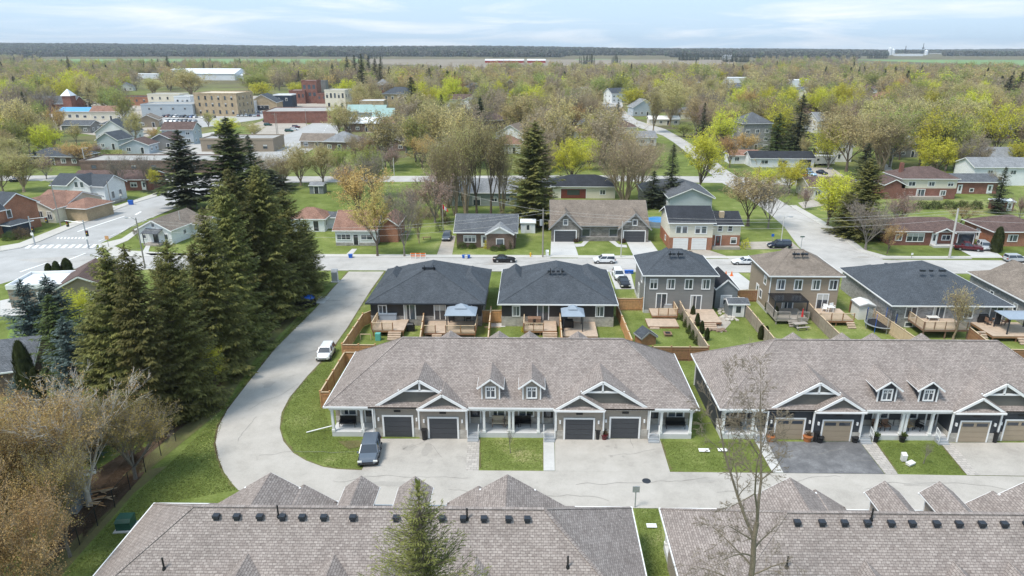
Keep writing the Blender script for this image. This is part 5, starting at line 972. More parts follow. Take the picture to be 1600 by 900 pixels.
T_('hip_bungalow', 'white bungalow with dark hip roof and brown porch screen behind the stone duplex', 'house', 912, 310, 15, 9, 2.9, 'hip', .42, 'siding_cream', 'shingle_black', wins=[('S', -2.5, .0, 6.0, 2.3, 'doorr'), ('S', 4.5, 1, 1.2, 1, 'win')], ext=[(-8.5, -.5, 5, 6, 2.5, 'hip', .4, 'brick_brown', 'shingle_grey')], mark='dark hip-roofed bungalow')
T_('sage_house', 'sage green house with grey roof behind the poplar trunks', 'house', 752, 322, 16, 9, 3.1, 'gx', .5, 'siding_sage', 'shingle_palegrey', wins=[('S', -5.6, 1.2, .8, 1, 'win1'), ('S', -4.2, 1.2, .8, 1, 'win1'), ('S', -1, .2, 1.6, 2, 'slider'), ('S', 3, 1.1, 1.2, 1, 'win'), ('S', 6, 1.1, 1, 1, 'win')], mark='sage green house')
T_('metal_shed', 'small pale metal shed behind the brick bungalow with the white gable', 'shed', 825, 364.5, 2.8, 2.6, 2.1, 'gx', .3, 'metal_white', 'metal_white', wins=[('S', 0, .1, 1, 1.7, 'doorw')], mark='pale metal shed', ov=.1)
T_('grey_shed', 'small grey shed on the lawn behind the tall left spruces', 'shed', 495, 303, 3.4, 3, 2.1, 'gx', .3, 'siding_shed', 'shingle_palegrey', wins=[('S', 0, .1, 1, 1.7, 'door')], ov=.15, mark='grey garden shed')
t = T_('white_bungalow', 'white bungalow with sunroom front behind the golden street tree', 'house', 557, 384, 7.4, 9, 2.9, 'gx', .55, 'siding_white', 'shingle_rust', wins=[('S', -2.2, 1.2, 2.4, .9, 'win3'), ('S', 2.0, 1.2, 2.0, .8, 'win'), ('S', 0, .2, .8, 1.9, 'door')], base='stone_grey', bh=.6, ext=[(5.5, 1.5, 3.4, 7, 3.3, 'gy', .7, 'brick_orange', 'shingle_rust')], mark='white sunroom bungalow')
T_('white_shed', 'tiny white shed left of the white sunroom bungalow', 'shed', 527, 357, 4.2, 3, 2.3, 'gx', .4, 'siding_white', 'shingle_grey', wins=[('S', .5, .9, .7, .9, 'win1')], mark='tiny white shed')
T_('rust_roof_garage', 'red-roofed garage half hidden by the big left spruces', 'garage', 482, 362, 6.5, 5, 2.6, 'hip', .6, 'siding_white', 'shingle_rust', mark='red-roofed garage')
# beside the highway
T_('red_brick_house', 'red brick house with two steep white-trimmed gables at the left edge', 'house', -14, 367, 6.5, 8, 5.0, 'gx', .6, 'brick_orange', 'shingle_slate', rot=-.25, wins=[('S', -1, .8, .9, 1.6, 'win1'), ('S', -1, 3.2, .9, 1.4, 'win1'), ('E', -2, .8, .8, 1.4, 'win1'), ('E', -2, 3.2, .8, 1.4, 'win1')], ext=[(-1, -5, 3.6, 3, 5, 'gy', 1.1, 'brick_orange', 'shingle_slate'), (2.6, -4.6, 2.8, 2.2, 5, 'gy', 1.1, 'brick_orange', 'shingle_slate'), (5.2, -2.6, 2.2, 4, 2.4, 'hip', .4, 'siding_navy', 'shingle_slate')], mark='red brick gabled house')
T_('tan_roof_bungalow', 'cream bungalow with tan hip roof and brick wing left of the white highway house', 'house', 60, 347, 9, 8, 3.0, 'gy', .42, 'siding_cream', 'shingle_rust', rot=-.2, wins=[('S', -2.5, 1, 1, 1.3, 'win'), ('S', 1, 1, 1, 1.3, 'win'), ('S', 3.2, .8, 1, 1.5, 'win')], ext=[(6.6, 2.2, 6, 7, 2.7, 'hip', .42, 'brick_tan', 'shingle_rust'), (0, 4, 8, 10, 2.9, 'gx', .4, 'siding_cream', 'shingle_rust')], mark='tan-roofed bungalow')
t = T_('white_highway_house', 'white one-and-a-half-storey house with slate roof facing the highway', 'house', 127, 318, 13, 7, 4.1, 'gx', .55, 'siding_white', 'shingle_slate', rot=-.12, wins=[('S', -4, 1, 1, 1.2, 'win'), ('S', 4.4, .9, .9, 1.6, 'win1'), ('E', -1, 1, .9, 1.5, 'win1'), ('E', 1.5, 1, .9, 1.5, 'win1')], ext=[(.8, -1.9, 5.2, 4.2, 4.3, 'gy', .75, 'siding_white', 'shingle_slate')], mark='white highway house')
opening(t, 'S', .2, 3.9, .8, 1.2, 'win1', 0, 4.02); opening(t, 'S', 1.6, 3.9, .8, 1.2, 'win1', 0, 4.02); opening(t, 'S', -.6, .9, 1.0, 1.4, 'win1', 0, 4.02); MB().box(6, -4.5, 0, 8, 1, .5).build('porch', 'deck_grey', t)
T_('long_brick_house', 'long red brick bungalow with brown roof behind the white highway house', 'house', 176, 298, 19, 8.5, 2.8, 'gx', .36, 'brick_red', 'shingle_brown', rot=.05, wins=[('S', 2, 1, 1.2, 1, 'win'), ('S', 5.5, 1, 1.4, 1, 'win'), ('S', -4, 1, 1.2, 1, 'win'), ('S', 8, .2, .9, 2, 'doorw'), ('E', 0, 1.2, 1, .9, 'win')], vents=3, mark='long brown-roofed bungalow')
t = T_('white_bungalow', 'small white bungalow with grey roof on the highway corner', 'house', 245, 381, 6.6, 9.5, 2.7, 'gy', .5, 'siding_white', 'shingle_tan', rot=-.16, wins=[('S', -2.3, 1, .7, .9, 'win1'), ('S', 0, .2, .9, 2.0, 'door'), ('S', 2.2, 1, .7, .9, 'win1'), ('S', -.1, 3.2, .6, .7, 'win1'), ('E', -1, 1.1, .8, .8, 'win1'), ('E', 2, 1.1, 1.2, .8, 'win')], ext=[(4.5, 3, 4, 4, 2.5, 'gx', .5, 'siding_white', 'shingle_tan')], mark='corner white bungalow')
MB().ext([(-6.3, 2.35), (-4.7, 2.9), (-4.7, 2.75), (-6.3, 2.25)], -1.7, 1.7, 'x').build('porch_roof', 'shingle_grey', t); MB().box(-1.6, -6.2, 0, 1.6, -4.76, .3).build('porch', 'deck_grey', t)
for x in (-1.5, 1.5): MB().box(x-.06, -6.1, .3, x+.06, -6, 2.4).build('porch_post', 'dark_metal', t)
# bottom left and beside the spruces
T_('green_roof_house', 'brick house with dark green roof at the left edge beside the blue spruces', 'house', -12, 622, 7.6, 8, 2.8, 'gx', .45, 'brick_brown', 'shingle_grey', rot=.35, wins=[('E', 0, 1, 1, 1, 'win')], mark='left-edge brick house')
T_('garden_hut', 'grey-roofed hut half hidden under the rust-coloured tree', 'shed', 78, 806, 4.0, 2.4, 2.0, 'gx', .5, 'siding_shed', 'shingle_palegrey', rot=.12, wins=[('S', 0, .1, .9, 1.7, 'doorw')], mark='grey-roofed hut')
T_('carport_building', 'beige building with white flat roof beside three pointed cedars', 'building', 70, 480, 8.5, 6, 3.0, 'flat', 0, 'siding_beige', 'metal_white', rot=.12, wins=[('S', 0, .1, 1, 2, 'door')], mark='white flat-roofed building')
T_('brown_roof_house', 'small house with brown roof half hidden behind the spruce cluster', 'house', 133, 478, 6, 8, 2.8, 'gy', .5, 'siding_beige', 'shingle_brown', rot=.3, wins=[('S', 1, 1, 1, 1, 'win')], mark='half-hidden brown-roofed house')
# middle distance, left
for a in [
 ('hip_house', 'red brick bungalow with slate hip roof above the left lawn', 'house', 84, 259, 17, 9, 2.8, 'hip', .42, 'brick_brown', 'shingle_slate', -.05, 'slate hip bungalow'),
 ('grey_garage', 'pale grey gabled garage with brown roof beside the long flat building', 'garage', 213, 240.5, 9, 7, 3.0, 'gy', .4, 'siding_paleblue', 'shingle_brown', .05, 'pale grey garage'),
 ('barn_roof_shed', 'pale blue barn-roofed shed beside the yellow house', 'shed', 170, 234, 8, 8, 3.4, 'gy', .6, 'siding_paleblue', 'shingle_slate', -.1, 'pale blue barn shed'),
 ('yellow_house', 'yellow two-storey house with slate hip roof', 'house', 183, 212, 12, 8, 4.6, 'hip', .45, 'siding_yellow', 'shingle_slate', -.05, 'yellow house'),
 ('grey_house', 'pale grey two-storey house with brown gabled roof', 'house', 280, 226, 11, 9, 5.4, 'gx', .5, 'siding_paleblue', 'shingle_brown', .1, 'pale grey two-storey house'),
 ('grey_house', 'low grey house with brown roof left of the pale grey two-storey house', 'house', 254, 234, 9, 8, 3.2, 'gy', .5, 'siding_grey', 'shingle_brown', .05, 'low grey house'),
 ('brown_gable_house', 'tan gabled house beside the crowded car lot', 'house', 232, 199, 9, 9, 3.2, 'gy', .5, 'siding_beige', 'shingle_tan', .3, 'tan gabled house'),
 ('red_roof_house', 'tan gabled house with rusty red roof beside the blue awning', 'house', 168, 188, 15, 9, 4.2, 'gx', .5, 'siding_cream', 'shingle_rust', .1, 'rusty-roofed house'),
 ('purple_house', 'small mauve house with dark roof behind the bare white-limbed trees', 'house', 120, 208, 12, 8, 3.2, 'gx', .4, 'siding_grey', 'shingle_grey', 0., 'small mauve house'),
 ('small_white_house', 'white gabled house behind the rooftops left of the tan building', 'house', 196, 142, 12, 9, 3.5, 'gy', .5, 'siding_white', 'shingle_grey', .3, 'distant white gabled house'),
 ('grey_gable_house', 'long low house with dark tan roof beside the main street', 'house', 495, 232, 11.5, 7, 2.6, 'gx', .6, 'siding_beige', 'shingle_tan', -.05, 'low tan-roofed house'),
 ('grey_roof_house', 'brick house with large pale grey hip roof beside the main street', 'house', 531, 236, 11, 10, 3.2, 'hip', .55, 'brick_brown', 'shingle_palegrey', -.1, 'pale hip-roofed house'),
 ('bungalow', 'brown bungalow with grey gable among bare trees near the two white posts', 'house', 604, 236, 13, 9, 3, 'gy', .35, 'brick_brown', 'shingle_tan', .1, 'brown gabled bungalow'),
 ('bungalow', 'pale bungalow with green-grey roof among the tan trees left of the tall norway spruce', 'house', 682, 229, 15, 8, 2.9, 'gx', .4, 'siding_cream', 'shingle_grey', 0, 'green-grey bungalow'),
 ('grey_house', 'grey house with steep pale roof right of the dark spruces', 'house', 702, 191, 14, 9, 4.5, 'gx', .7, 'siding_grey', 'shingle_palegrey', .2, 'steep pale-roofed house'),
 ('cream_house', 'cream two-storey house with brown roof above the purple bare tree', 'house', 716, 169, 16, 9, 5, 'gx', .6, 'siding_cream', 'shingle_brown', .1, 'cream brown-roofed house'),
 ('white_cottage', 'white gabled cottage with broad porch in the middle distance', 'house', 846, 176, 17, 10, 3.4, 'gy', .55, 'siding_white', 'shingle_palegrey', .05, 'white gabled cottage'),
 ('barn_roof_house', 'dark barn-roofed house with one white window among yellow trees', 'house', 797, 150, 14, 9, 5.5, 'gy', .9, 'brick_brown', 'shingle_brown', 0, 'barn-roofed house'),
 ('white_house', 'white house with blue-grey roof at the head of the curving far street', 'house', 973, 160, 18, 10, 6, 'gx', .6, 'siding_white', 'shingle_slate', .5, 'white blue-roofed house'),
 ('bungalow', 'white bungalow right of the dark spruce at the end of the far street', 'house', 945, 182, 12, 8, 3, 'gx', .4, 'siding_white', 'shingle_grey', .1, 'far white bungalow'),
 ('grey_house', 'pale grey house under the bare tree beside the far street', 'house', 1007, 181, 13, 9, 4.5, 'gy', .6, 'siding_paleblue', 'shingle_palegrey', .2, 'pale house by the far street'),
 ('bungalow', 'low white house with flat-looking roof right of the far street end', 'house', 1038, 196, 14, 8, 2.8, 'gx', .3, 'siding_cream', 'offwhite', 0, 'low white far house'),
 ('bungalow', 'brown-roofed bungalow in front of the far street bend', 'house', 968, 209, 14, 9, 2.8, 'hip', .45, 'siding_cream', 'shingle_brown', 0, 'brown-roofed far bungalow'),
 ('bungalow', 'dark brown house with white van-like dormer in the tree gap', 'house', 903, 206, 12, 8, 3.2, 'gx', .5, 'brick_brown', 'shingle_grey', 0, 'tree-gap house'),
 ('small_house', 'little brown-roofed house above the bright yellow-green round tree', 'house', 898, 216, 8, 7, 2.6, 'hip', .6, 'siding_cream', 'shingle_rust', .2, 'little brown-roofed house'),
 ('bungalow', 'pale bungalow seen through the multi-stemmed bare tree', 'house', 990, 228, 17, 9, 3, 'gx', .4, 'siding_white', 'shingle_palegrey', .1, 'pale bungalow behind bare stems'),
 ('tall_house', 'grey-brown two-storey house with dark hip roof left of the tall spruces', 'house', 1180, 236, 10.5, 11, 9.5, 'hip', .6, 'brick_grey', 'shingle_grey', .15, 'tall grey-brown house'),
 ('white_gable_shed', 'white garage with red-brown roof left of the black-roofed rancher', 'garage', 1162, 256, 9, 6, 2.6, 'gx', .4, 'siding_white', 'shingle_rust', 0, 'white red-roofed garage'),
 ('white_house', 'white two-storey house with dormer behind the pink blossom tree', 'house', 1296, 208, 12, 10, 5.2, 'gx', .6, 'siding_white', 'shingle_palegrey', .25, 'white dormered house'),
 ('purple_roof_house', 'large house with dark purple-brown roof behind the pink blossom tree', 'house', 1285, 192, 20, 10, 4.5, 'gx', .8, 'siding_grey', 'shingle_brown', .1, 'dark purple-roofed house'),
 ('grey_house', 'mauve-grey house with dark porch above the green lawn left of the yellow tree', 'house', 1425, 246, 10, 8, 4.4, 'gx', .5, 'siding_grey', 'shingle_palegrey', .05, 'mauve-grey house'),
 ('brick_house', 'red brick bungalow with white roof right of the dark spruce trio', 'house', 1577, 216, 13, 9, 3.6, 'hip', .5, 'brick_red', 'metal_white', .15, 'white-roofed brick house'),
 ('grey_duplex', 'long grey house with pale grey roof above the big white house', 'house', 1563, 261, 15, 9, 3.0, 'gx', .5, 'stone_grey', 'shingle_palegrey', .05, 'long pale-roofed house'),
 ('grey_house', 'mauve-roofed house in front of the dark spruce wall at the right edge', 'house', 1582, 162, 22, 10, 4.5, 'gx', .6, 'siding_grey', 'shingle_brown', .1, 'mauve-roofed house')]:
    T_(a[0], a[1], a[2], a[3], a[4], a[5], a[6], a[7], a[8], a[9], a[10], a[11], rot=a[12], mark=a[13])
t = T_('red_shed', 'small red shed with white trim behind the hedge', 'shed', 1570, 330, 3.6, 3.2, 2.1, 'gx', .2, 'brick_red', 'metal_white', wins=[('S', .8, .1, .9, 1.7, 'doorw')], mark='small red shed', ov=.2)
# flat and commercial buildings of the town
def row_windows(n, w, z, ww, hh, kd='win1', sd='S', x0=None): return [(sd, -w/2+w*(i+.5)/n, z, ww, hh, kd) for i in range(n)]
for a in [
 ('long_flat_building', 'long low grey-brown building with a flat pale roof behind the highway houses', 242, 270, 42, 12, 3.2, 'brick_brown', 'flat_roof', .02, row_windows(7, 40, 1.2, 1.4, 1.0), 'long flat-roofed building'),
 ('flat_building', 'low beige flat-roofed building behind the tall left spruce', 372, 237, 25, 12, 4.2, 'siding_beige', 'flat_roof', .03, row_windows(5, 24, 1, 1.5, 1.4), 'low beige flat building'),
 ('flat_brick_building', 'wide low red brick building with flat grey roof beside the main street', 468, 192.5, 33, 26, 5.2, 'brick_red', 'flat_roof', .12, [('E', x, 1.5, 1.6, 1.6, 'pale') for x in (-9, -6, 3, 9)], 'flat brick building'),
 ('tan_three_storey', 'three-storey tan brick building with dark arched windows and a fire escape', 340, 181.5, 24, 17, 11.5, 'brick_tan', 'flat_roof_tan', -.12, row_windows(6, 22, 1.2, 1.1, 1.9)+row_windows(6, 22, 4.9, 1.1, 1.9)+row_windows(6, 22, 8.3, 1.1, 2.0)+[('E', x, z, 1.0, 1.8, 'win1') for x in (-6, -2, 2, 6) for z in (1.2, 4.9, 8.3)], 'tan three-storey building'),
 ('white_shopfront', 'white two-storey shop with a dark red awning left of the tan building', 288, 176, 9, 12, 8.5, 'siding_white', 'flat_roof', .0, row_windows(3, 8, 4.8, 1.1, 2.2)+row_windows(2, 8, .6, 2.4, 2.2), 'white shop'),
 ('white_wall_building', 'long white-walled low shop building left of the white shop', 263, 182, 26, 16, 6, 'siding_paleblue', 'flat_roof', .1, row_windows(4, 24, 3.5, 1, 1.2), 'long white shop building'),
 ('brick_shop', 'brick shop row with black flat roof at the back of the town', 215, 165, 24, 14, 5, 'brick_orange', 'shingle_black', .0, row_windows(5, 23, 2.4, 1.2, 1.4), 'black-roofed shop row'),
 ('cream_shop', 'cream two-storey shop with parapet behind the white shop building', 258, 166, 20, 12, 7, 'siding_cream', 'flat_roof', .0, row_windows(4, 19, 4, 1.1, 1.6), 'cream shop'),
 ('red_store', 'small white store with a bright red side right of the tan building', 383, 175, 7, 9, 5.5, 'siding_white', 'metal_white', -.05, row_windows(2, 6, 1, 1.5, 1.6), 'red and white store'),
 ('navy_building', 'dark navy two-storey building with white roof edge', 443, 168, 11, 10, 7.2, 'siding_navy', 'metal_white', .05, row_windows(2, 9, 4, 1., 1.5), 'dark navy building'),
 ('red_brick_shop', 'two-storey red brick shop with four arched windows left of the tallest brick front', 465.5, 162, 10, 12, 8, 'brick_red', 'flat_roof', .05, row_windows(4, 10, 3.8, 1.1, 2.2), 'two-storey brick shop'),
 ('tall_brick_shop', 'tallest red brick front with two rows of white arched windows', 485.5, 161.5, 9.5, 12, 14, 'brick_red', 'flat_roof', .05, row_windows(3, 9, 4.6, 1.7, 2.2, 'pale')+row_windows(3, 9, 9, 1.7, 2.6, 'pale'), 'tallest brick front'),
 ('grey_tower_block', 'plain grey block rising behind the low brick shop', 503.5, 158, 6.5, 8, 13, 'siding_grey', 'flat_roof', .05, (), 'plain grey block'),
 ('low_brick_shop', 'low red brick shop between the tallest brick front and the black and white one', 503.5, 162, 7, 8, 6.2, 'brick_red', 'flat_roof', .05, row_windows(2, 6, 3, 1.1, 1.6), 'low brick shop'),
 ('black_white_building', 'black and cream corner building with tall arched windows', 525, 170, 12.5, 12, 10.5, 'siding_cream', 'flat_roof', -.1, row_windows(5, 12, 6.2, 1.2, 2.8)+row_windows(3, 12, .8, 1.4, 2.6)+[('E', x, z, 1., 1.8, 'win1') for x in (-4, 0, 4) for z in (1.5, 6.5)], 'black and cream corner building'),
 ('stone_church_hall', 'tan stone hall with bright white roof', 582, 183, 12.5, 12, 8, 'brick_tan', 'metal_white', .05, [('S', -3, 4.5, 1.2, 2, 'win1'), ('S', 3, 2, 1, 1, 'win1')], 'white-roofed stone hall'),
 ('white_long_shed', 'long white industrial shed in the left distance', 224, 123, 42, 18, 5, 'metal_white', 'metal_white', 0, (), 'long white shed'),
 ('far_white_building', 'low white building among trees in the right distance, left of two', 1152, 131.5, 40, 18, 6, 'metal_white', 'metal_white', 0, (), 'left far white building'),
 ('far_white_building', 'low white building among trees in the right distance, right of two', 1243, 136, 32, 18, 6, 'metal_white', 'metal_white', 0, (), 'right far white building')]:
    nm, lab, px, py, w, d, h, wl, rf, rot, wn, mk = a
    T_(nm, lab, 'building', px, py, w, d, h, 'flat', 0, wl, rf, rot=rot, wins=wn, auto=False, mark=mk, trim='white_trim' if wl in ('siding_white', 'metal_white', 'siding_navy') else ('siding_black' if 0 else wl))
house('arena', 'huge white gabled arena building in the left distance', 'building', 313, 125.5, 78, 40, 7, 'gx', .25, 'metal_white', 'metal_white', auto=False, mark='white arena', ov=.5)
house('arena_annex', 'smaller white gabled building right of the arena', 'building', 362, 125, 32, 24, 5, 'gx', .25, 'metal_white', 'metal_white', auto=False, mark='arena annex', ov=.5)
house('gable_store', 'tan gabled store with dark porch behind the crowded lot', 'building', 411, 173, 16, 14, 4.5, 'gy', .55, 'brick_tan', 'shingle_slate', rot=.1, wins=[('S', 0, .3, 7, 2.6, 'door')], mark='tan gabled store')
t = house('town_hall', 'red brick hall with long grey roof at the left of the town', 'building', 80, 177, 26, 12, 5, 'gx', .6, 'brick_red', 'shingle_grey', wins=row_windows(6, 25, 1.5, 1.3, 1.8), mark='red brick hall')
MB().box(9.5, -8.5, 0, 14, -4, 9.5).build('tower', 'brick_red', t); hip_mb(9, 14.5, -9, -3.5, 9.5, (11.7, -6.3, 11.8, -6.2, 13)).build('tower_roof', 'metal_white', t); wallbox(t, 3.2, 3, 6.5, 'brick_red', 0, 'y', 1.4, -5, -6.5); wallbox(t, 3.2, 3, 6.5, 'brick_red', 0, 'y', 1.4, 1, -6.5)
house('blue_awning_shop', 'low shop with a bright blue metal roof', 'building', 122, 187, 20, 12, 4, 'gx', .25, 'siding_cream', 'metal_blue', auto=False, wins=row_windows(5, 19, 1, 1.6, 1.5), mark='blue-roofed shop')
house('school_house', 'tan stone building with broad slate hip roof in front of the tall dark spruces', 'building', 624, 168, 20, 14, 8, 'hip', .5, 'brick_tan', 'shingle_slate', rot=.05, wins=row_windows(5, 19, 1.5, 1.1, 1.8)+row_windows(5, 19, 5, 1.1, 1.8), mark='slate-roofed stone building')
t = house('cupola_house', 'red brick house with white window bands and a pale cupola roof', 'house', 598, 153, 10, 9, 9, 'hip', .8, 'brick_red', 'shingle_palegrey', wins=row_windows(3, 9, 1.4, 1, 1.6)+row_windows(3, 9, 5.6, 1.2, 1.8, 'pale'), mark='red brick cupola house')
for px, py, w, d, h, lb, mk in ((562, 190, 11, 10, 5, 'green metal-roofed hall, left of three', 'left green-roofed hall'), (583, 192, 12, 11, 5, 'green metal-roofed hall with rounded front, middle of three', 'middle green-roofed hall'), (600, 202, 9, 12, 5.5, 'green metal-roofed hall, right of three', 'right green-roofed hall')): house('green_roof_hall', lb, 'building', px, py, w, d, h, 'gx', .5, 'siding_sage', 'metal_green', rot=.1, mark=mk)
house('white_roof_house', 'white-roofed house in front of the green-roofed halls', 'house', 566, 206, 15, 8, 3.6, 'gx', .5, 'brick_brown', 'metal_white', rot=.05, mark='white-roofed house')
# farmland buildings far off
for i, (px, py, w, lb) in enumerate(((772, 98.5, 45, 'long red barn, left of the far red farm'), (803, 98.5, 50, 'long red barn in the middle of the far red farm'), (838, 98.5, 46, 'long red barn, right of the far red farm'))):
    house('red_barn', lb, 'barn', px, py, w, 22, 6, 'gx', .3, 'metal_red', 'metal_white', auto=False, mark='far red barns', group='far red barns')
house('farmhouse', 'distant white farmhouse on the rise among dark spruces', 'house', 1137, 93, 30, 20, 9, 'gx', .6, 'siding_white', 'shingle_palegrey', auto=False, mark='distant white farmhouse')
house('industrial_hall', 'far white industrial hall beneath the silos on the right horizon', 'building', 1423, 89.5, 110, 50, 14, 'flat', 0, 'metal_white', 'metal_white', auto=False, mark='far industrial hall')
house('industrial_hall', 'separate far white hall right of the silos', 'building', 1462, 86.5, 95, 40, 12, 'flat', 0, 'offwhite', 'metal_white', auto=False, mark='second far industrial hall')
for px, ty, lb in ((1389, 75.5, 'tallest white silo tower at the left end of the far plant'), (1394, 77.5, 'white silo tower next to the tallest one at the far plant'), (1446, 79.5, 'white silo tower at the right end of the far plant')):
    x, y = g(px, 88.5); hh = hgt(x, y, ty); t = empty('silo', (x, y, 0), 0, lb, 'silo', 'silos of the far plant'); MB().tube((0, 0, 0), (0, 0, hh), 9, n=14).build('silo_body', 'metal_white', t); MB().tube((0, 0, hh), (0, 0, hh+5), 9, 1, 14).build('silo_cap', 'metal_white', t)
for px, ty, lb in ((1413, 71.5, 'thin dark mast between the silos of the far plant'), (1440, 67.5, 'thin mast near the right silo of the far plant')):
    x, y = g(px, 88.5); hh = hgt(x, y, ty); t = empty('mast', (x, y, 0), 0, lb, 'mast'); MB().tube((0, 0, 0), (0, 0, hh), 2.2, 1.2, 6).build('mast_pole', 'dark_metal', t); MB().box(-4, -3, hh*.6, 4, 3, hh*.68).build('mast_head', 'dark_metal', t)
# ---------------------------------------------------------------- trees
class TB:            # numpy-friendly tree mesh builder: wood + foliage
    def __init__(s): s.w = MB(); s.tips = []
def quads_mesh(name, P, A, B, mats):
    """one four-cornered leaf per point: corners P -+A -+B"""
    n = len(P); V = np.empty((n, 4, 3), np.float32); V[:, 0] = P-A; V[:, 1] = P+B*.6; V[:, 2] = P+A; V[:, 3] = P-B*.6
    return V.reshape(-1, 3)
def mesh_from(name, tris_v, tris_f, qv, mats, wood=None):
    """leaf quads qv (4n,3) in the first material; optional wood MB in the second"""
    me = D.meshes.new(name); n = len(qv)//4
    wv = np.array(wood.v, np.float32) if wood and wood.v else np.zeros((0, 3), np.float32)
    co = np.concatenate([qv.astype(np.float32), wv]); me.vertices.add(len(co)); me.vertices.foreach_set('co', co.ravel())
    wf = wood.f if wood else []
    lens = [len(f) for f in wf]; nl = 4*n+sum(lens); me.loops.add(nl)
    li = np.concatenate([np.arange(4*n, dtype=np.int32), np.array([4*n+i for f in wf for i in f], np.int32)]); me.loops.foreach_set('vertex_index', li)
    me.polygons.add(n+len(wf)); st = np.concatenate([np.arange(n)*4, 4*n+np.concatenate([[0], np.cumsum(lens)[:-1]]) if wf else np.zeros(0)]).astype(np.int32)
    me.polygons.foreach_set('loop_start', st)
    if wf: me.polygons.foreach_set('material_index', np.array([0]*n+[1]*len(wf), np.int32))
    for m_ in mats: me.materials.append(M_[m_])
    me.update(calc_edges=True); me.validate(); return me
def rnd_leaves(rs, C, size, flat=.6):
    n = len(C); a = rs.normal(size=(n, 3)); a[:, 2] *= flat; a /= np.linalg.norm(a, axis=1)[:, None]+1e-9
    b = rs.normal(size=(n, 3)); b -= (b*a).sum(1)[:, None]*a; b /= np.linalg.norm(b, axis=1)[:, None]+1e-9
    s = (size*rs.uniform(.6, 1.35, n))[:, None]; return quads_mesh('', C, a*s*.5, b*s*.5, None)
def decid(seed, H, Rr, fork, limbs=6, leaf=None, leaf_n=6000, leaf_s=.22, bark='bark_brown', up=.55, twig_n=2500, droop=0., multi=False, twig_w=.03, jit=.5, lvl=4, tr=.30, split=False):
    """a tree of height H and crown radius Rr; returns (wood mesh, crown mesh)"""
    r = random.Random(seed); rs = np.random.RandomState(seed); w = MB(); tips = []; segs = []
    def grow(p, d, L, rad, lev):
        n = 3 if lev < 2 else 2; q = p
        for i in range(n):
            d = (d+Vector((r.gauss(0, .12), r.gauss(0, .12), r.gauss(0, .08)+(.10*up if lev < 3 else .03)-droop*.12*lev))).normalized(); q2 = q+d*(L/n)
            r0 = rad*(1-.55*i/n); r1 = rad*(1-.55*(i+1)/n)
            w.tube(q, q2, r0, r1, 5 if lev == 0 else 4 if lev == 1 else 3); segs.append((q, q2, lev)); q = q2
            if lev < lvl and (i > 0 or lev > 0 or multi):
                for _ in range(2 if lev < 2 else 3 if lev == 2 else 2):
                    if r.random() < .93:
                        ax = Vector((r.gauss(0, 1), r.gauss(0, 1), r.gauss(0, .5))).normalized(); k = r.uniform(.45, .95)
                        grow(q, (d*(1-.35*k)+ax*k*.75+Vector((0, 0, .18*up))).normalized(), L*r.uniform(.48, .72), r1*r.uniform(.5, .7), lev+1)
        if lev >= lvl-1: tips.append((q, d))
    R0 = H*.017
    if multi:
        for k in range(limbs):
            a = 6.283*k/limbs+r.uniform(-.4, .4); grow(Vector((math.cos(a)*.3, math.sin(a)*.3, 0)), Vector((math.cos(a)*tr, math.sin(a)*tr, 1)).normalized(), H*.5, R0*.8, 0)
    else:
        q = Vector((0, 0, -.1)); top = Vector((r.uniform(-.2, .2), r.uniform(-.2, .2), H*fork)); w.tube(q, Vector((0, 0, .35)), R0*1.5, R0*1.12, 7); w.tube(Vector((0, 0, .3)), top, R0*1.12, R0*.85, 7)
        for k in range(limbs):
            a = 6.283*k/limbs+r.uniform(-.4, .4); t_ = r.uniform(.25, .9) if k else .1; grow(top-Vector((0, 0, r.uniform(0, H*fork*.25))), Vector((math.cos(a)*t_*1.0, math.sin(a)*t_*1.0, .75+up*.5)).normalized(), H*.40, R0*.62, 1)
    tp = np.array([t_[0][:] for t_ in tips]); td = np.array([t_[1][:] for t_ in tips]); allp = np.array(w.v)
    mr = np.percentile(np.hypot(tp[:, 0], tp[:, 1]), 92); mz = np.percentile(tp[:, 2], 98.5)
    sx, sz = Rr/mr*.92, H/mz*.97
    zf = lambda z: np.where(z > H*fork*.5, z*sz, z) if 0 else z*sz
    def sc_(A):
        A = A.copy(); k = np.clip(A[:, 2]/(mz*.25), 0, 1); f = 1+(sx-1)*k; A[:, 0] *= f; A[:, 1] *= f; A[:, 2] *= sz; return A
    w.v = [tuple(v) for v in sc_(allp)]; tp = sc_(tp); sg = [(s[0][:], s[1][:]) for s in segs if s[2] >= lvl-1]
    s0 = sc_(np.array([s[0] for s in sg])); s1 = sc_(np.array([s[1] for s in sg]))
    # twigs
    i = rs.randint(0, len(tp), twig_n); p0 = tp[i]-td[i]*rs.uniform(0, .8, (twig_n, 1)); L = rs.uniform(.35, 1.0, (twig_n, 1))*H/16
    dd = td[i]+rs.normal(0, .45, (twig_n, 3)); dd[:, 2] += .15-droop; dd /= np.linalg.norm(dd, axis=1)[:, None]
    sd = np.cross(dd, rs.normal(size=(twig_n, 3))); sd /= np.linalg.norm(sd, axis=1)[:, None]+1e-9; sd *= twig_w*.5
    tw = np.empty((twig_n, 4, 3)); tw[:, 0] = p0-sd; tw[:, 1] = p0+sd; tw[:, 2] = p0+dd*L+sd*.4; tw[:, 3] = p0+dd*L-sd*.4
    n0 = len(w.v); w.v += [tuple(v) for v in tw.reshape(-1, 3)]; w.f += [(n0+4*k, n0+4*k+1, n0+4*k+2, n0+4*k+3) for k in range(twig_n)]; w.m += [0]*twig_n
    qv = np.zeros((0, 3))
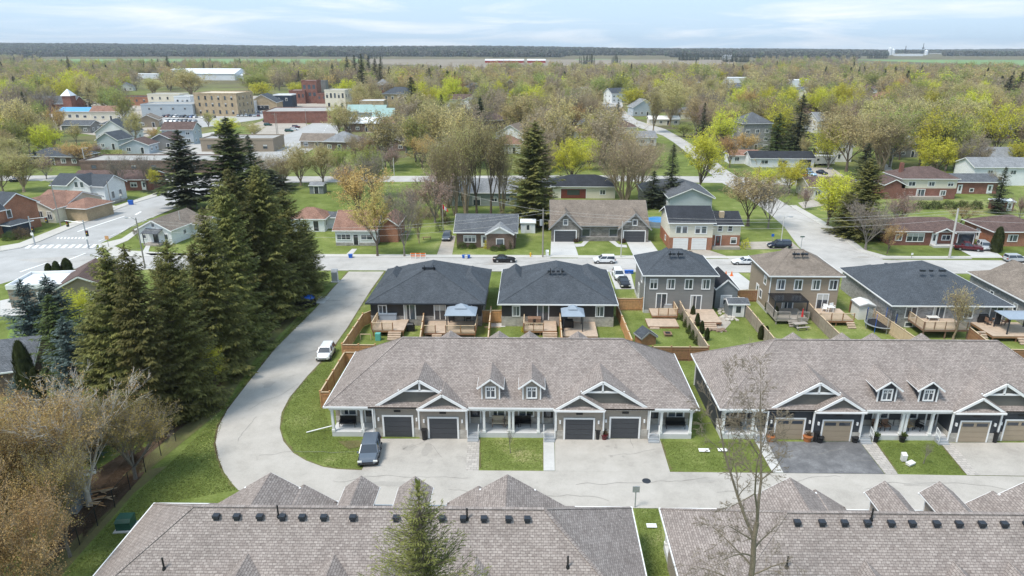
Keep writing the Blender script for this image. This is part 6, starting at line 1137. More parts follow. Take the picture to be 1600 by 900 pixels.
    if leaf_n:
        m1 = leaf_n//3; j = rs.randint(0, twig_n, leaf_n-m1); C1 = p0[j]+dd[j]*L[j]*rs.uniform(.1, 1.15, (leaf_n-m1, 1))+rs.normal(0, .12*jit, (leaf_n-m1, 3))
        j = rs.randint(0, len(s0), m1); u = rs.uniform(0, 1, (m1, 1)); C2 = s0[j]*(1-u)+s1[j]*u+rs.normal(0, .35*jit, (m1, 3))
        qv = rnd_leaves(rs, np.concatenate([C1, C2]), leaf_s)
    if split:
        return mesh_from('whole_tree', 0, 0, qv, [leaf or bark, bark], w)
    wm = w; n_tr = None
    trunk = D.meshes.new('trunk'); trunk.from_pydata([tuple(map(float, v)) for v in w.v], [], w.f); trunk.materials.append(M_[bark]); trunk.update()
    crown = mesh_from('crown', 0, 0, qv, [leaf], None) if leaf_n else None
    return trunk, crown
def conif(seed, H, Rr, leaf='needles_dark', base=.06, dens=1., droop=.25, spray=.55, whorl=.42, col='bark_brown', sharp=1.0, gappy=0., tipup=.3, nb=7, sw=.16, split=False, ragged=.18):
    r = random.Random(seed); rs = np.random.RandomState(seed); w = MB(); C = []; A = []; B = []
    w.tube((0, 0, -.1), (0, 0, H*.5), H*.016, H*.010, 7); w.tube((0, 0, H*.5), (0, 0, H*.99), H*.010, .02, 5)
    z = H*base; k = 0
    while z < H*.985:
        f = (z/H-base)/(1-base); prof = (1-f)**(.85*sharp)*min(1, .45+f*5)
        L0 = Rr*prof
        for b in range(nb if f < .9 else 5):
            if r.random() < gappy: continue
            a = r.uniform(0, 6.283); L = L0*r.uniform(1-ragged*1.8, 1+ragged)+.12; el = .35*f+.08-droop*(1-f)*.8
            c, s_ = math.cos(a), math.sin(a); z0 = z+r.uniform(-.3, .3)*whorl
            pts = []; n = max(3, int(L/.28*dens))
            for i in range(n+1):
                u = i/n; rr_ = L*u; zz = z0+L*(el*u-droop*.55*math.sin(u*PI*.7)*(1-f*.7)+tipup*.25*u*u*u); pts.append((c*rr_, s_*rr_, zz))
            w.tube(pts[0], pts[len(pts)//2], max(.015, L*.012), .012, 3); w.tube(pts[len(pts)//2], pts[-1], .012, .006, 3)
            for i in range(1, n+1):
                p = pts[i]; u = i/n; wd = L*.28*(1-u*.75)+.10
                for q in range(3 if dens > 1.2 else 2):
                    off = r.uniform(-1, 1)*wd; px_, py_ = p[0]-s_*off, p[1]+c*off; pz = p[2]-abs(off)*.25+r.uniform(-.05, .05)
                    sl = spray*r.uniform(.6, 1.3)*(.6+.4*(1-f)); an = a+off/(wd+.01)*.9+r.uniform(-.3, .3); dz = r.uniform(-.55, .15)-droop*.5+tipup*.4*f
                    dv = np.array((math.cos(an), math.sin(an), dz)); dv /= np.linalg.norm(dv)
                    sv = np.array((-math.sin(an), math.cos(an), r.uniform(-.5, .5))); C.append((px_, py_, pz)); A.append(dv*sl*.5); B.append(sv*sw*sl*1.2)
        z += whorl*r.uniform(.8, 1.2)*(.5+.6*(1-f)); k += 1
    for i in range(14): C.append((0, 0, H*(.96+.05*i/14))); A.append(np.array((rs.normal()*.1, rs.normal()*.1, .28))); B.append(np.array((rs.normal()*.05, rs.normal()*.05, .02)))
    C = np.array(C); qv = quads_mesh('', C, np.array(A), np.array(B), None)
    if split: return mesh_from('whole_tree', 0, 0, qv, [leaf, col], w)
    tm = w.mesh('trunk', col); return tm, mesh_from('crown', 0, 0, qv, [leaf])
def cedar(seed, H, Rr, leaf='cedar_leaf', n=5000, s=.16, split=False):
    rs = np.random.RandomState(seed); u = rs.uniform(0, 1, n)**.8; th = rs.uniform(0, 6.283, n); pr_ = np.minimum(1, .75+u*1.4)*np.sqrt(np.clip(1-u**2.4, 0, 1)); rad = Rr*pr_*np.sqrt(rs.uniform(.45, 1.02, n))*(1+.12*np.sin(th*5+u*9))
    C = np.stack([rad*np.cos(th), rad*np.sin(th), u*H+.05], 1); a = np.stack([np.cos(th)*.25, np.sin(th)*.25, np.ones(n)], 1)+rs.normal(0, .25, (n, 3)); a *= s; b = np.stack([-np.sin(th), np.cos(th), np.zeros(n)], 1)+rs.normal(0, .3, (n, 3)); b *= s*.5
    return MB().tube((0, 0, -.1), (0, 0, H*.8), Rr*.18, .03, 6).mesh('trunk', 'bark_brown'), mesh_from('crown', 0, 0, quads_mesh('', C, a, b, None), [leaf])
def shrubm(seed, W_, D_, H, leaf, n=1500, s=.14):
    rs = np.random.RandomState(seed); v = rs.normal(size=(n, 3)); v /= np.linalg.norm(v, axis=1)[:, None]; v[:, 2] = np.abs(v[:, 2]); k = rs.uniform(.6, 1.0, (n, 1))*(1+.18*np.sin(v[:, :1]*7+seed)*np.cos(v[:, 1:2]*6))
    C = v*k*np.array((W_/2, D_/2, H)); w = MB(); rr = random.Random(seed)
    for i in range(9): a = rr.uniform(0, 6.28); w.tube((0, 0, 0), (math.cos(a)*W_*.3, math.sin(a)*D_*.3, H*.75), .03, .01, 4)
    return w.mesh('stem', 'bark_brown'), mesh_from('foliage', 0, 0, rnd_leaves(rs, C, s), [leaf])
def bare_fore():
    r = random.Random(4); w = MB()
    def br(p, d, L, r0, lev, dr):
        n = 6 if lev < 2 else 4; q = p
        for i in range(n):
            d = (d+Vector((r.gauss(0, .10), r.gauss(0, .10), r.gauss(0, .05)+dr))).normalized(); q2 = q+d*L/n; a, b = r0*(1-.75*i/n), r0*(1-.75*(i+1)/n); w.tube(q, q2, max(a, .009), max(b, .007), 6 if lev == 0 else 4 if lev == 1 else 3); q = q2
            if lev < 4 and i > 0 and L > .25:
                for _ in range(2 if lev == 0 else 3 if lev == 2 else 2):
                    if r.random() < .93: ax = Vector((r.gauss(0, 1), r.gauss(0, 1), r.gauss(0, .4))).normalized(); br(q, (d*.75+ax*.75).normalized(), L*r.uniform(.28, .5)*(1-.3*i/n), b*r.uniform(.4, .62), lev+1, -.03 if lev else .02)
    P = [Vector(p) for p in ((0, 0, 0), (.1, 0, 5), (0, .1, 10), (-.1, 0, 13.2), (-.25, 0, 14.6), (-.2, 0, 15.6))]; R_ = [.31, .27, .225, .195, .17, .15]
    for i in range(5): w.tube(P[i], P[i+1], R_[i], R_[i+1], 9)
    br(P[4], Vector((-.62, .1, .9)).normalized(), 7.6, .115, 0, .07); br(P[5], Vector((.10, .2, 1)).normalized(), 6.6, .11, 0, .03); br(P[5], Vector((-.22, -.2, 1)).normalized(), 6.9, .08, 0, .02)
    for z, a, L in ((9.6, 3.0, 3.6), (10.8, .3, 2.6), (11.6, 3.4, 4.2), (12.4, -.5, 2.8), (12.9, 2.7, 3.6), (13.5, 3.5, 4.0), (14.0, .6, 2.2), (14.4, -2.4, 2.6), (8.4, .2, 2.4), (7.6, 3.3, 3.0), (13.8, 1.6, 2.4)): br(Vector((-.1, 0, z)), Vector((math.cos(a), math.sin(a)*.7, .55)).normalized(), L, .06, 1, -.06)
    return w.mesh('trunk', 'bark_fore'), None
KIND = {
 'norway': [lambda: conif(11, 20, 4.6, 'needles_olive', dens=1.7, droop=.45, spray=.7, sw=.2, nb=10, base=.02, sharp=.68), lambda: conif(12, 20, 4.2, 'needles_olive', dens=1.7, droop=.5, spray=.75, sw=.2, nb=10, base=.03, ragged=.3, sharp=.72), lambda: conif(13, 20, 5.0, 'needles_olive', dens=1.7, droop=.38, spray=.7, sw=.19, nb=10, base=.02, ragged=.26, sharp=.62)],
 'spruce': [lambda: conif(21, 18, 3.3, 'needles_dark', dens=1., spray=.8, sw=.22), lambda: conif(22, 18, 3.6, 'needles_dark', dens=1., spray=.8, sw=.22, ragged=.3), lambda: conif(23, 18, 3.0, 'needles_dark', dens=1., spray=.75, sw=.24, droop=.15)],
 'openspruce': [lambda: conif(31, 18, 4.4, 'needles_dark', dens=2., droop=.3, spray=.85, sw=.26, whorl=.85, nb=10, gappy=.1, tipup=.5, ragged=.32, base=.14), lambda: conif(32, 18, 4.0, 'needles_green', dens=2., droop=.3, spray=.8, sw=.24, whorl=.55, nb=10, gappy=.06, tipup=.5, ragged=.28)],
 'nearspruce': [lambda: conif(35, 17, 3.9, 'needles_olive', dens=3.4, droop=.12, spray=.25, whorl=.34, nb=13, gappy=.12, tipup=1.2, sw=.12, ragged=.4, sharp=1.0)],
 'blue': [lambda: conif(41, 9, 2.7, 'needles_blue', dens=1.7, droop=.12, spray=.5, whorl=.38, nb=11, tipup=.5, sw=.2), lambda: conif(42, 9, 2.6, 'needles_blue', dens=1.7, droop=.1, spray=.5, whorl=.4, nb=11, tipup=.5, ragged=.28, sw=.2)],
 'greenspruce': [lambda: conif(45, 15, 3.6, 'needles_green', dens=1.1, droop=.3, spray=.75, sw=.22, ragged=.28)],
 'cedar': [lambda: cedar(51, 4, .75)],
 'tan': [lambda: decid(61, 14, 5.2, .16, 6, 'buds_tan', 9000, .20), lambda: decid(62, 14, 5.0, .2, 6, 'buds_tan', 9000, .20, 'bark_grey'), lambda: decid(63, 14, 4.4, .12, 7, 'buds_olive', 9000, .2, 'bark_tan', up=.9)],
 'olive': [lambda: decid(71, 17, 4.2, .06, 5, 'buds_olive', 6000, .19, 'bark_tan', up=1.3, multi=True, tr=.22), lambda: decid(72, 17, 4.4, .22, 5, 'buds_olive', 6000, .19, 'bark_brown', up=1.2)],
 'bare': [lambda: decid(81, 15, 5.2, .14, 6, 'buds_grey', 3500, .16, 'bark_grey', up=.7, twig_n=5500), lambda: decid(82, 15, 5.6, .05, 8, 'buds_tan', 3500, .15, 'bark_tan', up=1.1, twig_n=6000, multi=True, tr=.42)],
 'rust': [lambda: decid(91, 10, 4.2, .14, 6, 'buds_rust', 9000, .17, 'bark_brown'), lambda: decid(92, 10, 4.4, .1, 6, 'buds_pink', 7000, .16, 'bark_grey', twig_n=3500)],
 'yellow': [lambda: decid(101, 12, 5.0, .14, 7, 'leaf_yellow', 16000, .21, 'bark_brown', up=.45, twig_n=1500, jit=1.1), lambda: decid(102, 12, 4.8, .15, 7, 'leaf_yellow', 13000, .21, 'bark_brown', up=.6, twig_n=1500, jit=1.)],
 'pale': [lambda: decid(105, 16, 5.4, .1, 7, 'leaf_pale', 15000, .23, 'bark_tan', up=.9, twig_n=1500, jit=1.1)],
 'gold': [lambda: decid(107, 11, 4.6, .22, 6, 'leaf_gold', 8000, .18, 'bark_brown', up=.6, twig_n=2500)],
 'green': [lambda: decid(111, 13, 5.2, .14, 7, 'leaf_green', 12000, .23, 'bark_brown', up=.5, twig_n=1200, jit=1.1)],
 'bud_near': [lambda: decid(121, 9, 4.6, .10, 7, 'buds_near', 30000, .115, 'bark_tan', up=.5, twig_n=9000, twig_w=.018, jit=1.5, lvl=4), lambda: decid(122, 9, 4.0, .16, 7, 'buds_near_yellow', 22000, .10, 'bark_grey', up=.7, twig_n=9000, twig_w=.018, jit=.8)],
 'limb_near': [lambda: decid(125, 10, 5.0, .12, 6, 'buds_near', 8000, .10, 'bark_white', up=.5, twig_n=5000, twig_w=.022, jit=1.)],
 'bare_near': [lambda: bare_fore()],
 'young': [lambda: decid(141, 5, 1.5, .25, 5, 'leaf_pale', 1800, .10, 'bark_tan', up=1.2, twig_n=1500, twig_w=.02)],
 'sapling': [lambda: decid(145, 2.8, .7, .4, 5, 'buds_grey', 60, .05, 'bark_grey', up=1., twig_n=120, twig_w=.015, lvl=3)]}
NAMES = dict(norway='norway_spruce', spruce='spruce_tree', openspruce='spruce_tree', nearspruce='spruce_tree', blue='blue_spruce', greenspruce='spruce_tree', cedar='cedar_tree', tan='budding_tree', olive='poplar_tree', bare='bare_tree', rust='budding_tree', yellow='maple_tree', pale='leafing_tree', gold='budding_tree', green='leafing_tree', bud_near='budding_tree', limb_near='budding_tree', bare_near='bare_tree', young='young_tree', sapling='sapling')
CACHE = {}; TR = random.Random(77)
def tree(kind, px, py, top, wpx, label, group=None, var=None, xy=None, Htop=None, rot=None):
    X, Y = xy or g(px, py); H = hgt(X, Y, top) if Htop is None else Htop; k = proj(X, Y, H*.5)[2]; Rr = wpx/2/k
    vs = KIND[kind]; vi = TR.randrange(len(vs)) if var is None else var
    if (kind, vi) not in CACHE:
        tm, cm = vs[vi](); n = len(tm.vertices); co = np.empty(n*3, np.float32); tm.vertices.foreach_get('co', co); co = co.reshape(-1, 3)
        if cm: m_ = len(cm.vertices); c2 = np.empty(m_*3, np.float32); cm.vertices.foreach_get('co', c2); c2 = c2.reshape(-1, 3); al = c2 if m_ > 4000 else np.concatenate([co, c2])
        else: al = co
        CACHE[kind, vi] = (tm, cm, float(np.percentile(al[:, 2], 99.7)), float(np.percentile(np.hypot(al[:, 0], al[:, 1]), 95)))
    tm, cm, h0, r0 = CACHE[kind, vi]
    t = empty(NAMES[kind], (X, Y, 0), TR.uniform(0, 6.28) if rot is None else rot, label, 'tree', group)
    t.scale = (Rr/r0, Rr/r0, H/h0); put('trunk', tm, t)
    if cm: put('crown', cm, t)
    OCC.append((X, Y, min(3.5, Rr*.6))); return t
T = tree
# the spruce belt on the left
for i, (px, py, tp, w, lb) in enumerate((
 (228, 652, 391, 112, 'olive-green spruce at the left end of the belt, nearest the blue spruces'), (262, 668, 390, 104, 'olive spruce standing forward in the belt, second from its left end'), (318, 640, 380, 100, 'thick olive spruce in the middle of the belt by the worn grass'),
 (296, 606, 404, 76, 'slim spruce rising behind the front spruces of the belt'), (368, 584, 332, 92, 'tall spruce in the belt level with the parked white crossover'), (345, 590, 384, 78, 'dark spruce squeezed in the middle back of the belt'),
 (394, 548, 290, 100, 'tallest broad spruce in the belt beside the lane'), (442, 500, 262, 98, 'great dark spruce near the far end of the belt'), (474, 474, 300, 86, 'last spruce of the belt by the lane mouth'), (440, 470, 282, 86, 'spruce behind the last one of the belt'), (404, 512, 268, 92, 'spruce at the back of the belt behind the tallest broad one'), (190, 648, 480, 92, 'shorter spruce filling the gap beside the leftmost olive one'), (498, 456, 345, 56, 'small spruce beside the lane mouth and the grey utility box'))):
    T('norway', px-12, py-3, tp, w*.86, lb, 'spruces of the belt beside the lane', i % 3)
T('blue', 62, 560, 440, 74, 'blue spruce at the left, furthest left of four'); T('blue', 98, 545, 434, 70, 'blue spruce right behind the leftmost one'); T('blue', 128, 628, 498, 76, 'shorter blue spruce against the olive spruces'); T('greenspruce', 108, 600, 462, 80, 'soft green spruce among the blue spruces'); T('blue', 40, 640, 585, 40, 'small blue spruce under the leftmost ones'); T('blue', 60, 690, 610, 62, 'low blue spruce behind the rust-coloured trees'); T('blue', 130, 715, 640, 70, 'blue spruce showing between the white limbs')
for px, py, tp, w, lb in ((79, 434, 411, 12, 'left pointed cedar of three by the highway'), (92, 436, 407.5, 13.5, 'middle pointed cedar of three by the highway'), (108, 433, 403, 17, 'right and broadest pointed cedar of three by the highway')): T('cedar', px, py, tp, w, lb, 'pointed cedars by the highway')
T('cedar', 55, 640, 532, 30, 'tall narrow cedar at the left between house and blue spruce'); T('cedar', 70, 650, 575, 22, 'second narrow cedar beside the tall one at the left')
T('cedar', 1555, 394, 354, 17, 'dark pointed cedar beside the silver SUV')
T('nearspruce', 650, 900, 757, 262, 'foreground spruce whose top stands in front of the lower left roof', var=0, xy=(g(655, 757, 17)[0], 23.6), Htop=16.75, rot=1.)
T('bare_near', 1180, 900, 560, 195, 'tall bare foreground tree in front of the lower right roof', var=0, xy=(10.1, 25.2), Htop=22.0, rot=0.)
T('bud_near', 40, 850, 600, 215, 'large rust-budded tree filling the lower left corner', var=0); T('bud_near', 25, 975, 740, 190, 'sparse budding tree whose crown fills the very bottom left corner', var=0); T('bud_near', 10, 740, 610, 130, 'rust-budded tree cut by the left edge', var=0); T('bud_near', 85, 800, 655, 150, 'rust-budded tree in front of the grey-roofed hut', var=0); T('bud_near', -15, 900, 690, 190, 'rust-budded tree at the bottom left corner, lowest of all', var=0); T('bud_near', 212, 748, 612, 130, 'yellow-brown budding tree by the black fence, right of the white-limbed one', var=1); T('limb_near', 140, 790, 590, 240, 'white-limbed tree spreading over the grey-roofed hut', var=0); T('bud_near', 110, 870, 700, 110, 'low budding tree beside the black fence at the bottom left', var=1); T('bud_near', 150, 735, 640, 90, 'thin budding tree behind the white-limbed one', var=1)
T('yellow', 337, 612, 540, 42, 'small bright yellow-green tree at the edge of the spruce belt'); T('yellow', 130, 520, 452, 46, 'pale yellow bush-like tree beside the half-hidden brown-roofed house')
T('openspruce', 296, 328, 205, 88, 'open-branched spruce standing alone beside the highway', var=0); T('openspruce', 371, 322, 186, 86, 'big green spruce right of the open-branched one', var=1); T('spruce', 398, 300, 212, 44, 'slimmer spruce right of the big green one'); T('spruce', 425, 300, 265, 60, 'spruce top behind the belt near the bare bushes')
T('gold', 590, 400, 288, 84, 'golden budding street tree in front of the white sunroom bungalow'); T('bare', 632, 400.5, 288, 62, 'bare street tree with forked trunk right of the golden one', var=0); T('rust', 560, 352, 262, 92, 'broad rust-coloured tree behind the golden street tree', var=0); T('rust', 680, 348, 262, 80, 'pinkish bare tree left of the poplar row', var=1); T('rust', 645, 340, 285, 46, 'small pinkish tree behind the forked bare tree', var=1); T('tan', 655, 380, 315, 30, 'thin small tree on the lawn left of the flagpole')
for i, (px, py, tp, w, lb) in enumerate(((692, 338, 205, 60, 'leftmost leaning poplar of the row behind the brick bungalow'), (712, 337, 200, 50, 'second poplar of the row behind the brick bungalow'), (728, 338, 188, 54, 'third poplar of the row behind the brick bungalow'), (745, 337, 183, 56, 'fourth poplar of the row behind the brick bungalow'), (767, 338, 185, 58, 'fifth poplar of the row behind the brick bungalow'), (785, 336, 188, 54, 'sixth poplar of the row, next to the tall norway spruce'), (700, 325, 215, 60, 'poplar behind the left end of the row'))): T('olive', px, py, tp, w, lb, 'poplars behind the brick bungalow')
T('norway', 834, 350, 193, 82, 'tall norway spruce left of the stone duplex', var=1)
T('bare', 976, 316, 188, 118, 'great multi-stemmed bare tree behind the stone duplex', var=1); T('bare', 1000, 300, 205, 70, 'bare tree behind the right side of the multi-stemmed one', var=1); T('spruce', 1046, 322, 226, 34, 'slender spruce behind the right end of the stone duplex'); T('spruce', 1019, 325, 268, 40, 'short spruce left of the slender one behind the duplex')
T('yellow', 893, 288, 216, 66, 'round yellow-green tree behind the dark hip-roofed bungalow', var=0); T('yellow', 1092, 300, 206, 78, 'yellow-green tree with dark forked trunk beside the pale street', var=1); T('tan', 1168, 353, 254, 112, 'clump of tan birches on the corner lawn'); T('bare', 1200, 357, 276, 62, 'bare tan tree right of the birch clump', var=0); T('yellow', 1232, 302, 250, 60, 'yellow tree in front of the black-roofed rancher'); T('yellow', 1190, 300, 262, 50, 'yellow-green tree left of the rancher front'); T('rust', 1258, 328, 286, 26, 'small dark round bare tree by the corner driveway', var=1); T('yellow', 1293, 352, 270, 88, 'yellow tree in front of the beige corner bungalow', var=1)
T('norway', 1343, 372, 250, 62, 'dark green spruce right of the yellow corner tree', var=0); T('norway', 1322, 366, 300, 52, 'squat dark spruce at the kerb of the curving street', var=2); T('spruce', 1345, 300, 224, 42, 'dim spruce under the tall tan tree'); T('bare', 1352, 390, 312, 86, 'greyish bare tree over the curving kerb', var=0); T('rust', 1400, 356, 298, 66, 'pinkish bare tree left of the brown-roofed bungalow', var=1); T('rust', 1386, 396, 350, 34, 'small tan street tree with twin stems by the brown-roofed bungalow', var=0); T('tan', 1500, 352, 318, 44, 'small tan tree behind the leaning utility pole')
T('spruce', 1556, 333, 262, 34, 'slender pale spruce behind the hedge'); T('rust', 1592, 345, 300, 30, 'dark bare shrub tree at the right edge near the red shed', var=1)
T('yellow', 1463, 276, 214, 70, 'big round bright yellow tree above the brown-roofed two-storey house', var=0); T('bare', 1508, 278, 213, 58, 'grey-brown bare tree right of the big yellow tree', var=0); T('yellow', 1457, 222, 168, 72, 'yellow-green tree behind the big round one', var=0); T('spruce', 1493, 226, 172, 30, 'left spruce of the dark trio on the right'); T('spruce', 1515, 222, 178, 34, 'middle spruce of the dark trio on the right'); T('spruce', 1534, 214, 164, 30, 'right spruce of the dark trio on the right'); T('spruce', 1435, 186, 152, 22, 'small dark spruce among tan trees on the right')
T('spruce', 1243, 246, 149, 50, 'tall dark spruce behind the black-roofed rancher', var=0); T('greenspruce', 1211, 246, 178, 52, 'bright green spruce left of the tall dark one'); T('tan', 1322, 268, 160, 104, 'tall spreading tan tree behind the travel trailer', var=0); T('olive', 1376, 266, 172, 92, 'tall olive tree with many upright limbs right of the spreading tan tree', var=0); T('bare', 1345, 215, 150, 70, 'pale brown bare tree behind the tall spreading one', var=0); T('rust', 1165, 250, 208, 46, 'orange-budded tree left of the bright green spruce', var=0); T('rust', 1268, 206, 180, 26, 'pink blossoming small tree by the white dormered house', var=1); T('tan', 1285, 246, 212, 46, 'olive tan shrub-like tree behind the travel trailer')
for px, py, tp, w, lb in ((1200, 196, 134, 42, 'first of the yellow trees above the tall spruces'), (1232, 200, 134, 50, 'second of the yellow trees above the tall spruces'), (1277, 192, 135, 44, 'third of the yellow trees above the tall spruces'), (1306, 190, 128, 46, 'fourth of the yellow trees above the tall spruces'), (1152, 188, 136, 38, 'conical pale yellow tree in the middle distance'), (992, 178, 137, 42, 'yellow-green tree left of the big pale one')): T('yellow', px, py, tp, w, lb, 'row of yellow-green trees')
T('pale', 1046, 196, 124, 64, 'big pale yellow-green tree beside the far street'); T('bare', 1108, 204, 138, 58, 'grey bare tree right of the big pale one', var=0); T('yellow', 832, 170, 131, 42, 'bright yellow tree above the white gabled cottage', var=0); T('spruce', 965, 193, 160, 24, 'dark conical spruce at the end of the far street'); T('spruce', 880, 240, 178, 26, 'narrow green spruce between bare trees in the middle'); T('spruce', 918, 186, 158, 20, 'small dark spruce left of the far street'); T('spruce', 897, 172, 150, 16, 'smallest dark spruce near the brown gables'); T('bare', 900, 200, 172, 34, 'orange-tan bare tree behind the little brown-roofed house', var=0); T('tan', 925, 216, 176, 44, 'olive tan tree right of the tree-gap house')
T('pale', 1500, 190, 124, 66, 'broad pale yellow tree before the spruce wall'); T('yellow', 1440, 168, 124, 44, 'yellow-topped tree left of the broad pale one', var=1); T('yellow', 688, 178, 133, 40, 'bright yellow round tree right of the dark spruces', var=0); T('spruce', 645, 184, 121, 40, 'massive dark spruce left of the bright yellow round tree', var=1); T('spruce', 691, 204, 148, 24, 'slender spruce in front of the bright yellow round tree'); T('spruce', 672, 150, 106, 22, 'pointed spruce in the spruce group right of the cupola', var=2); T('green', 655, 206, 172, 44, 'fresh green tree in front of the massive dark spruce'); T('green', 632, 200, 172, 34, 'fresh green tree left of the other fresh green one'); T('tan', 622, 182, 154, 34, 'dark olive round tree in front of the slate-roofed stone building'); T('tan', 560, 180, 146, 40, 'olive tree right of the black and cream building')
T('yellow', 355, 216, 184, 46, 'bright yellow shrubby tree behind the tall left spruce', var=0); T('pale', 398, 216, 192, 36, 'pale yellow small tree beside the gravel lot'); T('tan', 326, 200, 174, 24, 'small tan tree in the crowded car lot'); T('pale', 300, 152, 108, 62, 'big pale green tree in front of the arena'); T('yellow', 466, 152, 128, 28, 'yellow tree left of the tallest brick front', var=0); T('yellow', 489, 146, 124, 28, 'yellow tree behind the tallest brick front', var=0); T('yellow', 543, 160, 123, 34, 'yellow tree right of the plain grey block', var=0); T('yellow', 412, 158, 128, 40, 'yellow-green tree behind the tan gabled store', var=1); T('green', 398, 148, 113, 46, 'tall pale green tree left of the yellow ones in town')
for i, (px, py, tp, w) in enumerate(((522, 138, 99, 14), (545, 132, 88, 15), (556, 130, 86, 14), (567, 134, 85, 16), (578, 130, 88, 14), (588, 136, 92, 18), (569, 166, 100, 30), (597, 130, 88, 12), (596, 150, 100, 18), (610, 140, 104, 14), (628, 126, 103, 10), (668, 138, 108, 14), (700, 142, 110, 18), (712, 150, 112, 14))):
    T('spruce', px, py, tp, w, 'dark spruce in the tall group behind the town, '+['leftmost', 'second from the left', 'third from the left', 'fourth from the left', 'fifth from the left', 'sixth from the left', 'the broadest and lowest-standing', 'right of the peak', 'small one below the peak', 'between the peak and the cupola house', 'smallest at the right', 'left of the bright yellow tree', 'right of the bright yellow tree', 'rightmost'][i], 'tall dark spruces behind the town')
for i, (px, py, tp, w) in enumerate(((113, 130, 88, 10), (266, 124, 88, 18), (330, 106, 91, 9), (1263, 128, 107, 22), (1572, 158, 118, 30), (1588, 160, 112, 28), (1598, 160, 114, 26), (1560, 148, 118, 20), (1395, 134, 104, 12), (1425, 138, 115, 18))):
    T('spruce', px, py, tp, w, 'dark spruce '+['at the far left behind the town hall', 'beside the left end of the arena', 'small behind the arena roof', 'round-topped between the far white buildings', 'left of the spruce wall at the right edge', 'middle of the spruce wall at the right edge', 'last of the spruce wall at the right edge', 'low one before the spruce wall', 'far off among mauve trees on the right', 'broad one below the far plant'][i])
for px, py, tp, w, kd, lb in ((20, 262, 212, 60, 'tan', 'tan tree left of the slate hip bungalow'), (38, 300, 235, 80, 'tan', 'olive tan tree over the dark SUV at the left'), (5, 300, 240, 60, 'tan', 'tan tree at the left edge by the dark SUV'), (73, 280, 238, 40, 'rust', 'small dark-trunked tree by the back street'), (58, 258, 235, 14, 'spruce', 'little dark spruce before the slate hip bungalow'), (130, 262, 222, 60, 'rust', 'rust-brown tree around the leaning white pole'), (20, 240, 180, 60, 'yellow', 'pale yellow tree at the left edge of the town'), (60, 232, 178, 56, 'tan', 'tan tree left of the bare white-limbed group'), (85, 236, 196, 34, 'bare', 'white-limbed bare tree above the slate hip bungalow'), (192, 300, 240, 40, 'bare', 'thin bare tree in front of the long brick bungalow'), (230, 298, 238, 40, 'bare', 'thin bare tree at the right end of the long brick bungalow'), (243, 300, 262, 26, 'yellow', 'small yellowish tree beside the highway bend'), (28, 168, 138, 34, 'bare', 'dark bare tree left of the town hall'), (165, 150, 118, 54, 'green', 'dark green round tree left of the distant white house'), (128, 150, 108, 44, 'yellow', 'yellow tree behind the town hall tower'), (240, 150, 122, 50, 'tan', 'olive tree behind the black-roofed shop row'), (215, 205, 172, 20, 'tan', 'small tree behind the tan gabled house'), (215, 374, 352, 18, 'bare', 'small pale bare tree at the corner of the white bungalow'), (240, 300, 230, 0, '', ''), (540, 300, 250, 70, 'rust', 'rust-orange tree left of the pink bare trees'), (470, 290, 225, 60, 'pale', 'pale olive tree beside the main street bend'), (505, 285, 225, 56, 'pale', 'pale olive tree right of the one at the street bend'), (440, 290, 232, 56, 'bare', 'whitish bare tree left of the pale olive trees'), (410, 280, 235, 46, 'bare', 'bare tree between the spruces and the street bend'), (530, 275, 228, 40, 'green', 'green-tinged tree before the large pale hip roof'), (575, 262, 212, 50, 'tan', 'rusty olive tree before the brown gabled bungalow'), (612, 268, 225, 50, 'rust', 'orange-brown tree between the two white posts'), (635, 240, 182, 56, 'bare', 'greyish bare tree above the brown gabled bungalow'), (660, 262, 212, 56, 'rust', 'orange-tan tree left of the poplars'), (545, 206, 180, 44, 'bare', 'bare brown tree at the kerb of the main street'), (530, 202, 182, 24, 'bare', 'smaller bare tree at the kerb of the main street'), (570, 240, 205, 40, 'rust', 'golden-brown small tree before the white-roofed house'), (120, 226, 190, 30, 'tan', 'olive tree beside the small mauve house'), (150, 248, 222, 36, 'rust', 'rusty hedge-like tree left of the pale grey garage'), (240, 224, 200, 22, 'rust', 'small dark pine-like tree before the low grey house'), (1000, 345, 300, 0, '', ''), (1310, 258, 225, 0, '', ''), (1560, 224, 190, 30, 'bare', 'bare tree left of the white-roofed brick house'), (1590, 262, 222, 40, 'yellow', 'yellow tree at the right edge above the white house'), (1530, 262, 226, 26, 'bare', 'bare thin trees beside the long pale-roofed house'), (1592, 200, 178, 44, 'yellow', 'low yellow tree under the mauve-roofed house'), (1548, 300, 262, 20, 'bare', 'bare twigs behind the red brick garage'), (1405, 210, 160, 50, 'green', 'pale green tree left of the yellow-green one'), (1405, 250, 200, 50, 'tan', 'tan tree beside the mauve-grey house'), (780, 300, 228, 40, 'tan', 'tan tree behind the poplar row'), (855, 280, 215, 40, 'bare', 'leaning pale-trunked tree right of the norway spruce'), (960, 250, 196, 60, 'rust', 'orange-tan tree behind the multi-stemmed bare tree'), (1015, 262, 215, 40, 'bare', 'bare thin tree beside the pale street corner'), (1140, 262, 212, 44, 'rust', 'orange tree at the left of the tall grey-brown house'), (1150, 228, 184, 14, 'spruce', 'small dark spruce left of the tall grey-brown house'), (1120, 222, 196, 50, 'rust', 'russet shrub-like tree by the street bend'), (1068, 214, 192, 34, 'green', 'dark green low tree by the street bend')):
    if kd: T(kd, px, py, tp, w, lb)
T('young', 1489, 530, 447, 46, 'young pale-leaved tree standing in front of the high brown deck'); T('sapling', 797.5, 708, 664, 15, 'bare sapling on the lawn between the centre driveways'); T('sapling', 1443, 724, 688, 20, 'bare sapling on the lawn between the right row driveways')
OCC += [(g(p, q)[0], g(p, q)[1], 7) for p, q in hwy+cross+s2]
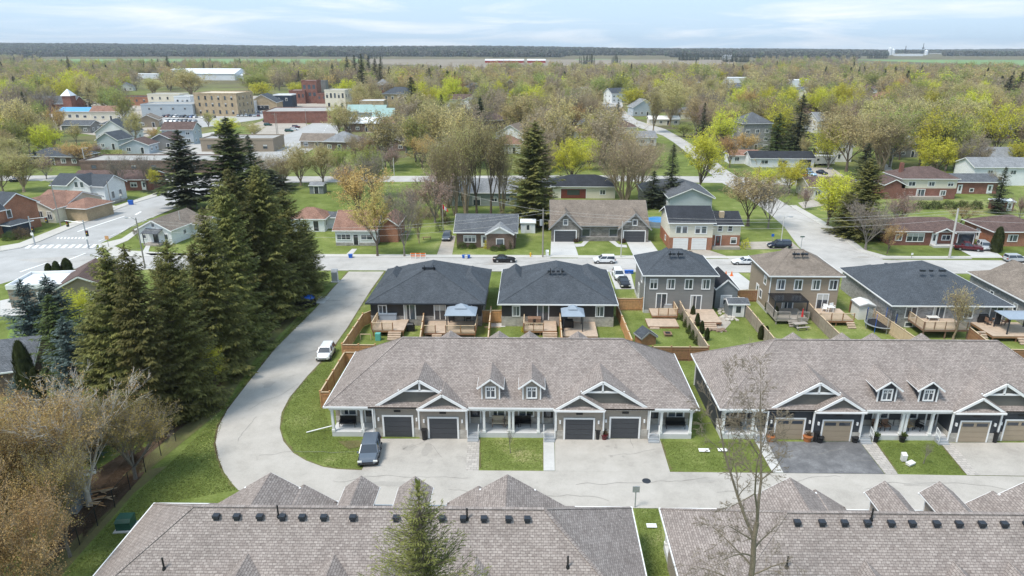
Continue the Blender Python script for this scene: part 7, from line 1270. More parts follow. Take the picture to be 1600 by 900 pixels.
def near_road(x, y):
    p = proj(x, y, 0)
    for R_ in (hwy, cross, s2, [(250, 205), (255, 176), (395, 168), (475, 190), (442, 215), (300, 240)]):
        c = False; j = len(R_)-1
        for i in range(len(R_)):
            (xi, yi), (xj, yj) = R_[i], R_[j]
            if (yi > p[1]) != (yj > p[1]) and p[0] < (xj-xi)*(p[1]-yi)/(yj-yi)+xi: c = not c
            j = i
        if c: return True
    return False
# trees nobody would name one by one, still each a tree of its own as far as they can be told apart
DESC = dict(tan='olive-tan budding', bare='grey-brown bare', yellow='yellow-green', rust='russet budding', green='fresh green', pale='pale yellow-green', spruce='dark conical spruce', olive='upright olive')
used = set(); cnt = 0; R2 = random.Random(31)
def word(px, py, kd, wpx):
    L = sorted(PLACES, key=lambda l: math.hypot((l[1]-px), (l[2]-py)*2.2))
    for l in L[:14]:
        dx, dy = px-l[1], py-l[2]; far = math.hypot(dx, dy*2)
        pos = ('just ' if far < 22 else 'far ' if far > 70 else '')+('right of' if dx > abs(dy)*1.6 else 'left of' if -dx > abs(dy)*1.6 else 'behind' if dy < 0 else 'in front of')
        for sz in (('small' if wpx < 26 else 'tall' if wpx > 48 else 'middle-sized'),):
            s = f'{sz} {DESC[kd]} tree {pos} the {l[0]}'
            if s not in used: used.add(s); return s
    s = f'{DESC[kd]} tree beside the {L[0][0]}'
    return s
def veil_road(x, y): return any(near_road(x*f, y*f) for f in (1.1, 1.2, 1.32, 1.46))
RH = random.Random(64); nh = 0; hu = set(); tr_ = 0
while nh < 34 and tr_ < 4000:
    tr_ += 1; Y = RH.uniform(215, 620); X = RH.uniform(-.78, .76)*Y; px, py, k = proj(X, Y, 0)
    if px < 0 or px > 1600 or near_road(X, Y) or (px < 560 and 140 < py < 215) or (px < 140 and py < 215) or any((X-a)**2+(Y-b)**2 < (c+13)**2 for a, b, c in OCC if c != 7 and c > 3.6) or any((X-a)**2+(Y-b)**2 < 100 for a, b, c in OCC): continue
    wn, wl = RH.choice((('white', 'siding_white'), ('cream', 'siding_cream'), ('red brick', 'brick_red'), ('brown brick', 'brick_brown'), ('pale blue', 'siding_paleblue'), ('beige', 'siding_beige'), ('grey', 'siding_grey'), ('white', 'siding_white'))); rn, rf = RH.choice((('brown', 'shingle_brown'), ('slate', 'shingle_slate'), ('pale grey', 'shingle_palegrey'), ('grey', 'shingle_grey'), ('tan', 'shingle_tan'), ('rusty', 'shingle_rust')))
    kd, kn = RH.choice((('gx', 'long-ridged'), ('gy', 'gable-fronted'), ('hip', 'hip-roofed'))); l = sorted(PLACES, key=lambda q: math.hypot(q[1]-px, (q[2]-py)*2.2))[0]; dx, dy = px-l[1], py-l[2]
    pos = 'right of' if dx > abs(dy)*1.6 else 'left of' if -dx > abs(dy)*1.6 else 'behind' if dy < 0 else 'in front of'; lab = f'{wn} {kn} house with {rn} roof {pos} the {l[0]}'
    if lab in hu or len(lab.split()) > 16: continue
    hu.add(lab); house('house', lab, 'house', px, py, RH.uniform(9, 14), RH.uniform(8, 10), RH.choice((2.9, 3.2, 4.8)), kd, RH.uniform(.4, .65), wl, rf, rot=RH.uniform(-.5, .5), mark=f'{wn} {rn}-roofed far house', world=(X, Y), group=None); nh += 1
tries = 0
while cnt < 240 and tries < 14000:
    tries += 1
    Y = 150+R2.random()**.95*300; X = R2.uniform(-.80, .78)*Y
    px, py, k = proj(X, Y, 0)
    if px < -20 or px > 1620 or near_road(X, Y) or near_road(X, Y-8) or (veil_road(X, Y) and R2.random() < .85): continue
    if Y < 200 and not (px < 60 or 400 < px < 640 and R2.random() < .3 or R2.random() < .08): continue
    if 200 < px < 560 and 145 < py < 215: continue
    if px < 215 and 150 < py < 262 and R2.random() < .75: continue
    if any((X-a)**2+(Y-b)**2 < (c+2.5)**2 for a, b, c in OCC): continue
    if any(X-a > -7 and X-a < 7 and 0 < b-Y < 13 and c > 3.6 for a, b, c in OCC) and R2.random() < .72: continue
    if any(abs(X/Y-a/b) < c*.62/b and .68*b < Y < b+1 for a, b, c in OCC if c > 3.6 and c != 7 and b > 205) and R2.random() < .9: continue
    kd = R2.choices(['tan', 'bare', 'yellow', 'rust', 'green', 'pale', 'spruce', 'olive'], [25, 23, 14, 9, 8, 11, 4, 9])[0]
    H = R2.uniform(9, 17)*(1.1 if Y > 250 else .8); wd = H*R2.uniform(.55, .85)*k*(.5 if kd == 'spruce' else 1)
    T(kd, px, py, 0, wd, word(px, py, kd, wd), 'trees of the leafy middle distance', xy=(X, Y), Htop=H); cnt += 1
    OCC[-1] = (X, Y, 3.2)
# ---------------------------------------------------------------- far woods (one object per kind, instanced)
def low(seed, kind):
    rs = np.random.RandomState(seed)
    if kind == 'spruce': return conif(seed, 16, 3.2, 'needles_dark', dens=.5, spray=1.6, sw=.3, whorl=1.1, nb=7, split=True)
    leaf = dict(tan='buds_tan', grey='buds_grey', yellow='leaf_yellow', green='leaf_green', pale='leaf_pale', rust='buds_rust')[kind]
    return decid(seed, 15, 5.6, .08, 6, leaf, 1500 if kind in ('yellow', 'green', 'pale') else 1100, .62, 'bark_grey', up=.5, twig_n=420, twig_w=.1, jit=1.4, lvl=3, split=True)
def wood_gn(name, label, src, pts, sc0, sc1, seed):
    me = D.meshes.new(name+'_points'); me.from_pydata([tuple(map(float, p)) for p in pts], [], []); me.update()
    o = put(name, me, None, (0, 0, 0), 0, label=label, cat='trees', kind='stuff')
    ng = D.node_groups.new(name, 'GeometryNodeTree'); ng.interface.new_socket('Geometry', in_out='INPUT', socket_type='NodeSocketGeometry'); ng.interface.new_socket('Geometry', in_out='OUTPUT', socket_type='NodeSocketGeometry')
    gi = N(ng, 'NodeGroupInput'); go = N(ng, 'NodeGroupOutput'); ip = N(ng, 'GeometryNodeInstanceOnPoints'); oi = N(ng, 'GeometryNodeObjectInfo'); oi.inputs['Object'].default_value = src; oi.inputs['As Instance'].default_value = True
    rv = N(ng, 'FunctionNodeRandomValue', data_type='FLOAT_VECTOR'); rv.inputs[0].default_value = (0, 0, 0); rv.inputs[1].default_value = (.06, .06, 6.28); rv.inputs['Seed'].default_value = seed
    sv = N(ng, 'FunctionNodeRandomValue', data_type='FLOAT'); [s_ for s_ in sv.inputs if s_.type == 'VALUE' and s_.enabled][0].default_value = sc0; [s_ for s_ in sv.inputs if s_.type == 'VALUE' and s_.enabled][1].default_value = sc1; sv.inputs['Seed'].default_value = seed+5
    L = ng.links.new; L(gi.outputs[0], ip.inputs['Points']); L(oi.outputs['Geometry'], ip.inputs['Instance']); L(rv.outputs[0], ip.inputs['Rotation'])
    L([s_ for s_ in sv.outputs if s_.type == 'VALUE' and s_.enabled][0], ip.inputs['Scale']); L(ip.outputs[0], go.inputs[0])
    md = o.modifiers.new('scatter', 'NODES'); md.node_group = ng; return o
W3 = random.Random(9)
fields_px = [((60, 300), (89, 104)), ((300, 565), (89, 105)), ((575, 770), (89, 119)), ((735, 1180), (90, 112)), ((890, 1040), (87, 93)), ((1340, 1700), (88, 112)), ((1385, 1475), (84, 92))]
def infield(p, q, m=0): return any(a < p < b and c < q < d for (a, b), (c, d) in fields_px)
pts = {k: [] for k in ('tan', 'grey', 'yellow', 'green', 'pale', 'rust', 'spruce')}
def addw(Y0, Y1, n, wts, cond=None):
    k = 0
    while k < n:
        Y = math.exp(W3.uniform(math.log(Y0), math.log(Y1))) if Y1/Y0 > 1.5 else W3.uniform(Y0, Y1); X = W3.uniform(-.84, .80)*Y; k += 1
        px, py, s_ = proj(X, Y, 0)
        if cond and not cond(px, py, X, Y): continue
        clump = math.sin(X/55.+math.sin(Y/70.)*2)+math.sin(Y/38.+X/90.)
        ks = list(wts); kd = W3.choices(ks, [wts[q]*(1.8 if (clump > .6) == (q in ('yellow', 'green', 'pale')) else .6) for q in ks])[0]
        pts[kd].append((X, Y, terr(X, Y)-.5))
HS = [(a/b, b, c) for a, b, c in OCC if c > 3.6 and b > 205 and c != 7]
def veils(X, Y, z=.66): return any(abs(X/Y-r) < c*.62/b and z*b < Y < b+1 for r, b, c in HS)
def c1_(px, py, X, Y):
    if veils(X, Y) and W3.random() < .93: return False
    if infield(px, py) or near_road(X, Y): return False
    if 200 < px < 560 and py > 143: return False
    if px < 215 and 150 < py < 262 and W3.random() < .7: return False
    if any((X-a)**2+(Y-b)**2 < (c+2)**2 for a, b, c in OCC[:400]): return False
    if any(abs(X-a) < c*.75+3 and 0 < b-Y < 30 for a, b, c in OCC if c > 9): return False
    if py < 103 and px > 560 and px < 1180 and W3.random() < .75: return False
    return True
MIXW = dict(tan=26, grey=22, yellow=10, green=14, pale=18, rust=3, spruce=2.5)
MAIN = pts; pts = {k: [] for k in MAIN}
def c0_(px, py, X, Y):
    if not c1_(px, py, X, Y) or any((X-a)**2+(Y-b)**2 < (c+1.6)**2 for a, b, c in OCC): return False
    if veil_road(X, Y) and W3.random() < .85: return False
    return Y > 200 and not near_road(X, Y-9) and not any(abs(X-a) < c*.8+2 and 0 < b-Y < 17 for a, b, c in OCC if c > 3.55)
addw(200, 500, 1500, dict(MIXW, spruce=2, grey=20, yellow=13, pale=20, rust=2), c0_)
for i, k in enumerate(pts):
    if pts[k]:
        lf = dict(tan='buds_tan', grey='buds_grey', yellow='leaf_yellow', green='leaf_green', pale='leaf_pale', rust='buds_rust').get(k)
        me = conif(401, 13, 2.8, 'needles_dark', dens=.8, spray=1., sw=.26, split=True) if k == 'spruce' else decid(410+i, 11, 4.1, .12, 6, lf, 6500, .25, 'bark_grey', up=.6, twig_n=1500, twig_w=.05, jit=1., lvl=4, split=True)
        wood_gn('town_trees', {'tan': 'countless olive-tan trees between the houses', 'grey': 'countless grey bare trees between the houses', 'yellow': 'yellow-green trees between the far houses', 'green': 'fresh green trees between the far houses', 'pale': 'pale leafing trees between the far houses', 'rust': 'russet trees between the far houses', 'spruce': 'small dark spruces between the far houses'}[k], D.objects.new('town_tree', me), pts[k], .95, 1.7, 20+i)
pts = MAIN
addw(490, 640, 900, MIXW, c1_); addw(640, 1250, 3300, dict(tan=26, grey=30, yellow=4, green=20, pale=8, rust=3, spruce=2.5), c1_); addw(1250, 2300, 2600, dict(tan=20, grey=40, green=10, spruce=8, pale=3), c1_)
SC = {}
for i, k in enumerate(pts):
    if not pts[k]: continue
    me = low(300+i, k); so_ = D.objects.new('woodland_tree', me); SC[k] = so_
    wood_gn('woodland', {'tan': 'olive-tan woodland mass stretching beyond the town', 'grey': 'grey bare woodland mass beyond the town', 'yellow': 'scattered yellow tree crowns far beyond the town', 'green': 'soft green woodland crowns beyond the town', 'pale': 'pale yellow-green crowns in the far woods', 'rust': 'russet crowns in the far woods', 'spruce': 'dark evergreen dots in the far woods'}[k], so_, pts[k], .68, 1.25, i)
# forested ridge at the horizon
pr_ = []; W4 = random.Random(4)
for _ in range(30000):
    Y = W4.uniform(2450, 7200) if W4.random() < .55 else W4.uniform(2450, 3900); X = W4.uniform(-.86, .82)*Y; px, py, s_ = proj(X, Y, terr(X, Y))
    if infield(px, py+.3) or (px > 1180 and Y < 2650) or (880 < px < 1050 and Y < 3000): continue
    pr_.append((X, Y, terr(X, Y)-2))
def canopy(seed, leaf):
    rs = np.random.RandomState(seed); n = 46; v = rs.normal(size=(n, 3)); v /= np.linalg.norm(v, axis=1)[:, None]; C = v*np.array((9.5, 9.5, 7.0))+np.array((0, 0, 9)); return mesh_from('canopy', 0, 0, rnd_leaves(rs, C, 8.), [leaf])
leafm('far_bare', (.085, .085, .075), (.15, .145, .115), .05, .2, .1); leafm('far_green', (.07, .09, .055), (.13, .155, .08), .05, .2, .1); leafm('far_dark', (.035, .05, .045), (.06, .08, .06), .05, .2, .1)
for nm, fr, lf, lb in (('a', (0, .62), 'far_bare', 'bluish bare forest covering the ridge on the horizon'), ('b', (.62, .86), 'far_green', 'greenish crowns in the forest on the horizon ridge'), ('c', (.86, 1.), 'far_dark', 'dark evergreen crowns in the forest on the horizon ridge')):
    a, b = int(len(pr_)*fr[0]), int(len(pr_)*fr[1]); so_ = D.objects.new('canopy_tree', canopy(17+a, lf)); wood_gn('ridge_forest', lb, so_, pr_[a:b], .9, 1.35, 40+a % 50)
# hedge rows and windbreaks across the far fields
wb = []
for (p0, q0), (p1, q1), n in (((1060, 94.6), (1092, 94.6), 26), ((905, 100.8), (930, 100.8), 10), ((955, 100.5), (970, 100.5), 6), ((1355, 92), (1385, 92), 26), ((1130, 97), (1170, 97.5), 26), ((770, 89), (862, 89), 40), ((560, 92), (600, 92), 10), ((1090, 93), (1130, 94), 18), ((1310, 86), (1340, 86), 16), ((1240, 87), (1262, 87), 12)):
    for i in range(n): f = (i+W4.random()*.6)/n; x, y = g(p0+(p1-p0)*f, q0+(q1-q0)*f); wb.append((x, y+W4.uniform(-9, 9), 0))
wood_gn('windbreak', 'dark evergreen windbreak rows across the far fields', SC['spruce'], wb, .9, 1.5, 77)
# ---------------------------------------------------------------- shrubs, hedges
SH = {}
def shrub(label, px, py, W_, H, leaf='shrub_green', D_=None, cat='shrub', name='shrub', group=None, z=0):
    k = (round(W_, 1), round(H, 1), leaf)
    if k not in SH: SH[k] = shrubm(len(SH)+3, W_, D_ or W_, H, leaf, 900 if W_ < 2.5 else 2600)
    t = empty(name, (*g(px, py, z), z), TR.uniform(0, .5), label, cat, group); put('stem', SH[k][0], t); put('foliage', SH[k][1], t); return t
for i, p in enumerate((1438, 1459, 1480, 1502, 1524)): shrub(['leftmost', 'second', 'middle', 'fourth', 'rightmost'][i]+' rounded evergreen hedge bush of the five behind the brown-roofed bungalow', p, 326, 4.6, 2.0, 'cedar_leaf', 2.6, 'hedge', 'hedge', 'hedge bushes on the right')
for px, py, W_, H, lf, lb in ((722, 388, 2.0, 1.3, 'shrub_green', 'dark bush at the left corner of the brown brick bungalow'), (738, 388, 1.6, 1.0, 'shrub_green', 'dark bush under the picture window of the brown brick bungalow'), (762, 388, 1.7, 1.7, 'shrub_yellow', 'bright yellow bush at the door of the brown brick bungalow'), (773, 391, 2.0, .8, 'shrub_green', 'low green bush right of the yellow one'), (785, 391, 1.3, 1.1, 'shrub_green', 'round bush under the right window of the brown brick bungalow'), (798, 389, 1.0, 2.3, 'cedar_leaf', 'upright cedar bush at the right corner of the brown brick bungalow'),
    (822, 518, 1.3, .8, 'shrub_yellow', 'left yellow bush beside the small deck'), (846, 518, 1.1, .7, 'shrub_yellow', 'right yellow bush beside the small deck'), (1164, 388, 2.2, 1.8, 'leaf_yellow', 'yellow-green bush at the corner of the orange brick split-level'), (34, 372, 3.6, 2.2, 'shrub_brown', 'brown bush before the red brick gabled house'), (17, 374, 3.2, 1.6, 'shrub_green', 'dark bush left of the brown one at the red brick house'), (900, 378, 1.1, .9, 'shrub_brown', 'small bush right of the left garage of the stone duplex'), (973, 379, 1.1, .9, 'shrub_brown', 'small bush left of the right garage of the stone duplex'), (687, 362, 2., 2.6, 'shrub_green', 'dark bush at the foot of the flagpole'), (696, 350, 2.4, 2.2, 'shrub_brown', 'reddish bush behind the flagpole'), (671, 340, 4., 2.6, 'buds_pink', 'purple-brown bush on the lawn by the poplars'), (165, 243, 5, 2.4, 'shrub_green', 'dark green bush beside the rusty hedge-like tree'),
    (186, 243, 6, 2.4, 'buds_olive', 'olive hedge right of the dark green bush'), (1300, 330, 2.4, 1.6, 'shrub_green', 'dark bush under the yellow corner tree'), (1392, 350, 2, 1.6, 'shrub_brown', 'brown bush behind the curving street trees'), (1078, 398, 1.4, .7, 'shrub_brown', 'low brown bush by the orange brick split-level drive'), (620, 352, 3, 2.4, 'buds_grey', 'greyish bush by the rock pile behind the white sunroom bungalow'), (603, 366, 2.4, 1.6, 'shrub_brown', 'brown bush beside the brick wing of the white sunroom bungalow'), (650, 352, 1.6, 2.2, 'shrub_green', 'dark shrub on the long lawn'), (1200, 448, 1.2, 1.6, 'shrub_brown', 'small shrub beside the beige two-storey house'), (1500, 262, 4, 2, 'buds_grey', 'grey bush row above the red brick garage')): shrub(lb, px, py, W_, H, lf)
for px, py, h, w, lb in ((1082, 497, 7, 0, 'first'), (1089, 509, 7, 0, 'second'), (1096, 521, 7, 0, 'third'), (1104, 532, 7, 0, 'fourth')): T('cedar', px, py, py-20, 8, lb+' narrow cedar along the weathered fence right of the wide plain deck', 'young cedars along the yard fence')
for i, (px, py) in enumerate(((1068, 500), (1073, 510), (1078, 520), (1083, 529), (1090, 537))): shrub(['first', 'second', 'third', 'fourth', 'last'][i]+' small shrub along the left side of the weathered fence behind the grey two-storey house', px, py, 1.1, 1.2, 'shrub_green', group='shrubs along the yard fence')
for px, py, lb in ((1199, 487, 'narrow cedar at the corner of the pergola deck'), (1211, 500, 'narrow cedar left of the pergola deck stairs'), (1188, 530, 'narrow cedar at the end of the sheds fence'), (1196, 531, 'second narrow cedar at the end of the sheds fence')): T('cedar', px, py, py-22, 9, lb)
# stone edging, rock garden, logs
def rocks(label, px, py, w, d, n, m_, s0=.15, s1=.4):
    X, Y = g(px, py); t = empty('rock_bed', (X, Y, 0), 0, label, 'rocks'); rr = random.Random(px)
    for i in range(n):
        s = rr.uniform(s0, s1); v = []; mb = MB(); bmm = bmesh.new(); bmesh.ops.create_icosphere(bmm, subdivisions=1, radius=s)
        for q in bmm.verts: q.co *= rr.uniform(.75, 1.2); q.co.z *= .6
        me = D.meshes.new('rock'); bmm.to_mesh(me); bmm.free(); me.materials.append(M_[m_]); put('rock', me, t, (rr.uniform(-w/2, w/2), rr.uniform(-d/2, d/2), s*.25), rr.uniform(0, 3))
mat('rock_pale', (.52, .48, .42), .9, .2, 2., .3); mat('rock_brown', (.24, .17, .12), .9, .2, 2., .3)
rocks('pale stones of the rock garden between deck and shed', 1136, 492, 1.8, 4.5, 34, 'rock_pale'); rocks('ring of stones around the fire pit in the rock garden', 1118, 516, 2.6, 1.0, 16, 'rock_brown'); rocks('rock heap beside the white sunroom bungalow', 610, 361, 4, 4, 26, 'rock_brown', .2, .5); rocks('stone border under the big green spruce by the highway', 340, 327, 12, 1.5, 30, 'rock_brown', .3, .6)
t = empty('brush_pile', (*g(143, 782), 0), 0, 'pile of cut branches and planks behind the black fence', 'brush pile'); rr = random.Random(3)
for i in range(26):
    a = rr.uniform(-.5, .6); l = rr.uniform(.8, 1.9); x, y, z = rr.uniform(-1.3, 1.3), rr.uniform(-.9, .9), rr.uniform(.05, .45); MB().tube((-l/2*math.cos(a), -l/2*math.sin(a), 0), (l/2*math.cos(a), l/2*math.sin(a), rr.uniform(-.1, .25)), .05, .035, 5).build('branch', 'wood_cap' if i % 4 else 'cedar', t, (x, y, z))
rr = random.Random(8); lv = MB()
for i in range(3200):
    f = rr.random(); P = [(215, 745), (120, 830), (150, 745), (200, 712)]; a, b = rr.random(), rr.random(); px = 130+95*a-55*b*0; py = 840-110*a-rr.random()*45; x, y = g(px, py); s = .06; an = rr.uniform(0, 3); lv.add([(x-s, y, .03), (x, y-s, .05+.03*rr.random()), (x+s, y, .03), (x, y+s, .045)], [(0, 1, 2, 3)])
lv.build('leaf_litter', 'shrub_brown', label='brown leaf litter under the trees at the lower left', cat='leaf litter', kind='stuff')
# lawn tufts close to the camera, and dandelions
def tufts(name, label, area, n, s, m_, seed, h=.05):
    rs = np.random.RandomState(seed); P = np.array([g(*p) for p in area]); lo, hi = P.min(0), P.max(0); c = rs.uniform(lo, hi, (n*3, 2)); keep = np.zeros(len(c), bool); j = len(P)-1
    for i in range(len(P)):
        xi, yi, xj, yj = P[i][0], P[i][1], P[j][0], P[j][1]; cc = ((yi > c[:, 1]) != (yj > c[:, 1])) & (c[:, 0] < (xj-xi)*(c[:, 1]-yi)/(yj-yi+1e-9)+xi); keep ^= cc; j = i
    c = c[keep][:n]; C = np.stack([c[:, 0], c[:, 1], rs.uniform(.01, h, len(c))], 1)
    put(name, mesh_from(name, 0, 0, rnd_leaves(rs, C, s, .5), [m_]), label=label, cat='grass' if 'tuft' in name else 'dandelions', kind='stuff')
leafm('grass_blade', (.105, .145, .03), (.24, .27, .08), .4, 0); leafm('dandelion', (.5, .45, .1), (.62, .58, .25), .4, 0)
A1 = [(100, 899), (215, 770), (262, 728), (345, 645), (400, 570), (470, 495), (497, 480), (430, 546), (388, 598), (355, 641), (337, 692), (350, 738), (372, 766), (236, 790), (150, 899)]
tufts('grass_tufts', 'uneven grass tufts on the verge left of the lane', A1, 26000, .09, 'grass_blade', 1); tufts('dandelions', 'pale dandelion clumps on the verge left of the lane', [(300, 720), (330, 640), (350, 640), (335, 690), (345, 730)], 260, .09, 'dandelion', 2, .1)
tufts('grass_tufts', 'grass tufts on the lawn inside the lane bend', [(437, 655), (450, 622), (500, 572), (530, 545), (500, 620), (520, 684), (560, 690), (566, 733), (520, 732), (460, 708)], 12000, .08, 'grass_blade', 3)
tufts('grass_tufts', 'grass tufts on the small lawn between the centre driveways', [(750, 688), (848, 688), (848, 734), (750, 734)], 5000, .07, 'grass_blade', 4); tufts('grass_tufts', 'grass tufts on the lawn right of the centre row', [(1034, 690), (1178, 692), (1205, 737), (1050, 736)], 7000, .07, 'grass_blade', 5); tufts('grass_tufts', 'grass tufts on the lawn of the right row', [(1370, 693), (1468, 694), (1508, 741), (1405, 740)], 5000, .07, 'grass_blade', 6); tufts('grass_tufts', 'grass tufts between the two nearest roofs', [(991, 794), (1029, 794), (1045, 899), (1012, 899)], 4000, .06, 'grass_blade', 7)
# ---------------------------------------------------------------- poles, wires, signs and small street things
def pole(label, px, py, top, r=.14, m_='pole_wood', arm=None, name='utility_pole', cross=0, lean=0., box=False, group=None):
    X, Y = g(px, py); H = hgt(X, Y, top); t = empty(name, (X, Y, 0), 0, label, 'pole', group)
    MB().tube((0, 0, 0), (lean, 0, H), r, r*.65, 8).build('pole_shaft', m_, t)
    if cross: MB().bar((lean-cross, 0, H-.6), (lean+cross, 0, H-.6), .1, .12).build('crossarm', m_, t)
    if arm: MB().tube((lean, 0, H-.4), (lean+arm*.6, -.3, H+.1), .04).tube((lean+arm*.6, -.3, H+.1), (lean+arm, -.4, H+.05), .04).build('lamp_arm', 'grey_metal', t); MB().box(lean+arm-.1, -.55, H-.03, lean+arm+.55*(1 if arm > 0 else -1), -.28, H+.09).build('lamp_head', 'grey_metal', t)
    if box: MB().tube((-.32, 0, H-2.9), (-.32, 0, H-1.9), .24, n=10).build('transformer', 'grey_metal', t)
    return (X+lean, Y, H)
p1_ = pole('wooden utility pole with transformer left of the stone duplex driveway', 848, 402, 326, cross=.0, box=True)
p2_ = pole('thick leaning pale utility pole at the right bend of the street', 1483, 403.5, 326, .2, 'pole_pale', lean=-.25)
p3_ = pole('slim lamp post in front of the stone duplex', 970, 402, 346, .09, 'pole_pale', arm=.9, name='lamp_post'); p4_ = pole('lamp post at the street corner by the black minivan', 1219, 388, 338, .1, 'pole_pale', arm=.8, name='lamp_post')
p5_ = pole('tall pole on the near side of the street corner by the white bungalow', 227, 419, 340, .13, 'pole_wood', arm=-.9); p6_ = pole('pole with lamp arm in front of the tan-roofed bungalow', 95, 354, 282, .12, 'pole_wood', arm=-1.2)
p7_ = pole('pole beside the white highway house', 176, 330, 283, .12, 'pole_wood'); p8_ = pole('leaning white pole with a lamp above the left lawn', 136, 267, 231, .16, 'pole_pale', arm=1.5, lean=-.1)
p9_ = pole('pole under the open-branched spruce', 308, 326, 268, .12); p10 = pole('pole far up the right street with white shaft', 1392, 262, 238, .14, 'pole_pale'); p11 = pole('brown pole beside the long pale-roofed house', 1526, 266, 236, .14); p12 = pole('pair of pole by the main street, left', 433, 214, 176, .14, 'pole_wood', cross=1.2); p13 = pole('pair of pole by the main street, right', 436, 222, 180, .12); p14 = pole('pole at the corner of the flat brick building', 479, 196, 171, .13)
p15 = pole('white post right of the brown gabled bungalow, left of two', 599, 275, 247, .12, 'pole_pale'); p16 = pole('white post right of the brown gabled bungalow, right of two', 616, 274, 247, .12, 'pole_pale'); p17 = pole('lamp pole left of the cedar belt by the corner bungalow', 286, 372, 330, .1, 'pole_pale')
def wires(label, a, b, offs=(0,), sag=.8, r=.018):
    mb = MB()
    for o in offs:
        n = 8; P = [Vector((a[0]+(b[0]-a[0])*i/n, a[1]+(b[1]-a[1])*i/n, a[2]-.3+o+(b[2]-a[2])*i/n-sag*4*(i/n)*(1-i/n))) for i in range(n+1)]
        for p, q in zip(P, P[1:]): mb.tube(p, q, r, n=4)
    mb.build('overhead_wires', 'pole_pale', label=label, cat='wires', group='overhead wires')
wires('wires between the transformer pole and the leaning pale pole', p1_, p2_, (0, -.5, -1.6), 1.6); wires('wires running left from the transformer pole', p1_, (p5_[0], p5_[1], p5_[2]), (0, -.5, -1.6), 2.2); wires('wires running off the right edge from the leaning pale pole', p2_, (130, 113, 10), (0, -.5, -1.6), 1.2)
wires('wires from the transformer pole up to the sage green house', p1_, (-22, 150, 6), (0,), .6)
def signal(label, px, py, top, arm=3.2):
    X, Y = g(px, py); H = hgt(X, Y, top); t = empty('traffic_signal', (X, Y, 0), 0, label, 'traffic light', 'traffic signals at the crossing')
    MB().tube((0, 0, 0), (0, 0, H), .13, .09, 8).build('signal_pole', 'grey_metal', t); MB().tube((0, 0, H-.5), (arm, 0, H-.1), .06).build('signal_arm', 'grey_metal', t)
    for x, z in ((arm*.9, H-.7), (.25, H-2.4)):
        hd = MB().box(x-.17, -.15, z-.5, x+.17, .15, z+.5).build('signal_head', 'black_plastic', t)
        for i, c in enumerate(('tail_red', 'yellow_paint', 'green_box')): MB().tube((x, -.16, z+.3-.3*i), (x, -.14, z+.3-.3*i), .1, n=8).build('signal_lens', c, hd)
    MB().box(-.25, -.16, H-3.5, .25, -.12, H-3.).build('signal_sign', 'lamp_glass', t)
signal('traffic signal on the left pavement by the red brick house', 55, 383, 338, 3.5); signal('traffic signal at the corner right of the crossing', 139, 388.5, 344, -3.2)
def signpost(label, px, py, h, w, hh, m_, post='pole_wood', name='sign'):
    t = empty(name, (*g(px, py), 0), 0, label, 'sign'); MB().tube((0, 0, 0), (0, 0, h), .05).build('sign_post', post, t); MB().box(-w/2, -.07, h-hh, w/2, -.04, h).build('sign_board', m_, t)
signpost('small red-brown sign on the grass triangle at the crossing', 170, 386, 2.1, .7, .7, 'cedar'); signpost('small grey sign at the kerb between the two nearest roofs', 992, 793, 2.0, .55, .55, 'grey_metal', 'grey_metal'); signpost('white sign beside the bin by the white highway house', 190, 316, 2., .7, .5, 'lamp_glass'); signpost('small blue sign on the lawn by the black minivan', 1206, 380, 1.8, .5, .5, 'blue_plastic'); signpost('green street name sign at the junction', 1251, 390, 2.5, .8, .2, 'green_box', 'grey_metal'); signpost('small notice on the lawn of the brown-roofed bungalow', 1424, 403, .9, .35, .35, 'lamp_glass')
# flagpole
X, Y = g(693, 372); t = empty('flagpole', (X, Y, 0), 0, 'flagpole left of the brown brick bungalow', 'flagpole'); H = hgt(X, Y, 318); MB().tube((0, 0, 0), (0, 0, H), .05, .03).build('pole_shaft', 'pole_pale', t)
fb = empty('flag', (X, Y, H-1.6), 0, 'red and white flag hanging limp from the flagpole', 'flag')
for i, (c, a, b) in enumerate((('red_cloth', 0, .45), ('white_trim', .45, .9), ('red_cloth', .9, 1.3))):
    mb = MB(); n = 5
    for k in range(n): u0, u1 = a+(b-a)*k/n, a+(b-a)*(k+1)/n; y0, y1 = .12*math.sin(u0*9), .12*math.sin(u1*9); mb.add([(.05+u0*.8, y0, 1.5-u0*.9), (.05+u1*.8, y1, 1.5-u1*.9), (.05+u1*.8, y1+.02, .6-u1*.5), (.05+u0*.8, y0+.02, .6-u0*.5), (.05+u0*.8, y0+.03, 1.5-u0*.9), (.05+u1*.8, y1+.03, 1.5-u1*.9), (.05+u1*.8, y1+.05, .6-u1*.5), (.05+u0*.8, y0+.05, .6-u0*.5)], [(3, 2, 1, 0), (4, 5, 6, 7), (0, 1, 5, 4), (1, 2, 6, 5), (2, 3, 7, 6), (3, 0, 4, 7)])
    mb.build('flag_band', c, fb)
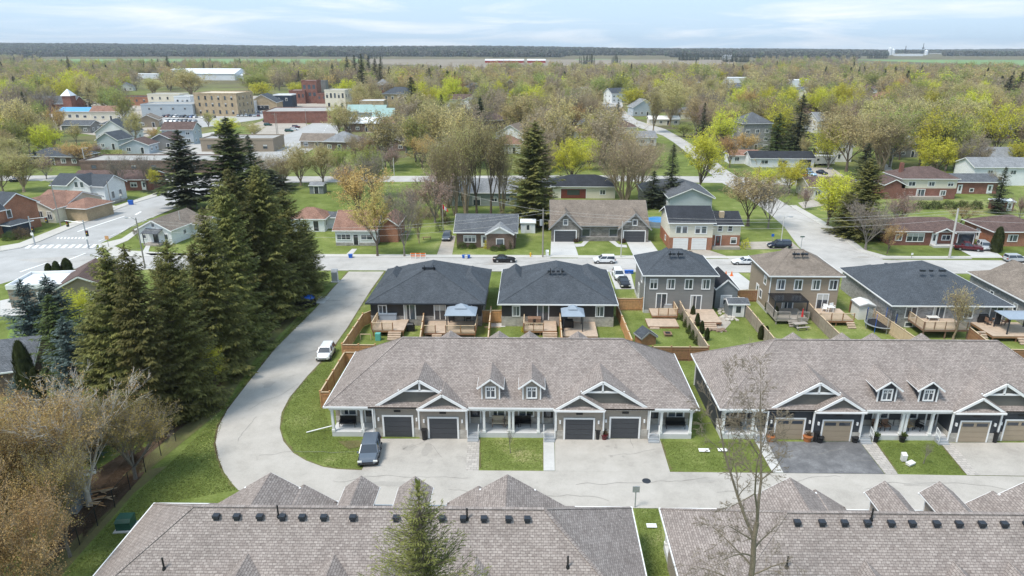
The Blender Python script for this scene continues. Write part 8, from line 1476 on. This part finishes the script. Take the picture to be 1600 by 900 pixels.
# hydrant, bins, barricades, boxes
def hydrant(label, px, py): t = empty('fire_hydrant', (*g(px, py), .05), 0, label, 'hydrant'); MB().tube((0, 0, 0), (0, 0, .6), .13, .12, 10).tube((0, 0, .6), (0, 0, .75), .13, .04, 10).build('barrel', 'yellow_paint', t); MB().tube((-.22, 0, .42), (.22, 0, .42), .07, n=8).build('outlet', 'tail_red', t)
hydrant('yellow and red fire hydrant beside the transformer pole', 829, 401.2)
def bbin(label, px, py, m_='blue_plastic', w=.55, h=.55, z=.05, name='recycling_box', cat='bin', group='blue recycling boxes', rz=0):
    t = empty(name, (*g(px, py), z), rz, label, cat, group); mb = MB(); mb.add([(-w*.42, -.18, 0), (w*.42, -.18, 0), (w*.42, .18, 0), (-w*.42, .18, 0), (-w/2, -.24, h), (w/2, -.24, h), (w/2, .24, h), (-w/2, .24, h)], [(3, 2, 1, 0), (0, 1, 5, 4), (1, 2, 6, 5), (2, 3, 7, 6), (3, 0, 4, 7), (4, 5, 6, 7)]); mb.build('box_body', m_, t); MB().box(-w*.52, -.26, h-.05, w*.52, .26, h+.03).build('rim', m_, t)
bbin('single blue recycling box at the kerb below the white sunroom bungalow', 548, 403, w=.65, h=.6); bbin('left blue recycling box at the kerb before the brown brick bungalow', 725, 403.5, w=.6, h=.5); bbin('right blue recycling box at the kerb before the brown brick bungalow', 732, 403.5, 'blue_plastic', .6, .5); bbin('white bag-like bin between the blue boxes', 728.5, 404.2, 'offwhite', .5, .5); bbin('blue bin at the highway kerb near the pole', 205, 320, w=1.1, h=1.)
bbin('left blue box on the grass above the narrow driveway', 979, 427.5, w=.7, h=.55, z=0); bbin('right blue box on the grass above the narrow driveway', 986, 427.5, w=.7, h=.55, z=0)
for i in range(3):
    t = empty('barricade', (*g(646+7.5*i, 404), .03), .05*i, ['left', 'middle', 'right'][i]+' orange barricade at the kerb left of the gravel driveway', 'barricade', 'orange barricades at the kerb')
    for z in (.35, .75): MB().box(-.5, -.03, z, .5, .03, z+.2).build('barricade_board', 'orange_plastic', t)
    for x in (-.45, .45): MB().bar((x, -.25, 0), (x, 0, .95), .05, .05).bar((x, .25, 0), (x, 0, .95), .05, .05).build('leg', 'lamp_glass', t)
for px, py, lb in ((1134, 431, 'left orange cone on the driveway between the two-storey houses'), (1143, 431, 'right orange cone on the driveway between the two-storey houses')): t = empty('traffic_cone', (*g(px, py), .03), 0, lb, 'cone', 'orange cones'); MB().tube((0, 0, .04), (0, 0, .75), .2, .04, 10).build('cone', 'orange_plastic', t); MB().box(-.25, -.25, 0, .25, .25, .04).build('base', 'orange_plastic', t)
def cabinet(label, px, py, w, d, h, m_, pad=True, rz=0.):
    t = empty('utility_box', (*g(px, py), 0), rz, label, 'utility box'); MB().box(-w/2, -d/2, .1, w/2, d/2, h*.78).build('cabinet', m_, t); MB().add([(-w/2-.03, -d/2-.03, h*.78), (w/2+.03, -d/2-.03, h*.78), (w/2+.03, d/2+.03, h*.85), (-w/2-.03, d/2+.03, h*.85), (-w/2, -d/2+.25, h), (w/2, -d/2+.25, h), (w/2, d/2, h), (-w/2, d/2, h)], FC_).build('lid', m_, t)
    if pad: MB().box(-w/2-.15, -d/2-.2, 0, w/2+.15, d/2+.1, .1).build('pad', 'concrete', t)
FC_ = [(3, 2, 1, 0), (4, 5, 6, 7), (0, 1, 5, 4), (1, 2, 6, 5), (2, 3, 7, 6), (3, 0, 4, 7)]
cabinet('dark green transformer box on the grass left of the nearest roof', 198, 824, 1.05, 1.0, .95, 'green_box', rz=.1); cabinet('grey cabinet on white posts at the lane mouth', 524, 440, .9, .6, 2.0, 'grey_metal'); cabinet('small white box on the lawn between the right row driveways, upright', 1411, 721, .4, .35, .85, 'offwhite', False); cabinet('white flat box fallen on the lawn between the right row driveways', 1422, 727, .75, .4, .35, 'offwhite', False, .5); cabinet('white slab on the lawn right of the centre row', 1100, 705, .9, .45, .16, 'white_trim', False); cabinet('second white slab on the lawn left of the right row walk', 1129, 704.5, .8, .4, .16, 'white_trim', False); cabinet('white meter box beside the transformer pole', 855, 401, .5, .3, 1.2, 'white_trim', False); cabinet('small white cover on the grass between the two nearest roofs', 1018, 823, .7, .4, .15, 'white_trim', False)
t = empty('dumpster', (*g(483, 478), 0), .5, 'dark bin with blue lid on the concrete pad by the lane', 'bin'); MB().box(-.9, -.6, .1, .9, .6, 1.15).build('bin_body', 'black_plastic', t); MB().add([(-.92, -.62, 1.15), (.92, -.62, 1.15), (.92, .62, 1.15), (-.92, .62, 1.15), (-.9, -.3, 1.4), (.9, -.3, 1.4), (.9, .6, 1.45), (-.9, .6, 1.45)], FC_).build('bin_lid', 'blue_plastic', t)
# downspout extension on the lawn
t = empty('drain_pipe', (*g(519, 672), .1), 0, 'white drain pipe laid over the grass at the left end of the centre row', 'pipe'); a = g(479, 677); b = g(519, 672); MB().tube((0, 0, .35), (a[0]-b[0], a[1]-b[1], 0), .06).build('pipe', 'white_trim', t)
# black chain-link fence at the lower left
P = [g(*p) for p in ((30, 930), (91, 893), (125, 852), (153, 822), (180, 793), (204, 765), (228, 738), (252, 712), (275, 690))]; t = empty('chain_link_fence', (*P[0], 0), 0, 'black chain-link fence with thin posts between the trees and the grass verge', 'fence')
pm_ = MB().tube((0, 0, 0), (0, 0, 1.65), .035, n=6).mesh('fence_post', 'black_plastic')
for i, (x, y) in enumerate(P):
    put('fence_post', pm_, t, (x-P[0][0], y-P[0][1], 0))
    if i < len(P)-1:
        q = P[i+1]; L = math.hypot(q[0]-x, q[1]-y); mb = MB(); n = int(L/.13)
        for k in range(n+1):
            for sg in (-1, 1):
                x0_ = L*k/n; x1_ = x0_+sg*1.5
                za, zb = .05, 1.5
                if x1_ > L: zb = .05+1.45*(L-x0_)/1.5; x1_ = L
                if x1_ < 0: zb = .05+1.45*x0_/1.5; x1_ = 0
                if abs(x1_-x0_) > .02: mb.bar((x0_, 0, za), (x1_, 0, zb), .006, .006)
        mb.bar((0, 0, 1.55), (L, 0, 1.55), .035, .035); mb.build('wire_mesh', 'black_plastic', t, (x-P[0][0], y-P[0][1], 0), math.atan2(q[1]-y, q[0]-x))
# above-ground pool, play frames, garden bits
t = empty('swimming_pool', (*g(1028, 352), 0), 0, 'round blue above-ground pool between stone duplex and orange brick house', 'pool'); MB().prism([(2.6*math.cos(a*PI/10), 2.6*math.sin(a*PI/10)) for a in range(20)], 0, 1.2).build('pool_wall', 'gazebo_grey', t); MB().prism([(2.45*math.cos(a*PI/10), 2.45*math.sin(a*PI/10)) for a in range(20)], 1.2, 1.24).build('pool_cover', 'pool_blue', t)
t = empty('play_frame', (*g(576, 531), 0), 0, 'low wooden frame with teal box on the lawn by the cedar fence', 'play frame')
for x in (-1.0, .3): MB().bar((x, 0, 0), (x, 0, .75), .08, .08).build('frame_post', 'wood_cap', t)
MB().bar((-1.0, 0, .75), (.3, 0, .75), .08, .08).build('frame_beam', 'wood_cap', t); MB().box(.9, -.3, 0, 1.5, .3, .9).build('teal_box', 'teal_paint', t)
t = empty('swing_set', (*g(645, 372), 0), 0, 'small swing set with green slide on the long lawn', 'swing set')
for x in (-1., 1.): MB().bar((x, -.6, 0), (x, 0, 2), .08, .08).bar((x, .6, 0), (x, 0, 2), .08, .08).build('frame_leg', 'deck_brown', t)
MB().bar((-1.1, 0, 2), (1.1, 0, 2), .1, .1).build('top_bar', 'deck_brown', t); MB().bar((-1.1, 0, 1.4), (-2.9, -.4, .15), .5, .06).build('slide', 'teal_paint', t)
t = empty('garden_bench', (*g(667, 374), 0), .2, 'low wooden bench on the long lawn', 'bench'); MB().box(-.8, -.2, .4, .8, .2, .46).build('seat', 'deck_brown', t)
for x in (-.65, .65): MB().box(x-.05, -.18, 0, x+.05, .18, .4).build('leg', 'deck_brown', t)
t = empty('fire_pit', (*g(1043, 524), 0), 0, 'small square fire pit on the lawn behind the grey two-storey house', 'fire pit'); MB().box(-.4, -.4, 0, .4, .4, .3).box(-.5, -.5, .3, .5, .5, .34).build('pit_body', 'deck_brown', t); MB().box(-.3, -.3, .345, .3, .3, .38).build('pit_bowl', 'black_plastic', t)
t = empty('planting_bed', (*g(771, 512), 0), 0, 'pale edging boards beside the gate between the slate bungalows', 'garden edging'); MB().box(-1.2, -.06, 0, .9, .06, .15).build('edging_board', 'wood_cap', t)
# ---------------------------------------------------------------- haze
hz = MB().box(-9500, -150, -1.2, 9500, 9800, 160).mesh('haze', []) if 0 else None
me = D.meshes.new('haze'); bx = MB().box(-7500, -150, -1.2, 7500, 8600, 150); me.from_pydata(bx.v, [], bx.f); hm = D.materials.new('haze'); hm.use_nodes = True; t = hm.node_tree; t.nodes.clear()
o_ = N(t, 'ShaderNodeOutputMaterial'); v_ = N(t, 'ShaderNodeVolumePrincipled'); v_.inputs['Color'].default_value = (.86, .93, 1., 1); v_.inputs['Density'].default_value = HAZE; v_.inputs['Anisotropy'].default_value = .2
t.links.new(v_.outputs[0], o_.inputs['Volume']); me.materials.append(hm); put('haze', me, kind='stuff', label='thin bluish haze in the air over the far country', cat='haze')
